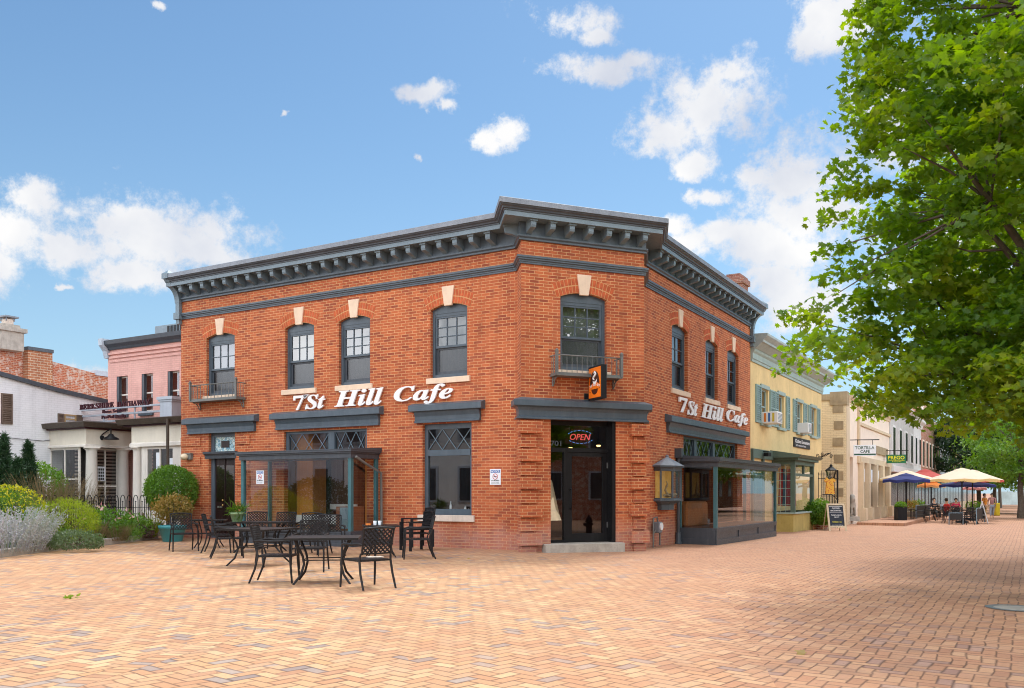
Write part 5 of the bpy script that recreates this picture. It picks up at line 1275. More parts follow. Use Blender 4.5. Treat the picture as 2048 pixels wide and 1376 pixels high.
mb = MB(); mb.prism(FP, u1-.1, u1+.12, [(-.1,ztop-.4),(.08,ztop-.4),(.14,ztop-.15),(.30,ztop+.05),(.32,ztop+.28),(-.1,ztop+.28)]); obj('end_bracket', mb, M['bluegrey'], pk)
# air conditioner on its roof
fa = FP.off(-1.2); ua, ub = fa.u(362)-.6, fa.u(310); za, zb_ = fa.z(330, 679), fa.z(330, 650)
ac = thing('rooftop_condenser', 'grey louvred air conditioning condenser on the pink house roof', 'air conditioner', fa.P((ua+ub)/2, za, 0))
mb = MB(); mb.fbox(fa, ua, ub, za-.1, zb_, -1.1, 0); obj('casing', mb, M['greyl'], ac)
mb = MB()
for i in range(5):
    u = ub-.75-i*.17
    mb.fbox(fa, u-.06, u+.06, za, zb_-.05, .001, .012)
obj('grille', mb, M['black'], ac)
# white painted brick building
FW = Face(-16.9, 29.6, .5, .866)
wb = thing('white_brick_building', 'long white painted brick building with brown shutters at the far left', 'building', (-16.9,29.6,0))
prof = [(-160, 708), (0, 751), (117, 784), (212, 806)]
us = [FW.u(p) for p, _ in prof]; zs = [FW.z(p, q) for p, q in prof]
mb = MB(); mb.fprism(FW, [(us[0],0)]+list(zip(us, zs))+[(us[-1]+1.5, zs[-1]-.15),(us[-1]+1.5,0)], -6, 0); obj('wall', mb, M['whitebrick'], wb)
mb = MB(); 
for i in range(3): mb.hexa([FW.P(us[i],zs[i]-.02,.12),FW.P(us[i+1],zs[i+1]-.02,.12),FW.P(us[i+1],zs[i+1]-.02,-6),FW.P(us[i],zs[i]-.02,-6),FW.P(us[i],zs[i]+.12,.12),FW.P(us[i+1],zs[i+1]+.12,.12),FW.P(us[i+1],zs[i+1]+.12,-6),FW.P(us[i],zs[i]+.12,-6)])
obj('roof', mb, M['greyd'], wb)
def shutter(F_, u0, u1, z0, z1, o, parent, mat, n=14):
    a, b = min(u0,u1), max(u0,u1); mb = MB(); w_ = min(.05, (b-a)*.18)
    mb.fbox(F_, a, a+w_, z0, z1, .003, o); mb.fbox(F_, b-w_, b, z0, z1, .003, o); mb.fbox(F_, a+w_, b-w_, z0, z1, .003, o*.35)
    for z in (z0, (z0+z1)/2-.03, z1-.06): mb.fbox(F_, a+w_, b-w_, z, z+.06, .004, o*.98)
    for i in range(n):
        z = z0+.07+(z1-z0-.14)*i/n; mb.prism(F_, a+w_, b-w_, [(o*.4,z+.02),(o*.9,z),(o*.9,z+.012),(o*.4,z+.035)])
    obj('shutter', mb, mat, parent)
u = FW.u(24); z0, z1 = FW.z(12,848), FW.z(12,787)
shutter(FW, FW.u(2), u, z0, z1, .05, wb, M['shutter']); simple_window(FW, FW.u(-26), FW.u(1), z0, z1, wb, M['creamd'], .03, back=False)
shutter(FW, FW.u(115), FW.u(127), FW.z(120,848), FW.z(120,827), .05, wb, M['shutter'], 8)
simple_window(FW, FW.u(128), FW.u(152), FW.z(140,848), FW.z(140,829), wb, paint('tan_frame', (.45,.30,.15), .6), .03, back=False); shutter(FW, FW.u(153), FW.u(164), FW.z(158,848), FW.z(158,830), .05, wb, M['shutter'], 8)
mb = MB(); mb.tube([FW.P(FW.u(p), FW.z(p, q), .05) for p, q in ((-20,872),(40,878),(85,882),(130,876))], .012, 4); single('utility_cable', mb, M['black'], 'thin dark cable sagging across the white brick wall', 'cable')
# orange brick building behind it
FO = Face(at(215,42), 42, .5, .866)
ob_ = thing('orange_brick_building', 'old orange brick building rising behind the white brick one', 'building', (at(100,42),42,0))
def orect(p0, y0, p1, y1, back=-5, mb=None, F_=FO):
    a, b = F_.u(p0), F_.u(p1); mb.fprism(F_, [(a,2),(a,F_.z(p0,y0)),(b,F_.z(p1,y1)),(b,2)], back, 0)
mb = MB(); orect(-60, 668, 56, 704, mb=mb); orect(105.5, 723, 216, 754, mb=mb); obj('wall', mb, M['oldbrick'], ob_)
FO2 = FO.off(.35); mb = MB(); orect(56, 697, 105, 704, -1.2, mb, FO2); obj('chimney', mb, bricks('tan_orange_brick', (.46,.18,.08), (.36,.13,.06), (.62,.5,.36), rh=.11, bw=.3, ms=.014), ob_)
mb = MB(); orect(54, 693, 107, 700.5, -1.25, mb, FO2.off(.06)); 
mb2 = MB(); a, b = FO2.u(55), FO2.u(106); mb2.fbox(FO2, a, b, FO2.z(80,702)-.02, FO2.z(80,699)+.06, -1.2, .06); obj('parapet_cap', mb2, M['greyd'], ob_)
mb = MB(); a, b = FO.u(190), FO.u(216); mb.fbox(FO, a, b, FO.z(203,752), FO.z(203,742), -1, .05); obj('roof_flashing', mb, M['bluegrey'], ob_)
mb = MB(); a, b = FO.u(-60), FO.u(21); mb.hexa([FO.P(a,FO.z(-60,676),.1),FO.P(b,FO.z(21,702),.1),FO.P(b,FO.z(21,702),-1),FO.P(a,FO.z(-60,676),-1),FO.P(a,FO.z(-60,662),.1),FO.P(b,FO.z(21,692),.1),FO.P(b,FO.z(21,692),-1),FO.P(a,FO.z(-60,662),-1)]); obj('roof_edge', mb, M['grey'], ob_)
F3 = FO.off(.5); a, b = F3.u(3), F3.u(48); z = lambda q: F3.z(26, q)
mb = MB(); mb.fbox(F3, a, b, z(700), z(662), -.9, .0); mb.fbox(F3, a-.1, b+.1, z(663), z(655), -1.0, .1); mb.fbox(F3, a+.1, b-.1, z(655), z(648), -.8, -.1)
ck = obj('rendered_chimney', mb, M['concrete'], ob_)
mb = MB(); mb.fbox(F3, a+.35, b-.3, z(648), z(637), -.6, -.25); obj('flue', mb, M['sill'], ck)
mb = MB(); mb.fbox(F3, a+.22, b-.15, z(634), z(631), -.75, -.1)
for i in (0,1):
    for j in (0,1): mb.fbox(F3, (a+.32, b-.3)[i], (a+.36, b-.26)[i], z(641), z(634), (-.65,-.25)[j], (-.61,-.21)[j])
obj('cowl', mb, M['flash'], ck)
# cream one storey shopfront with columns
sh = thing('columned_shopfront', 'cream one storey shopfront with round columns and brown eaves beside the cafe', 'shop building', FL.P(15,0,0))
uC = FL.u(172); uE = FL.u(86); PC = FL.P(uC,0,0)
FS = Face(PC[0], PC[1], .5, .866); Lr = 2.15
ZT, ZF0, ZF1 = 3.74, 2.98, 3.52
mb = MB(); mb.fbox(FL, uC, uE, ZF0, ZF1, -1.5, 0); mb.fbox(FS, 0.003, Lr+1.2, ZF0+.002, ZF1-.002, -1.4, .001); obj('fascia', mb, M['cream'], sh)
pathE = [FL.P(uE+.35,0,0)[:2], PC[:2], FS.P(Lr+.4,0,0)[:2]]
mb = MB(); mb.sweep(pathE, [(-1.6,ZF1),(.10,ZF1),(.12,ZF1+.05),(-1.6,ZF1+.05)]); obj('maroon_band', mb, M['maroon'], sh)
mb = MB(); mb.sweep(pathE, [(-1.6,ZF1+.052),(.22,ZF1+.052),(.26,ZF1+.07),(.30,ZT),(-.1,ZT+.07),(-1.6,ZT+.1)]); obj('eave', mb, M['brownroof'], sh)
mb = MB(); mb.sweep(pathE, [(-1.6,ZF0-.06),(.06,ZF0-.06),(.06,ZF0+.01),(-.0,ZF0+.03),(-1.6,ZF0+.03)]); obj('architrave', mb, M['creamd'], sh)
def column(p, r=.20, zt=ZF0-.06):
    mb = MB(); mb.lathe((p[0],p[1],0), [(r*1.25,0),(r*1.25,.12),(r*1.05,.16),(r,.22),(r*.99,1.2),(r*.88,zt-.16),(r*.90,zt-.15),(r*.90,zt-.12),(r*1.1,zt-.08),(r*1.12,zt-.05)], 20); mb.obox((p[0],p[1],zt-.025), r*2.5, r*2.5, .05, .52)
    obj('column', mb, M['creamd'], sh)
column(FL.P(uC+.05,0,-.24)); 
uc2 = FS.u(246, -.2); column(FS.P(uc2,0,-.2))
wl, wr = FL.u(97), FL.u(157)
mb = MB(); mb.fbox(FL, wl, uE, .0, ZF0-.06, -.3, -.02); obj('brick_pier', mb, M['brick'], sh)
mb = MB(); mb.fbox(FL, wr, wl, 0, .75, -.3, -.03); obj('stall_riser', mb, M['creamd'], sh)
simple_window(FL, wr, wl, .75, ZF0-.06, sh, M['creamd'], -.04, rows=2, cols=2, t_=.08)
uA, uB = FS.u(192,-.3), FS.u(234,-.3)
simple_window(FS, .45, uc2-.1, .3, ZF0-.08, sh, M['creamd'], -.32, rows=2, cols=2, t_=.06, back=False)
mb = MB()
for i in range(22): mb.fbox(FS, .3, 3.2, .3+i*.12, .36+i*.12, -1.05, -1.0)
obj('slatted_blind', mb, M['sill'], sh)
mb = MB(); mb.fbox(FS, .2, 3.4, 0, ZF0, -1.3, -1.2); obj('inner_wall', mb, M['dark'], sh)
mb = MB(); a = FS.u(190,-.28); b = FS.u(211,-.28); mb.fbox(FS, a, b, FS.z(200,962,-.28), FS.z(200,933,-.28), -.30, -.285)
single('window_poster', mb, M['plate'], 'white framed poster of small dark photos in the columned shop window', 'poster')
mb = MB(); za_, zb2 = FS.z(200,960,-.28), FS.z(200,935,-.28)
for i in range(4):
    for j in range(4): mb.fbox(FS, a+.06+(b-a-.1)*i/4, a+.06+(b-a-.1)*(i+.8)/4, za_+(zb2-za_)*j/4, za_+(zb2-za_)*(j+.75)/4, -.2845, -.283)
o_ = bpy.data.objects.get('window_poster'); obj('photo_grid', mb, M['ink'], o_)
# barn lamp
lq = FS.P(FS.u(222,.35), FS.z(222,878,.35), .35); bl = thing('barn_lamp', 'dark gooseneck barn lamp on the columned shop fascia', 'lamp', lq)
mb = MB(); mb.lathe(lq, [(.26,-.02),(.24,.03),(.12,.09),(.07,.16),(.03,.18)], 16); obj('lamp_shade', mb, M['black'], bl)
p0 = Vector(FS.P(FS.u(222,.35)-.1, lq[2]+.05, 0)); mb = MB(); mb.tube([p0, p0+Vector((0,0,.1)), Vector(lq)+Vector((-.06,.06,.34)), Vector(lq)+Vector((0,0,.34)), Vector(lq)+Vector((0,0,.17))], .02, 6); mb.ball(p0, .09, 8); obj('gooseneck', mb, M['black'], bl)
# right hand part of the shopfront
FQ = FL.off(-.75)
uq0, uq1 = FQ.u(364)-1.2, FQ.u(263)
dz = .06
mb = MB(); mb.fbox(FQ, uq0, uq1, ZF0+dz, ZF1+dz, -1.5, 0); obj('fascia', mb, M['cream'], sh)
mb = MB(); mb.fbox(FQ, uq0, uq1+.3, ZF1+dz, ZF1+dz+.05, -1.6, .10); obj('maroon_band', mb, M['maroon'], sh)
mb = MB(); mb.prism(FQ, uq0, uq1+.45, [(-1.6,ZF1+dz+.052),(.22,ZF1+dz+.052),(.30,ZT+dz),(-.1,ZT+dz+.07),(-1.6,ZT+dz+.1)]); obj('eave', mb, M['brownroof'], sh)
mb = MB(); mb.prism(FQ, uq0, uq1+.03, [(-.5,ZF0-.08),(.06,ZF0-.08),(.06,ZF0+.02),(0,ZF0+.06),(-.5,ZF0+.06)]); obj('architrave', mb, M['creamd'], sh)
uc3 = FQ.u(276,-.1); column(FQ.P(uc3,0,-.1), .17, ZF0-.08)
wa, wb2 = FQ.u(347), FQ.u(289)
simple_window(FQ, wa, wb2, .7, ZF0-.08, sh, M['creamd'], -.04, rows=2, cols=2, t_=.09)
mb = MB(); mb.fbox(FQ, uq0, wb2+.05, 0, .7, -.3, -.03); mb.fbox(FQ, uq0, wa, .7, ZF0-.08, -.3, -.03); mb.fbox(FQ, wb2, wb2+.2, .7, ZF0-.08, -.3, -.035); obj('pier', mb, M['creamd'], sh)
mb = MB()
for i in range(24): mb.fbox(FQ, uc3+.1, uq1+.9, .1+i*.115, .155+i*.115, -.9, -.86)
obj('slatted_screen', mb, M['shutter'], sh)
for k, (a, b, y0, y1, s_) in enumerate(((309,317.5,935,903,'upper'), (309,317.5,962,930,'lower'), (336,345,940,915,'right hand'))):
    mb = MB(); mb.fbox(FQ, FQ.u(a), FQ.u(b), FQ.z(313,y0), FQ.z(313,y1)-.03, -.066, -.062)
    single('window_poster', mb, M['plate'], s_+' small white poster in the shop window next to the brown downpipe', 'poster')
mb = MB(); mb.tube([FQ.P(FQ.u(351), ZT, .3), FQ.P(FQ.u(351), 0, .3)], .05, 6); obj('downpipe', mb, M['brownroof'], sh)
mb = MB(); mb.tube([FL.P(FL.u(83),ZT-.1,.25), FL.P(FL.u(83),0,.25)], .05, 6); obj('downpipe', mb, M['brownroof'], sh)
# balustrade and its letters on the shop roof
FB = FL.off(-1.1); bal = thing('roof_balustrade', 'pale grey post and rail balustrade on the shopfront roof', 'railing', FB.P(14,3.8,0))
ua, ub = FB.u(331), FB.u(139); 
def post(px0, px1, y0, y1):
    a, b = FB.u(px1), FB.u(px0); zt = FB.z((px0+px1)/2, y0); mb = MB(); w_ = b-a
    mb.fbox(FB, a+w_*.12, b-w_*.12, 3.5, zt-.1, -.4, 0); mb.fbox(FB, a, b, zt-.1, zt, -.46, .06); mb.fbox(FB, a+w_*.06, b-w_*.06, zt-.16, zt-.101, -.43, .03); obj('post', mb, M['bluegrey'], bal)
    return zt
zt1 = post(316, 347, 793, 832); zt2 = post(127, 152, 809, 845)
mb = MB()
for k in (.22, .62, 1.0):
    z1_, z2_ = 3.78+(zt1-.2-3.78)*k, 3.78+(zt2-.2-3.78)*k
    mb.hexa([FB.P(ua,z1_-.06,-.1),FB.P(ub,z2_-.06,-.1),FB.P(ub,z2_-.06,-.2),FB.P(ua,z1_-.06,-.2),FB.P(ua,z1_,-.1),FB.P(ub,z2_,-.1),FB.P(ub,z2_,-.2),FB.P(ua,z1_,-.2)])
for px_ in (200, 262): u = FB.u(px_); mb.fbox(FB, u-.02, u+.02, 3.7, zt1-.2, -.17, -.13)
obj('rail', mb, M['bluegrey'], bal)
rs = thing('rooftop_lettering', 'dark maroon serif estate agency lettering standing on the shop roof railing', 'sign', FB.P(14,4.2,.1))
FBt = FB.off(.30)
def roofword(s_, p0, p1, yb, yt, px_):
    a, b = FBt.u(p0), FBt.u(p1); z0_, z1_ = FBt.z(px_, yb), FBt.z(px_, yt)
    mb = face_text(FBt, boldserif(s_), a, z0_, 0, a-b, z1_-z0_, .02, True, off=.004); obj('letters', mb, M['maroon'], rs)
roofword('BERKSHIRE', 159.5, 227, 817.5, 806.5, 193); roofword('HATHAWAY', 234, 300, 812, 801, 267)
roofword('Home Services', 204.5, 251.5, 825, 818.5, 228); roofword('PenFed Realty', 203, 252, 838, 829.5, 228)
# ================================================================== the street to the right
M['yellow'] = paint('yellow_stucco', (.74,.56,.27), .85, var=.10, scale=1.2, grime=.25, bstr=.4)
M['yelbase'] = paint('ochre_stucco', (.48,.37,.12), .85, var=.15)
M['sagegr'] = paint('sage_green_paint', (.10,.15,.12), .5, var=.12)
M['sagetrim'] = paint('pale_sage_trim', (.33,.42,.38), .5, var=.10)
M['shutb'] = paint('blue_green_shutter', (.27,.40,.39), .55, var=.12)
M['creambrick'] = bricks('cream_painted_brick', (.84,.70,.46), (.78,.64,.40), (.60,.47,.29), bw=.26, rh=.085, ms=.009, vary=.08, grime=.1, painted=True)
M['peach'] = paint('peach_stucco', (.86,.73,.60), .8, var=.05, grime=.08)
M['tan'] = paint('tan_pilaster', (.66,.53,.36), .8, var=.06)
M['quoin'] = paint('brown_quoin_stone', (.36,.28,.17), .85, var=.2, grime=.3)
ye = thing('yellow_stucco_building', 'two storey yellow stucco building with green shutters and sage cornice next to the cafe', 'building', FR.P(16,0,0))
yu0, yu1 = REND+.01, FR.u(1643); zc = FR.z(1560, 712)
def rz(px_, py_, o=0): return FR.z(px_, py_, o)
wins = [(1521,1536,771+4,846), (1555.5,1567.5,789,862), (1593,1604,804,864), (1621,1631.5,816,872)]
z1y = (rz(1528,776)+rz(1562,790)+rz(1598,806)+rz(1626,818))/4; z0y = (rz(1528,846)+rz(1598,866)+rz(1626,873))/3
ops = [(FR.u(a), FR.u(b), z0y, z1y, 0) for a, b, _, _ in wins]
mb = MB(); wall(mb, FR, yu0, yu1, -.4, zc, ops, .14)
p, q = FR.P(yu1,0,0), FR.P(yu1,0,-9); mb.poly([(p[0],p[1],-.4),(q[0],q[1],-.4),(q[0],q[1],zc),(p[0],p[1],zc)])
mb.poly([FR.P(yu0,zc,0),FR.P(yu1,zc,0),FR.P(yu1,zc,-9),FR.P(yu0,zc,-9)]); obj('wall', mb, M['yellow'], ye)
for a, b, z0, z1, _ in ops:
    w = simple_window(FR, a, b, z0, z1, ye, M['sagetrim'], -.08, t_=.07)
    mb = MB(); mb.fbox(FR, a-.08, b+.08, z1, z1+.14, .001, .06); mb.fbox(FR, a-.12, b+.12, z0-.10, z0, .001, .10); obj('trim', mb, M['sagetrim'], w)
for a, b in ((1510,1520),(1538.5,1547),(1548,1554.5),(1571,1577.7),(1585,1592),(1606,1612.5),(1615.8,1620.5),(1633,1638.5)):
    shutter(FR, FR.u(a), FR.u(b), z0y-.02, z1y+.06, .06, ye, M['shutb'], 16)
mb = MB(); ca = yu0+.25
mb.prism(FR, yu0+.02, yu1+.05, [(0,zc-.75),(.05,zc-.75),(.05,zc-.66),(.08,zc-.64),(.08,zc-.45),(.14,zc-.38),(.16,zc-.30),(0,zc-.30)]); obj('frieze', mb, M['sagetrim'], ye)
mb = MB(); mb.prism(FR, yu0+.02, yu1+.3, [(0,zc-.299),(.18,zc-.299),(.40,zc-.12),(.46,zc-.10),(.46,zc-.02),(.52,zc+.04),(.60,zc+.12),(.60,zc+.2),(0,zc+.22)]); obj('cornice', mb, paint('grey_green_cornice', (.36,.42,.40), .5, var=.1), ye)
for (pa, pb, ya, yb), lab in (((1521,1553,829,851), 'large white window air conditioner with coloured stickers under the first yellow house window'), ((1595,1611,857,870), 'small white window air conditioner on the yellow house')):
    o1 = .62 if pa < 1550 else .45; u = FR.u(pa)+.02; w_ = .72 if pa < 1550 else .66
    if pa > 1550: u = FR.u(1594)+.1
    z1 = z0y+.40; a = thing('window_air_conditioner', lab, 'air conditioner', FR.P(u, z0y, .2))
    mb = MB(); mb.fbox(FR, u, u+w_, z0y-.03, z1, -.05, o1); obj('casing', mb, M['white'], a, bevel=.015)
    mb = MB()
    for k in range(7): mb.fbox(FR, u+.06, u+w_-.06, z0y+.03+k*.048, z0y+.05+k*.048, o1+.001, o1+.008)
    obj('grille', mb, M['greyl'], a)
    if pa < 1550:
        for k, c_ in enumerate(((.75,.20,.02),(.05,.15,.4),(.6,.45,.04))):
            mb = MB(); e = FR.P(u,0,0); x0_ = .12+k*.15; mb.poly([FR.P(u-.002,z0y+.03,x0_),FR.P(u-.002,z0y+.03,x0_+.08),FR.P(u-.002,z1-.05,x0_+.08),FR.P(u-.002,z1-.05,x0_)]); obj('sticker', mb, flat('sticker_colour', c_), a)
# green shopfront on the ground floor
mb = MB(); mb.fbox(FR, yu0+.03, yu0+3.1, 2.62, 2.95, .001, .10); mb.fbox(FR, yu0+.03, yu0+.25, -.3, 2.62, .001, .08); mb.fbox(FR, yu0+1.5, yu0+1.7, -.3, 2.62, .001, .08); obj('shopfront_fascia', mb, M['sagegr'], ye)
mb = MB(); mb.fbox(FR, yu0+.26, yu0+1.49, 0, 2.1, .002, .05); dd = obj('door', mb, paint('teal_door', (.02,.17,.22), .4), ye)
mb = MB()
for i in range(8): mb.tube([FR.P(yu0+.33+i*.155,.1,.09), FR.P(yu0+.33+i*.155,2.1,.09)], .010, 4)
for i in range(5): mb.tube([FR.P(yu0+.3,.2+i*.45,.09), FR.P(yu0+1.45,.2+i*.45,.09)], .010, 4)
obj('security_grille', mb, M['sagetrim'], dd)
ub0 = FR.u(1541)+.2
# body corner
def solve_o(px_, u):   # outward distance at which face-u appears at column px
    a = (px_-CX)/F; X0 = FR.x+FR.dx*u; Y0 = FR.y+FR.dy*u
    return (a*Y0-X0)/(FR.n[0]-a*FR.n[1])
dep = solve_o(1590, ub0); 
FRb = FR.off(dep); ub1 = FRb.u(1629)
zs_, zh = .62, 2.45
mb = MB(); mb.fbox(FR, ub0, ub1, -.4, zs_-.06, .001, dep-.06); obj('bay_base', mb, M['yelbase'], ye)
mb = MB(); mb.fbox(FR, ub0-.04, ub1+.04, zs_-.058, zs_, .001, dep+.02); obj('bay_sill', mb, M['sagetrim'], ye)
mb = MB()
for u in (ub0, ub1-.16): mb.fbox(FR, u, u+.16, zs_, zh, dep-.17, dep-.01)
mb.fbox(FR, ub0, ub0+.12, zs_, zh, .001, .14); mb.fbox(FR, ub0+.16, ub1-.16, 2.02, 2.12, dep-.12, dep-.03); mb.fbox(FR, ub0+.0, ub1, zh, zh+.16, .001, dep)
mb.fbox(FR, (ub0+ub1)/2-.04, (ub0+ub1)/2+.04, 2.12, zh, dep-.12, dep-.03)
bb = obj('shop_bay', mb, M['sagegr'], ye)
mb = MB(); mb.fbox(FR, ub0-.12, ub1+.12, zh+.161, zh+.26, .001, dep+.14); mb.prism(FR, ub0-.25, ub1+.28, [(0,zh+.261),(dep+.2,zh+.261),(dep+.30,zh+.36),(0,zh+.55)]); obj('bay_roof', mb, M['sagegr'], bb)
mb = MB(); mb.fquad(FR, ub0+.16, ub1-.16, zs_, 2.02, dep-.08); obj('pane', mb, M['glass'], bb)
mb = MB(); mb.fquad(FR, ub0+.16, ub1-.16, 2.12, zh, dep-.08); obj('pane', mb, M['glassd'], bb)
mb = MB(); mb.poly([FR.P(ub0+.06,z,o) for z, o in ((zs_,.14),(zs_,dep-.17),(zh,dep-.17),(zh,.14))]); obj('pane', mb, M['glass'], bb)
mb = MB()
for k in range(1,3): o_ = .14+(dep-.31)*k/3; mb.tube([FR.P(ub0+.04,zs_,o_), FR.P(ub0+.04,zh,o_)], .010, 4)
for k in range(1,6): z = zs_+(zh-zs_)*k/6; mb.tube([FR.P(ub0+.04,z,.14), FR.P(ub0+.04,z,dep-.17)], .010, 4)
obj('muntins', mb, M['sagetrim'], bb)
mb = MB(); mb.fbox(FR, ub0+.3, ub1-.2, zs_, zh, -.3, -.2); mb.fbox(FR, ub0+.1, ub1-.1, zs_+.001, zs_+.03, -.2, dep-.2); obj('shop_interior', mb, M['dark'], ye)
for k, (f_, c_) in enumerate(((.2,(.45,.03,.04)),(.36,(.05,.12,.2)),(.52,(.40,.02,.03)),(.7,(.30,.02,.03)))):
    mb = MB(); o_ = dep*f_+.1; c = FR.P(ub0+.35, 0, o_); q = [(c[0]+.11*math.cos(a*PI/6)*(1+.2*(a%2)), c[1]+.11*math.sin(a*PI/6)*(1+.2*(a%2))) for a in range(12)]
    mb.add([(x,y,zs_+.25) for x,y in q]+[(x*.5+c[0]*.5,y*.5+c[1]*.5,2.3) for x,y in q], [(i,(i+1)%12,(i+1)%12+12,i+12) for i in range(12)], 0, True)
    single('hanging_garment', mb, paint('garment_cloth', c_, .9, var=.2), ['dark red garment hanging nearest the wall in the side of the green shop bay','blue garment hanging in the side of the green shop bay','red garment in the middle of the green shop bay','deep red garment nearest the corner of the green shop bay'][k], 'garment', 'garments in the bay')
# shop sign
zsn = rz(1600, 892); a, b = FR.u(1586), FR.u(1617.6)
sg = thing('shop_sign', 'black fascia board with white shop name above the green bay', 'sign', FR.P((a+b)/2, zsn, .05))
z0, z1 = rz(1600,896), rz(1600,877)
mb = MB(); mb.fbox(FR, a, b, z0, z1, .01, .06); obj('board', mb, M['ink'], sg)
mb = face_text(FR, 'Clothes Encounters', a+.15, z0+(z1-z0)*.45, .063, b-a-.3, (z1-z0)*.38, .003, off=.01); face_text(FR, 'of a second kind', a+.3, z0+(z1-z0)*.12, .063, b-a-1.2, (z1-z0)*.2, .003, mb=mb); obj('sign_text', mb, M['letter'], sg)
# spot lamp above the door
q = FR.P(yu0+1.4, 2.78, .25); mb = MB(); mb.tube([FR.P(yu0+1.4,2.9,.05), FR.P(yu0+1.4,2.9,.3)], .02, 5); mb.obox(q, .28,.18,.14, .9); single('flood_light', mb, M['black'], 'black twin flood light over the teal door', 'lamp')
# scroll bracket with lantern
ue = ub1+.1; br = thing('scroll_bracket_lantern', 'black glass lantern hanging from a scrolled iron bracket beside the green bay', 'lantern', FR.P(ue, 2.7, dep))
X0, Y0 = FR.P(ue,0,dep-.05)[:2]; ex, ey = .92, -.35; zt_ = 2.80
Bp = lambda s_, z: (X0+ex*s_*.60, Y0+ey*s_*.60, z)
mb = MB(); mb.tube([Bp(-.1,zt_-.25), Bp(.3,zt_-.05), Bp(.8,zt_+.17), Bp(1.15,zt_+.22)], .022, 5); mb.tube([Bp(0,zt_-.05), Bp(.4,zt_+.06), Bp(.8,zt_+.10), Bp(1.1,zt_+.22)], .016, 5)
for c0, c1, r0 in ((.25,.12,.12),(.55,.2,.09),(1.15,.12,.10)): mb.tube([Bp(c0+r0*(1-k/16)*math.cos(k*PI/4), zt_+c1-.05+r0*(1-k/16)*math.sin(k*PI/4)) for k in range(13)], .014, 4)
obj('scroll_bracket', mb, M['blackmetal'], br)
lx, ly = Bp(1.15,0)[:2]; zl1 = 2.45
mb = MB(); mb.tube([(lx,ly,zt_+.12),(lx,ly,zl1+.05)], .007, 4); mb.lathe((lx,ly,zl1), [(.24,-.17),(.255,-.15),(.10,-.03),(.05,.02),(.07,.05),(.02,.10)], 6, smooth=False)
for k in range(6): a = 2*PI*k/6; mb.tube([(lx+.22*math.cos(a),ly+.22*math.sin(a),zl1-.17),(lx+.12*math.cos(a),ly+.12*math.sin(a),zl1-.46)], .014, 4)
mb.lathe((lx,ly,zl1-.49), [(.12,0),(.13,.03)], 6, smooth=False); obj('lantern_frame', mb, M['blackmetal'], br)
mb = MB(); mb.lathe((lx,ly,zl1-.455), [(.11,0),(.21,.28)], 6, smooth=False); obj('lantern_glass', mb, M['glass'], br)
# alley: gate, dress, steps, rail, bush, chalkboard
Xg = lambda px_, Y: (at(px_, Y), Y)
YG = 41.0
ig = thing('iron_gate', 'tall black iron gate panel in the alley between yellow and cream buildings', 'gate', (at(1656,YG),YG,-.25)); mb = MB()
for k in range(8): x = at(1637+5.4*k, YG); mb.tube([(x,YG,.0),(x,YG,zat(941+(0 if k%2 else 4),YG))], .014, 4)
for yy in (992, 948, 957): mb.tube([(at(1636,YG),YG,zat(yy,YG)),(at(1677,YG),YG,zat(yy,YG))], .018, 4)
mb.tube([(at(1675,YG),YG,-.2),(at(1675,YG),YG,zat(940,YG))], .04, 6)
obj('bars', mb, M['blackmetal'], ig)
dr_ = thing('hanging_dress', 'short yellow floral dress on a black hanger hooked on the iron gate', 'dress', (at(1659,YG-.1),YG-.15,zat(990,YG))); Yd = YG-.12
t = NT('floral_cloth'); vo = t.n('ShaderNodeTexVoronoi', ins={'Vector': t.pos(), 'Scale': 13.0}); M['floral'] = t.out(t.principled(t.mix(t.maprange(vo.outputs[0], .25, .4, 1, 0), (.72,.40,.06), (.55,.12,.05)), .9))
mb = MB(); ol = [(1653,955),(1648.5,961),(1651,965),(1653,963),(1652,973),(1651,988),(1669,988),(1667,973),(1665.5,963),(1668,965),(1670.5,960.5),(1665,955),(1661,959),(1657,959)]
pp = [(at(p,Yd), zat(q,Yd)) for p, q in ol]; n = len(pp); mb.add([(x,Yd-.06,z) for x,z in pp]+[(x,Yd+.06,z) for x,z in pp], [tuple(range(n)), tuple(range(2*n-1,n-1,-1))]+[(i,(i+1)%n,(i+1)%n+n,i+n) for i in range(n)]); obj('cloth', mb, M['floral'], dr_)
mb = MB(); mb.tube([(at(1651,Yd),Yd,zat(958,Yd)),(at(1659,Yd),Yd,zat(952.5,Yd)),(at(1667,Yd),Yd,zat(958,Yd))], .014, 4); mb.tube([(at(1659,Yd),Yd,zat(952.5,Yd)),(at(1659,Yd),Yd,zat(949,Yd)),(at(1661,Yd),Yd,zat(948,Yd))], .010, 4); obj('hanger', mb, M['black'], dr_)
YS = 39.5; st = thing('brick_steps', 'low brick steps and planter wall at the alley entrance', 'steps', (at(1660,YS),YS,-.3)); mb = MB()
x0_, x1_ = at(1640,YS), at(1678,YS)
for k in range(3): mb.box(x0_, x1_-.2*k, YS-.6+.35*k, YS+3, -.35 if k == 0 else -.19+.16*(k-1), -.19+.16*k)
mb.box(at(1628,37.5), at(1655,37.5), 37.3, 37.6, -.35, .22); obj('treads', mb, M['oldbrick'], st)
mb = MB(); YR = 39.0
for k in range(7): x = at(1653+3*k, YR); mb.tube([(x,YR,-.1),(x,YR,zat(990 if k < 4 else 990+3*(k-3),YR))], .012, 4)
mb.tube([(at(1645,YR),YR,zat(989,YR)),(at(1664,YR),YR,zat(989,YR)),(at(1675,YR),YR,zat(1000,YR)),(at(1677,YR),YR,zat(998,YR))], .022, 5); mb.tube([(at(1675,YR),YR,-.3),(at(1675,YR),YR,zat(1000,YR))], .022, 5); single('stair_rail', mb, M['blackmetal'], 'black curved handrail beside the alley steps', 'handrail')
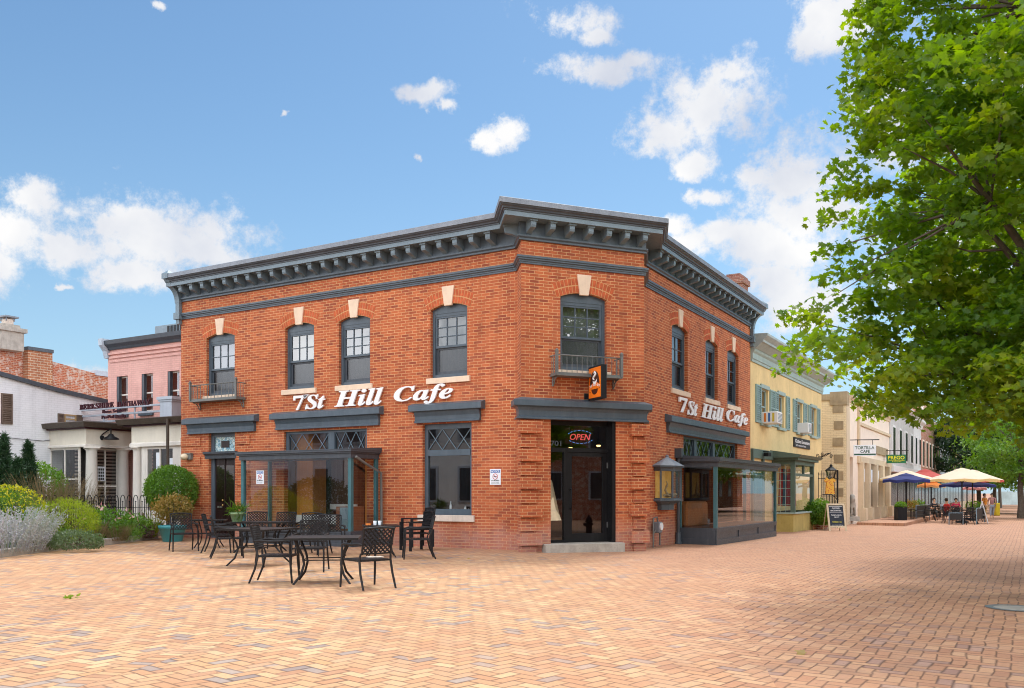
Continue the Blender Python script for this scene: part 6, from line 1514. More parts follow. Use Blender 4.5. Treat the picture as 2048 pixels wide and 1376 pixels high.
shrub('bushy_shrub', 'bright green leafy bush between the green bay and the chalkboard', (at(1637,37.0),37.0,.50), (.60,.5,.62), 4200, .10, M['leafy'], OVAL, 1.0, seed=41, lo=.4)
YC = 36.0; ab = thing('chalkboard_sign', 'wooden A frame chalkboard with white and yellow chalk writing', 'chalkboard', (at(1671,YC),YC,gz(at(1671,YC))))
g0 = gz(at(1671,YC)); xl, xr = at(1652,YC), at(1688,YC); zt_ = zat(1007,YC); zb_ = g0+.06
def slant(x, z, o=0): k = (z-g0)/(zt_-g0); return (x, YC-.30+.30*k-o, z)
mb = MB()
def sbar(xa, xb, za, zb2, mb, o0=0, o1=.04): mb.hexa([slant(xa,za,o1),slant(xb,za,o1),slant(xb,za,o0),slant(xa,za,o0),slant(xa,zb2,o1),slant(xb,zb2,o1),slant(xb,zb2,o0),slant(xa,zb2,o0)])
sbar(xl, xl+.07, g0, zt_, mb); sbar(xr-.07, xr, g0, zt_, mb); sbar(xl+.07, xr-.07, zt_-.07, zt_, mb); sbar(xl+.07, xr-.07, g0+.14, g0+.21, mb)
for x in (xl+.03, xr-.03): mb.tube([(x,YC+.02,zt_-.03),(x,YC+.42,g0)], .022, 4)
obj('frame', mb, M['tan'], ab)
mb = MB(); sbar(xl+.07, xr-.07, g0+.21, zt_-.07, mb, 0, .02); obj('slate', mb, flat('chalk_slate', (.012,.02,.035), .7), ab)
nd = Vector((0,-1,.3)).normalized(); ud = Vector((0,.30,zt_-g0)).normalized()
def chalk(s_, f0, h_, w_, mb): x = (xl+xr)/2; z = g0+(zt_-g0)*f0; text_mb(s_, slant(x, z, .024), (1,0,0), ud, nd, w_, h_, .001, mb=mb, align='CENTER', off=.01)
mb = MB(); chalk('CLOTHES', .80, .06, .3, mb); chalk('ENCOUNTERS', .72, .05, .42, mb); chalk('Come in, we are', .55, .07, .40, mb); chalk('open!', .48, .06, .2, mb); chalk('second hand clothing', .20, .035, .42, mb)
for a, b, c_, d_ in ((.14,.86,.68,.69),(.14,.86,.885,.895)): sbar(xl+(xr-xl)*a, xl+(xr-xl)*b, g0+(zt_-g0)*c_, g0+(zt_-g0)*d_, mb, .021, .023)
obj('chalk_writing', mb, M['letter'], ab)
mb = MB(); chalk('follow us', .31, .06, .36, mb); obj('yellow_chalk', mb, flat('yellow_chalk', (.7,.6,.05)), ab)
# cream brick and peach stucco building
cu0 = 24.2; co_ = solve_o(1692, cu0); FC2 = FR.off(co_)
cb = thing('cream_quoined_building', 'cream brick and peach stucco building with brown quoins beyond the alley', 'building', FC2.P(cu0,0,0))
cu1 = FC2.u(1779); ca_, cb_ = 6.15, 5.7
mb = MB(); mb.add([FR.P(cu0,-.6,co_),FR.P(cu0,-.6,-9),FR.P(cu0,ca_,-9),FR.P(cu0,ca_,co_)], [(0,1,2,3)]); obj('side_wall', mb, M['creambrick'], cb)
dops = [(cu0+1.15, cu0+2.55, -.2, 3.0, 0)]
FCo = FC2; step_ = []
pl0 = FC2.u(1716)
mb = MB(); wall(mb, FC2, cu0+.9, cu1, -.6, ca_-.9, [(FC2.u(1696), FC2.u(1706), .0, 3.15, 0)], .3); mb.fquad(FC2, cu0+.9, cu1, ca_-.9, ca_-.05, 0)
obj('wall', mb, M['peach'], cb)
mb = MB(); mb.poly([FC2.P(cu0,ca_-.05,0),FC2.P(cu1,ca_-.05,0),FC2.P(cu1,ca_-.05,-9.5),FC2.P(cu0,ca_-.05,-9.5)]); obj('roof', mb, M['roof'], cb)
mb = MB(); mb.fbox(FC2, cu0+.001, cu0+.9, -.6, ca_-.1, -.3, .03); obj('corner_pier', mb, M['tan'], cb)
for k in range(7): z = .35+k*.82; mb = MB(); mb.fbox(FC2, cu0-.03, cu0+.35, z, z+.42, -.55 if k % 2 else -.62, -.12); obj('quoin', mb, M['quoin'], cb)
mb = MB(); mb.fbox(FC2, cu0-.05, cu0+.5, ca_-.5, ca_+.15, -.75, .06); mb.fbox(FC2, cu0-.06, cu0+.2, ca_-.25, ca_+.05, -6, -.75); obj('coping', mb, M['quoin'], cb)
mb = MB(); mb.prism(FC2, cu0+.5, cu1, [(-.3,ca_-.3),(.06,ca_-.3),(.08,ca_-.2),(.2,ca_-.08),(.24,ca_+.02),(-.3,ca_+.06)]); mb.fbox(FC2, pl0, cu1, ca_-1.25, ca_-1.1, .002, .10); mb.fbox(FC2, pl0-.3, pl0, 2.9, ca_-.3, .002, .12); obj('cornice', mb, M['tan'], cb)
mb = MB(); a, b = FC2.u(1748), FC2.u(1771); mb.fbox(FC2, a, b, FC2.z(1760,910), FC2.z(1760,895), .003, .14); obj('stone_plaque', mb, M['quoin'], cb)
mb = MB(); a, b = FC2.u(1696), FC2.u(1706); mb.fbox(FC2, a, b, 0, 3.15, -.32, -.26); d_ = obj('door', mb, M['quoin'], cb)
mb = MB(); mb.fbox(FC2, a+.2, b-.2, 2.45, 3.05, -.258, -.25); mb.fbox(FC2, a+.2, b-.2, .8, 2.2, -.258, -.25); obj('pane', mb, M['glassd'], d_)
mb = MB(); mb.fbox(FC2, pl0, cu1-.1, 2.95, 3.25, .002, .16); pil = [1716,1729,1744,1757,1770]
for k, p in enumerate(pil): u = FC2.u(p); mb.fbox(FC2, u, u+.38+.1*k, -.5, 2.949, .002, .26); mb.fbox(FC2, u-.08, u+.46+.1*k, -.5, .55, .003, .42)
obj('pilaster', mb, M['tan'], cb)
for k in range(4):
    a, b = FC2.u(pil[k])+.5+.1*k, FC2.u(pil[k+1])-.1
    mb = MB(); mb.fbox(FC2, a, b, .6, 2.9, .004, .05); w = obj('window', mb, M['quoin'], cb)
    mb = MB(); mb.fquad(FC2, a+.1, b-.1, .7, 2.85, .055); obj('pane', mb, M['glassd'], w)
for k in (0,1,2):
    a, b = FC2.u(pil[k])+.75+.1*k, FC2.u(pil[k+1])-.25; mb = MB(); mb.fbox(FC2, a, b, 1.95, 2.65, .058, .062); single('window_menu', mb, M['plate'], ['first','second','third'][k]+' white menu sheet counting from the alley, in the peach building windows', 'menu')
# terrace plinth
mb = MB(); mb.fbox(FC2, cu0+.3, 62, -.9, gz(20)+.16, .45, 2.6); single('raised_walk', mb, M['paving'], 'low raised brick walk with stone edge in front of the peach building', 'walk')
# hanging signs across the street face
def blade(name, label, px0, px1, y0, y1, ref_u, cols, words, o0=.3):
    Yw = FC2.P(ref_u,0,0)[1]-1.0
    x0, x1 = at(px0,Yw), at(px1,Yw); z0, z1 = zat(y1,Yw), zat(y0,Yw)
    nx_, ny_ = .97, -.24; L_ = (x1-x0)/nx_
    Fb = Face.__new__(Face); Fb.x, Fb.y, Fb.dx, Fb.dy, Fb.n = x0, Yw, nx_, ny_, (ny_, -nx_)
    t_ = thing(name, label, 'sign', (x0, Yw, z0))
    mb = MB(); mb.fbox(Fb, 0, L_, z0, z1, -.04, .04); obj('board', mb, cols[0], t_)
    for s_, f0, f1, h0, h1, m_ in words:
        mb = face_text(Fb, s_, L_*f0, z0+(z1-z0)*h0, .045, L_*(f1-f0), (z1-z0)*(h1-h0), .003, off=.015); obj('sign_text', mb, m_, t_)
    mb = MB(); zt = z1+.25; mb.tube([Fb.P(-.25,z0-.1,0), Fb.P(-.25,zt,0), Fb.P(L_+.15,zt,0)], .025, 5)
    for f in (.18,.85): mb.tube([Fb.P(L_*f,zt,0), Fb.P(L_*f,z1,0)], .015, 4)
    obj('bracket', mb, M['blackmetal'], t_)
    return t_, Fb, L_, z0, z1
gtext = flat('dark_green_text', (.02,.08,.05)); M['pgreen'] = flat('green_board', (.012,.14,.05)); M['ytext'] = flat('yellow_text', (.80,.72,.02))
t_, Fb, L_, z0, z1 = blade('hanging_cafe_sign', 'white hanging sign with dark green capitals projecting from the peach building', 1707, 1748, 890, 912, FC2.u(1706), [M['plate']], [('TORTILLA', .06,.92,.60,.88,gtext), ('CAFE', .30,.72,.27,.53,gtext)])
mb = MB(); mb.fbox(Fb, .02, L_-.02, z0+(z1-z0)*.07, z0+(z1-z0)*.2, .0405, .044); obj('green_stripe', mb, gtext, t_)
blade('hanging_deli_sign', 'green hanging sign with yellow capitals in front of the black windowed facade', 1773, 1808, 909.5, 926.5, FC2.u(1772), [M['pgreen']], [('PREGO', .08,.92,.44,.86,M['ytext']), ('ITALIAN DELICATESSEN', .08,.92,.28,.38,M['ytext']), ('& Carry Out', .28,.76,.10,.22,M['ytext'])])
# stone lion / urn by the door
YL = 45; lx_ = at(1703, YL); ur = thing('stone_lion', 'grey carved lion statue seated on a plinth by the peach building door', 'statue', (lx_, YL, gz(lx_)+.16))
def skin(name, nodes, edges, mat, parent, sub=1, local=False):
    me = bpy.data.meshes.new(name); me.from_pydata([n[:3] for n in nodes], edges, [])
    o = bpy.data.objects.new(name, me); COL.objects.link(o)
    m_ = o.modifiers.new('Skin', 'SKIN'); sv = me.skin_vertices[0].data
    for i, n in enumerate(nodes): r = n[3]; sv[i].radius = (r, n[4] if len(n) > 4 else r); sv[i].use_root = (i == 0)
    m2 = o.modifiers.new('Sub', 'SUBSURF'); m2.levels = sub; m2.render_levels = sub
    dg = bpy.context.evaluated_depsgraph_get(); nm = bpy.data.meshes.new_from_object(o.evaluated_get(dg))
    bpy.data.objects.remove(o); bpy.data.meshes.remove(me); nm.name = name
    for p in nm.polygons: p.use_smooth = True
    nm.materials.clear(); nm.materials.append(mat)
    o = bpy.data.objects.new(name, nm); COL.objects.link(o); o.parent = parent
    if parent is not None and not local: nm.transform(Matrix.Translation(-wloc(parent)))
    return o
g_ = ur.location.z
mb = MB(); mb.box(lx_-.28, lx_+.28, YL-.35, YL+.35, g_, g_+.22); obj('plinth', mb, M['concrete'], ur)
zz = g_+.22
skin('lion_body', [(lx_,YL,zz+.3,.16),(lx_-.02,YL-.12,zz+.52,.15),(lx_-.03,YL-.18,zz+.75,.15),(lx_-.04,YL-.24,zz+.95,.17),(lx_-.05,YL-.42,zz+.9,.08),
  (lx_-.10,YL-.26,zz+.45,.06),(lx_-.10,YL-.28,zz+.05,.05),(lx_+.08,YL-.26,zz+.45,.06),(lx_+.08,YL-.28,zz+.05,.05),(lx_-.14,YL+.08,zz+.14,.12),(lx_+.14,YL+.08,zz+.14,.12),(lx_-.15,YL-.12,zz+.05,.05),(lx_+.15,YL-.12,zz+.05,.05),
  (lx_-.12,YL-.2,zz+1.1,.035),(lx_+.05,YL-.2,zz+1.1,.035)],
  [(0,1),(1,2),(2,3),(3,4),(1,5),(5,6),(1,7),(7,8),(0,9),(0,10),(9,11),(10,12),(3,13),(3,14)], M['concrete'], ur)
# ---------------- row of buildings farther down the street
FB2 = FR.off(.9)
def facade(name, label, p0, p1, zt, wallm, winm, cols, rows, trim, shut=None, bay_=False):
    a, b = FB2.u(p0), FB2.u(p1); t_ = thing(name, label, 'building', FB2.P((a+b)/2, 0, 0)); mb = MB()
    mb.fbox(FB2, a+.01, b-.01, -1.0, zt, -9, 0); obj('wall', mb, wallm, t_)
    mb = MB(); mb.prism(FB2, a, b, [(0,zt-.5),(.1,zt-.5),(.16,zt-.25),(.4,zt-.08),(.42,zt+.1),(-.2,zt+.12)]); obj('cornice', mb, trim, t_)
    W_ = (b-a)/cols
    for r in range(rows):
        z0, z1 = (3.6+r*2.9, 5.6+r*2.9)
        for c in range(cols):
            u = a+W_*(c+.5); w_ = min(.55, W_*.28)
            mb = MB(); mb.fbox(FB2, u-w_-.08, u+w_+.08, z0-.12, z1+.15, .001, .07); w = obj('window', mb, trim, t_)
            mb = MB(); mb.fquad(FB2, u-w_, u+w_, z0, z1, .075); obj('pane', mb, winm, w)
            if shut:
                mb = MB(); mb.fbox(FB2, u-w_*1.9-.05, u-w_-.09, z0, z1, .002, .09); mb.fbox(FB2, u+w_+.09, u+w_*1.9+.05, z0, z1, .002, .09); obj('shutter', mb, shut, t_)
    mb = MB(); mb.fbox(FB2, a+.2, b-.2, 2.7, 3.1, .002, .25); obj('shop_fascia', mb, trim, t_)
    for c in range(max(2, cols)):
        W2 = (b-a)/max(2, cols); mb = MB(); mb.fbox(FB2, a+W2*c+.35, a+W2*(c+1)-.3, .2, 2.6, .003, .05); obj('shop_window', mb, winm, t_)
black = paint('black_window', (.02,.02,.022), .25)
dk = M['glassd'] if False else paint('dark_window_glass', (.05,.06,.07), .12)
facade('white_rowhouse', 'white painted row building with tall black windows behind the green deli sign', 1779.5, 1827, 7.2, paint('grey_white_facade', (.55,.53,.50), .7, var=.12), black, 4, 1, M['white'])
facade('white_rowhouse', 'narrow white row building with teal dark windows next to the brick ones', 1827, 1842, 7.0, M['white'], dk, 2, 1, M['white'])
facade('brick_rowhouse', 'red brick row building behind the red umbrella', 1842, 1862, 8.6, M['oldbrick'], dk, 3, 1, M['peach'])
facade('brown_rowhouse', 'tan and brown row building with tall windows beyond the red brick one', 1862, 1880, 7.6, paint('brown_stucco', (.40,.26,.17), .8), dk, 3, 1, M['creamd'])
facade('grey_rowhouse', 'pale grey row building before the last red brick house', 1880, 1899, 7.4, M['bluegrey'], dk, 3, 1, M['white'])
facade('brick_rowhouse', 'last dark red brick house before the far trees', 1899, 1921, 9.2, bricks('dark_red_brick', (.34,.06,.04), (.25,.04,.03), (.35,.2,.15)), dk, 4, 1, M['creamd'])
facade('far_rowhouse', 'distant tan row building partly behind the evergreen tree', 1921, 1946, 10.5, M['tan'], dk, 5, 1, M['creamd'])
# market umbrellas
def umbrella(label, px_, Y, ytop, yrim, rpx, mat, seed=0, valance=None, n=8):
    x = at(px_, Y); g = gz(x); zt, zr = zat(ytop, Y), zat(yrim, Y); r = rpx/F*Y
    t_ = thing('patio_umbrella', label, 'umbrella', (x, Y, g), group=None)
    mb = MB(); ring = lambda rr, z, ph=0: [(x+rr*math.cos(2*PI*(k+.5*0+ph)/n), Y+rr*math.sin(2*PI*(k+ph)/n), z) for k in range(n)]
    R0, R1, R2 = ring(.32, zt-.10), ring(r*.6, zr+(zt-zr)*.42), ring(r, zr)
    mid = [((R2[k][0]+R2[(k+1)%n][0])/2*.985+x*.015, (R2[k][1]+R2[(k+1)%n][1])/2*.985+Y*.015, zr+.06) for k in range(n)]
    vs = R0+R1+R2+mid; fs = []
    for k in range(n):
        k2 = (k+1)%n; fs += [(k,k2,n+k2,n+k), (n+k,n+k2,3*n+k), (n+k,3*n+k,2*n+k), (n+k2,2*n+k2,3*n+k)]
    mb.add(vs, fs); mb.add(ring(.45, zt-.12)+[(x,Y,zt)], [(k,(k+1)%n,n) for k in range(n)])
    dn = [(p[0], p[1], p[2]-.13) for p in R2]; dm = [(p[0], p[1], p[2]-.12) for p in mid]
    vs = R2+mid+dn+dm; fs = []
    for k in range(n): k2 = (k+1)%n; fs += [(k,n+k,3*n+k,2*n+k),(n+k,k2,2*n+k2,3*n+k)]
    mb.add(vs, fs, 1 if valance else 0)
    obj('canopy', mb, [mat]+([valance] if valance else []), t_)
    mb = MB(); mb.tube([(x,Y,g),(x,Y,zt)], .035, 7); mb.lathe((x,Y,g), [(.34,0),(.34,.06),(.08,.12)], 12); obj('pole', mb, M['blackmetal'], t_)
    mb = MB()
    for k in range(n): mb.tube([(x,Y,zr-.15), (x+(R1[k][0]-x)*.95, Y+(R1[k][1]-Y)*.95, R1[k][2]-.03)], .012, 4)
    obj('ribs', mb, M['blackmetal'], t_)
def cloth(name, c):
    t = NT(name); p = t.principled(c, .85); tl = t.n('ShaderNodeBsdfTranslucent', ins={'Color': sc(c,1.2)+(1,)})
    return t.out(t.n('ShaderNodeMixShader', ins={0: .45, 1: p, 2: tl.outputs[0]}).outputs[0])
navy, cre, red_, oran, pinkc, yel = cloth('navy_canvas', (.045,.06,.22)), cloth('cream_canvas', (.86,.76,.60)), cloth('red_canvas', (.60,.12,.10)), cloth('orange_canvas', (.75,.25,.04)), cloth('pink_canvas', (.70,.35,.35)), cloth('yellow_canvas', (.80,.60,.28))
umbrella('navy patio umbrella at the front left of the outdoor cafe seating', 1812, 49, 946, 961, 47, navy, 1)
umbrella('cream umbrella with yellow rim just behind the navy one', 1813, 52.5, 940, 958, 54, cre, 2, yel)
umbrella('red umbrella farther back between the cream ones', 1850, 58, 938, 955, 42, red_, 3)
umbrella('orange and yellow umbrella low behind the navy one', 1862, 60, 961, 972, 28, oran, 4, yel)
umbrella('largest cream umbrella with orange yellow underside at the right of the seating', 1924, 50, 935.5, 960, 70, cre, 5, yel)
umbrella('red rimmed cream umbrella right behind the largest one', 1945, 55, 939, 961, 58, cre, 6, red_)
umbrella('second navy umbrella lower behind the largest cream one', 1934, 57, 958, 971, 54, navy, 7)
umbrella('pink umbrella farthest back under the cream canopies', 1948, 66, 966, 977, 24, pinkc, 8)
# outdoor seating in the street
def street_table(px_, Y, label):
    x = at(px_, Y); g = gz(x); t_ = thing('street_table', label, 'table', (x,Y,g), group='street cafe tables'); mb = MB(); mb.lathe((x,Y,g), [(.42,.70),(.42,.73),(.40,.735)], 16); obj('tabletop', mb, M['blackmetal'], t_)
    mb = MB(); mb.tube([(x,Y,g+.05),(x,Y,g+.70)], .03, 6); mb.lathe((x,Y,g), [(.25,0),(.24,.03),(.05,.06)], 12); obj('pedestal', mb, M['blackmetal'], t_)
for i, (p, Y) in enumerate(((1822,50),(1846,53),(1924,49.0),(1905,55),(1948,54))): street_table(p, Y, ['round black street table under the navy umbrella','round black street table behind the bench back','round black street table under the largest cream umbrella','round black street table near the seated people','round black street table by the white folding board'][i])
chs = [(1806,48.5,60),(1838,49,-60),(1858,52,-70),(1898,48,40),(1912,46.6,20),(1930,46.2,-20),(1941,47.5,-60),(1890,52,60),(1955,51.5,-80),(1918,52,170)]
cl_ = ['by the planter box','right of the navy umbrella pole','at the table behind the bench back','at the left of the large cream umbrella','nearest one, front left under the large cream umbrella','nearest one, front right under the large cream umbrella','right of the large umbrella pole','beside the seated person in red','beside the white folding board','on the far side of the large umbrella table']
for (p, Y, a), l_ in zip(chs, cl_): x = at(p,Y); copy_thing(ch0, (x,Y,gz(x)), -math.radians(a), 'black street cafe chair '+l_)['group'] = 'street cafe chairs'
def panel(label, p0, Y0, p1, Y1, y0, name='screen_panel'):
    a, b = (at(p0,Y0),Y0), (at(p1,Y1),Y1); d = Vector((b[0]-a[0],b[1]-a[1])); Fp = Face(a[0],a[1],d.x,d.y); g = gz(a[0]); L_ = d.length
    t_ = thing(name, label, 'barrier', (a[0],a[1],g), group='dark barriers round the street seating'); zt = zat(y0,Y0); mb = MB(); mb.fbox(Fp, .05, L_-.05, g+.25, zt-.04, -.015, .015); obj('panel', mb, M['ink'], t_)
    mb = MB(); mb.tube([Fp.P(0,g,0),Fp.P(0,zt,0),Fp.P(L_,zt,0),Fp.P(L_,g,0)], .025, 5); obj('frame', mb, M['greyl'], t_)
panel('dark slatted barrier with curved top left of the largest umbrella', 1832, 49.5, 1859, 53, 1011)
panel('dark barrier at the right edge of the street seating', 1953, 46.5, 1969, 50, 1017)
panel('low dark barrier in front of the largest umbrella table', 1898, 45.8, 1926, 45.8, 1026)
x = at(1802,47); g = gz(x); pb = thing('planter_box', 'dark square planter box of greenery at the left end of the street seating', 'planter', (x,47,g)); mb = MB(); mb.box(x-.24,x+.24,46.8,47.3,g,zat(1014,47)); obj('box', mb, M['blackmetal'], pb, bevel=.01)
scatter('greenery', OVAL, in_ell((x,47.05,zat(1010,47)), (.3,.3,.18), 380, .2), .10, M['leafy'], pb)
fb = thing('folding_board', 'white folding A board standing at the right end of the street seating', 'sign', (at(1964,49),49,gz(at(1964,49)))); x = at(1964,49); g = gz(x); zt = zat(1002,49); mb = MB()
for s_ in (-1,1): mb.tube([(x-.02*s_,49,zt),(x+s_*.27,49-.1*s_,g)], .035, 4)
mb.tube([(x-.16,49,g+.45),(x+.16,49,g+.45)], .02, 4); obj('legs', mb, M['white'], fb)
mb = MB(); mb.poly([(x-.02,49.02,zt-.05),(x+.02,49.02,zt-.05),(x+.2,49.05,g+.25),(x-.2,49.05,g+.25)]); obj('board', mb, M['ink'], fb)
for i, (p, Y, m_) in enumerate(((1835,56,M['leafy']),(1948,58,M['leafy']),(1822,53,M['goldleaf']))):
    x = at(p,Y); g = gz(x); t_ = thing('flower_planter', ['leafy planter behind the bench back in the street seating','leafy planter under the pink umbrella','straw toned planter between navy and cream umbrella poles'][i], 'planter', (x,Y,g)); mb = MB(); mb.lathe((x,Y,g), [(.22,0),(.3,.5),(.31,.52)], 12); obj('pot', mb, M['concrete'], t_); scatter('plant', OVAL, in_ell((x,Y,g+.85), (.5,.45,.4), 420, .3), .12, m_, t_)
# ---------------- people
M['skinm'] = paint('skin', (.55,.33,.22), .6, var=.06, grime=0, bstr=0); M['hairm'] = paint('dark_hair', (.04,.025,.018), .7)
def person(label, px_, Y, face_deg, top, bottom, pose='stand', hgt=1.68, gzo=None, hairc=None):
    x = at(px_, Y); g = gz(x) if gzo is None else gzo; t_ = thing('person', label, 'person', (x, Y, g), -math.radians(face_deg)); k = hgt/1.7
    S_ = lambda nodes: [tuple(c*k for c in n) for n in nodes]
    if pose == 'sit': hip, sh, hd = .50, 1.00, 1.22
    else: hip, sh, hd = .92, 1.42, 1.60
    st_ = .0 if pose == 'stand' else 0
    N = [(0,0,hip,.13),(0,.0,hip+.2,.12),(0,.01,sh-.10,.14),(0,.0,sh,.09),(0,0,sh+.08,.05),(0,.02,hd,.085,.10),(0,.02,hd+.07,.07)]; E_ = [(0,1),(1,2),(2,3),(3,4),(4,5),(5,6)]
    hand = {}
    for s_ in (-1,1):
        i = len(N)
        if pose == 'sit': arm = [(s_*.19,0,sh-.04,.05),(s_*.24,.06,sh-.28,.042),(s_*.16,.28,sh-.26,.034),(s_*.13,.36,sh-.25,.03)]
        elif pose == 'walk': arm = [(s_*.19,0,sh-.04,.05),(s_*.24,-.05*s_,sh-.30,.042),(s_*.24,.10*s_,sh-.52,.034),(s_*.24,.13*s_,sh-.61,.03)]
        else: arm = [(s_*.19,0,sh-.04,.05),(s_*.23,.02,sh-.30,.042),(s_*.20,.16,sh-.46,.034),(s_*.18,.22,sh-.50,.03)]
        N += arm; E_ += [(3,i),(i,i+1),(i+1,i+2),(i+2,i+3)]; hp = Vector(arm[-1][:3]); dd = (hp-Vector(arm[-2][:3])).normalized()
        for f in range(5):
            j = len(N); off_ = Vector((0,.028*(f-2),0)) if abs(dd.z) > .6 else Vector((.02*(f-2),0,0)); ln = (.05,.085,.095,.088,.07)[f]
            a_ = hp+off_+dd*(.02 if f else -.0); b_ = a_+dd*ln*.5+off_*.4; c_ = a_+dd*ln+off_*.4+Vector((0,0,-.012)); N += [(*a_,.010),(*b_,.009),(*c_,.008)]; E_ += [(i+3,j),(j,j+1),(j+1,j+2)]
        i = len(N)
        if pose == 'sit': leg = [(s_*.10,.02,hip-.02,.09),(s_*.12,.42,hip,.065),(s_*.12,.44,.10,.042),(s_*.12,.56,.04,.036)]
        elif pose == 'walk': leg = [(s_*.09,0,hip-.06,.09),(s_*.10,.10*s_,.50,.062),(s_*.10,.20*s_-.04,.09,.042),(s_*.10,.20*s_+.10,.04,.036)]
        else: leg = [(s_*.09,0,hip-.06,.09),(s_*.10,.02,.50,.062),(s_*.11,-.02,.09,.042),(s_*.12,.11,.04,.036)]
        N += leg; E_ += [(0,i),(i,i+1),(i+1,i+2),(i+2,i+3)]
    skin('body', S_(N), E_, M['skinm'], t_, 1, True)
    T = [(0,0,hip-.02,.15),(0,0,hip+.2,.14),(0,.01,sh-.10,.16),(0,0,sh-.0,.10)]; TE = [(0,1),(1,2),(2,3)]
    for s_ in (-1,1): i = len(T); T += [(s_*.20,0,sh-.04,.068),(s_*.235,.03 if pose!='walk' else -.02*s_,sh-.24,.06)]; TE += [(3,i),(i,i+1)]
    skin('shirt', S_(T), TE, top, t_, 1, True)
    B_ = [(0,0,hip,.145)]; BE = []
    for s_ in (-1,1):
        i = len(B_); q = leg
        if pose == 'sit': l3 = [(s_*.10,.02,hip-.02,.105),(s_*.12,.42,hip,.08),(s_*.12,.44,.14,.06)]
        elif pose == 'walk': l3 = [(s_*.09,0,hip-.06,.105),(s_*.10,.10*s_,.50,.078),(s_*.10,.20*s_-.04,.14,.06)]
        else: l3 = [(s_*.09,0,hip-.06,.105),(s_*.10,.02,.50,.078),(s_*.11,-.02,.14,.06)]
        B_ += l3; BE += [(0,i),(i,i+1),(i+1,i+2)]
    skin('trousers', S_(B_), BE, bottom, t_, 1, True)
    mb = MB(); mb.ball((0,-.005*k,(hd+.055)*k), .108*k, 12, sz=1.05); h_ = obj('hair', mb, hairc or M['hairm'], t_, local=True)
    for f in [v for v in h_.data.vertices if v.co.y > .045*k and v.co.z < (hd+.08)*k]: f.co.y = .03*k
    mb = MB(); mb.ball((0,.115*k,(hd-.0)*k), .018*k, 6)
    obj('nose', mb, M['skinm'], t_, local=True)
    return t_
def clothm(n, c): return paint(n, c, .9, var=.12)
person('standing person in an orange top at the right end of the street seating', 1969, 57, 150, clothm('orange_top', (.75,.30,.04)), clothm('tan_trousers', (.55,.38,.18)), hgt=1.62)
person('person in a pinkish top and grey trousers walking beside the one in orange', 1984, 62, 200, clothm('pink_grey_top', (.45,.22,.22)), clothm('grey_trousers', (.33,.36,.42)), 'walk', 1.66)
def seated(label, px_, Y, fd, top, bottom): 
    return person(label, px_, Y, fd, top, bottom, 'sit', 1.68)
seated('seated person in a red shirt at the left of the largest umbrella', 1893, 51.5, 80, clothm('red_shirt', (.60,.04,.04)), clothm('dark_trousers', (.05,.05,.07)))
seated('seated person in a bright pink top behind the one in red', 1912, 56, 200, clothm('bright_pink_top', (.70,.05,.14)), clothm('blue_jeans', (.08,.12,.22)))
seated('seated person in a dark jacket near the bench back', 1868, 55, 170, clothm('dark_jacket', (.03,.03,.035)), clothm('black_jeans', (.03,.03,.03)))
# far end of the street
def ftree(name, label, px_, Y, r, zc_, rz_, n, per, mat, seed, leaf=.3):
    x = at(px_, Y); g = gz(x)
    tree(name, label, (x,Y,g), max(1.6, zc_-rz_*.8-g), [((x,Y,zc_),(r,r,rz_)), ((x-r*.55,Y-r*.3,zc_-rz_*.45),(r*.75,r*.7,rz_*.42)), ((x+r*.5,Y,zc_-rz_*.5),(r*.8,r*.6,rz_*.4)), ((x+r*.2,Y,zc_+rz_*.5),(r*.6,r*.6,rz_*.6))], n, per, r*.22, leaf, mat, OVAL, .2, None, 10, .5, seed, .9, cull=lambda p: p[2] > g+2.1)
ftree('spreading_tree', 'dark green spreading tree at the far end of the row buildings', 1958, 84, 4.6, 6.2, 3.8, 170, 60, M['evergreen'], 51, .34)
ftree('street_tree', 'brighter green street tree at the right picture edge beyond the seating', 2042, 62, 3.6, 5.2, 3.2, 210, 46, M['leafy'], 52, .24)
ftree('street_tree', 'street tree overlapping the right picture edge, in front of the far hoarding', 2075, 80, 5.2, 6.0, 4.6, 230, 46, M['leafy'], 57, .3)
ftree('street_tree', 'dense green tree right of the dark spreading tree, filling the street end', 1990, 98, 5.0, 5.6, 4.4, 210, 46, M['leafy'], 58, .34)
ftree('street_tree', 'distant green tree closing the street behind the walking person', 2000, 120, 6, 6.8, 4.5, 130, 50, M['leafy'], 53, .45)
ftree('street_tree', 'distant tree left of the street end behind the umbrellas', 1940, 140, 7, 8, 5, 120, 50, M['leafy'], 54, .5)
ftree('street_tree', 'farthest tree at the right end of the street', 2045, 135, 8, 8, 5.4, 130, 50, M['leafy'], 55, .5)
ftree('street_tree', 'tall tree beyond the right frame edge shading the far street', 2110, 75, 5, 6.5, 4, 120, 50, M['leafy'], 56, .35)
mb = MB(); Yf = 150; g = gz(at(2020,Yf)); mb.box(at(1985,Yf), at(2110,Yf), Yf, Yf+.3, g, g+2.2); single('far_hoarding', mb, paint('pale_blue_hoarding', (.45,.58,.60), .7, var=.3, scale=.4), 'pale blue grey hoarding closing the far end of the street', 'hoarding')
mb = MB(); x = at(1994,70); g = gz(x); mb.obox((x,70,g+.5), .3,.35,1.0); single('newspaper_box', mb, flat('yellow_box_paint', (.65,.50,.02)), 'yellow street newspaper box beyond the walking person', 'newspaper box', bevel=.03)
mb = MB(); x = at(1988,71); g = gz(x); mb.obox((x,71,g+.6), .35,.35,1.2); single('newspaper_box', mb, flat('black_box_paint', (.02,.03,.02)), 'black street box left of the yellow newspaper box', 'newspaper box', bevel=.03)
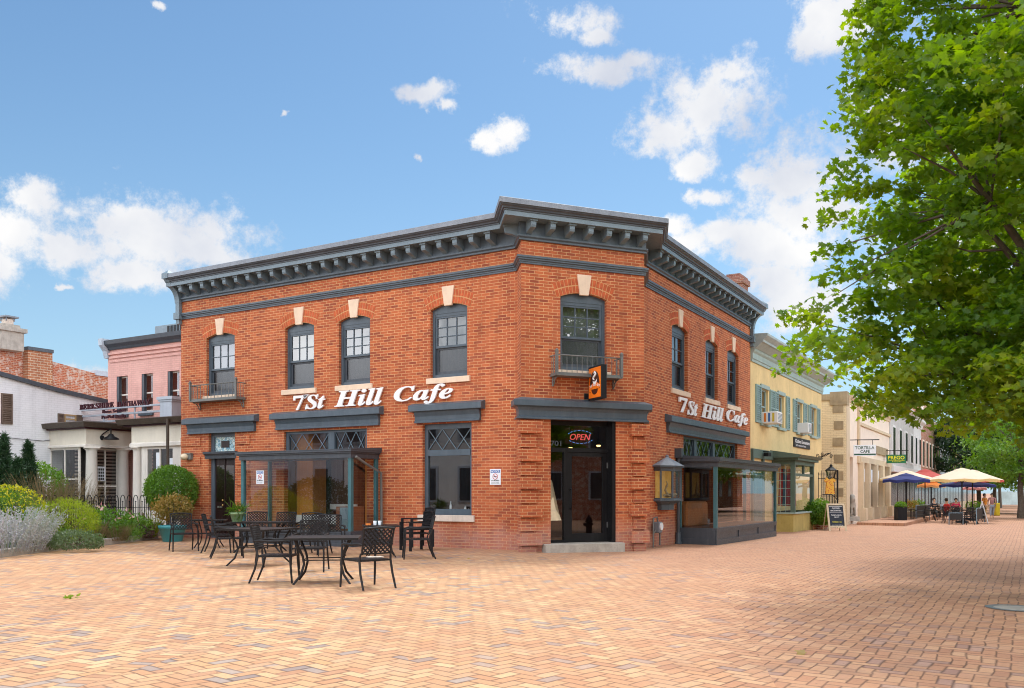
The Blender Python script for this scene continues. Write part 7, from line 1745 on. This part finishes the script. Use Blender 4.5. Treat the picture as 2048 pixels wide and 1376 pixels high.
# manhole cover
c = G(2035, 1217); mc_ = thing('manhole_cover', 'round concrete filled manhole cover in an iron ring at the right edge', 'manhole', (c[0],c[1],gz(c[0])))
def tilt_disc(r0, r1, z): 
    mb = MB(); n = 40; vs = [(c[0]+r*math.cos(2*PI*k/n), c[1]+r*math.sin(2*PI*k/n), gz(c[0]+r*math.cos(2*PI*k/n))+z) for r in (r0, r1) for k in range(n)]
    if r0 < .01: mb.add(vs[n:], [tuple(range(n))])
    else: mb.add(vs, [(k,(k+1)%n,(k+1)%n+n,k+n) for k in range(n)])
    return mb
obj('ring', tilt_disc(.27,.37,.007), M['iron'], mc_); obj('cover', tilt_disc(0,.27,.006), M['concrete'], mc_)
# ---------------- across the street, behind the camera (what the glass reflects)
def back_house(label, cx, cy, rz_, w, d, h, mat, rows=2, cols=4, roofc=None):
    t_ = thing('townhouse', label, 'house', (cx,cy,0), rz_); Fh = Face.__new__(Face); Fh.x, Fh.y, Fh.dx, Fh.dy, Fh.n = -w/2, 0, 1, 0, (0,1)
    mb = MB(); mb.box(-w/2, w/2, -d, 0, -.3, h); obj('wall', mb, mat, t_, local=True)
    mb = MB(); mb.prism(Fh, -.1, w+.1, [(0,h-.4),(.1,h-.35),(.35,h-.05),(.36,h+.1),(-.3,h+.12)]); obj('cornice', mb, M['bluegrey'], t_, local=True)
    for r in range(rows):
        for c_ in range(cols):
            u = w*(c_+.5)/cols; z0 = .9+r*3.0
            mb = MB(); mb.fbox(Fh, u-.55, u+.55, z0, z0+1.75, .002, .06); wd = obj('window', mb, M['bluegrey'], t_, local=True)
            mb = MB(); mb.fbox(Fh, u-.42, u+.42, z0+.1, z0+1.65, .061, .07); obj('pane', mb, dk, wd, local=True)
    return t_
back_house('white townhouse across the left street, mirrored in the bay glass', *FL.P(14,0,17)[:2], math.radians(-30.7), 9, 8, 6.6, M['white'])
back_house('pale blue townhouse across the left street, mirrored in the bay glass', *FL.P(22.6,0,17)[:2], math.radians(-30.7), 8, 8, 6.2, M['bluegrey'], 2, 3)
back_house('farther white townhouse across the left street, mirrored in the bay glass', *FL.P(31.5,0,17)[:2], math.radians(-30.7), 9.4, 8, 7.2, M['white'], 2, 4)
back_house('tall orange brick house across the square behind the photographer at the right', 25, -1, math.radians(49), 13, 8, 8.5, M['oldbrick'], 2, 5)
back_house('cream townhouse across the corner behind the photographer', -5.5, -6.0, math.radians(-22), 9, 8, 6.8, M['cream'], 2, 4)
mh = back_house('long brick market hall across the right street, mirrored in the right bay', *FR.P(40,0,22)[:2], math.radians(60), 80, 12, 6.0, M['oldbrick'], 1, 24)
mb = MB(); Fh = Face.__new__(Face); Fh.x, Fh.y, Fh.dx, Fh.dy, Fh.n = -40, 0, 1, 0, (0,1); mb.prism(Fh, 0, 80, [(.05,3.3),(2.6,2.9),(2.6,3.2),(.05,3.6)]); obj('canopy', mb, paint('pale_green_canopy', (.45,.58,.42), .6), mh, local=True)
shrub('street_hedge', 'dark clipped hedge in front of the townhouses behind the photographer', (FL.P(17,0,13.5)[0],FL.P(17,0,13.5)[1],1.0), (3.4,1.3,1.1), 5200, .12, M['evergreen'], OVAL, .9, seed=61)
tree('street_tree', 'broad street tree behind the photographer at the left', (-4.5,-1.5,0), 2.8, [((-4.5,-1.5,6.3),(3.6,3.4,3.0))], 170, 55, .8, .26, M['leafy'], OVAL, .22, None, 12, .5, 71)
tree('street_tree', 'broad street tree behind the photographer at the right', (13.5,2.5,gz(13)), 2.8, [((13.5,2.5,6.2),(3.8,3.6,3.2))], 170, 55, .85, .28, M['leafy'], OVAL, .22, None, 12, .5, 72)
for i_, (u_, w_) in enumerate(((16,'nearest the hydrant'),(32,'second along'),(50,'third along'),(72,'fourth along'),(98,'farthest along the kerb'))):
    q_ = FR.P(u_, 0, 16); g_ = gz(q_[0])
    tree('street_tree', 'kerbside tree before the market hall off the right edge, '+w_, (q_[0],q_[1],g_), 2.6, [((q_[0],q_[1],g_+5.6),(3.4,3.4,2.9))], 120, 50, .85, .3, M['leafy'], OVAL, .2, None, 10, .5, 90+i_)
# ------------------------------------------------------------------ close
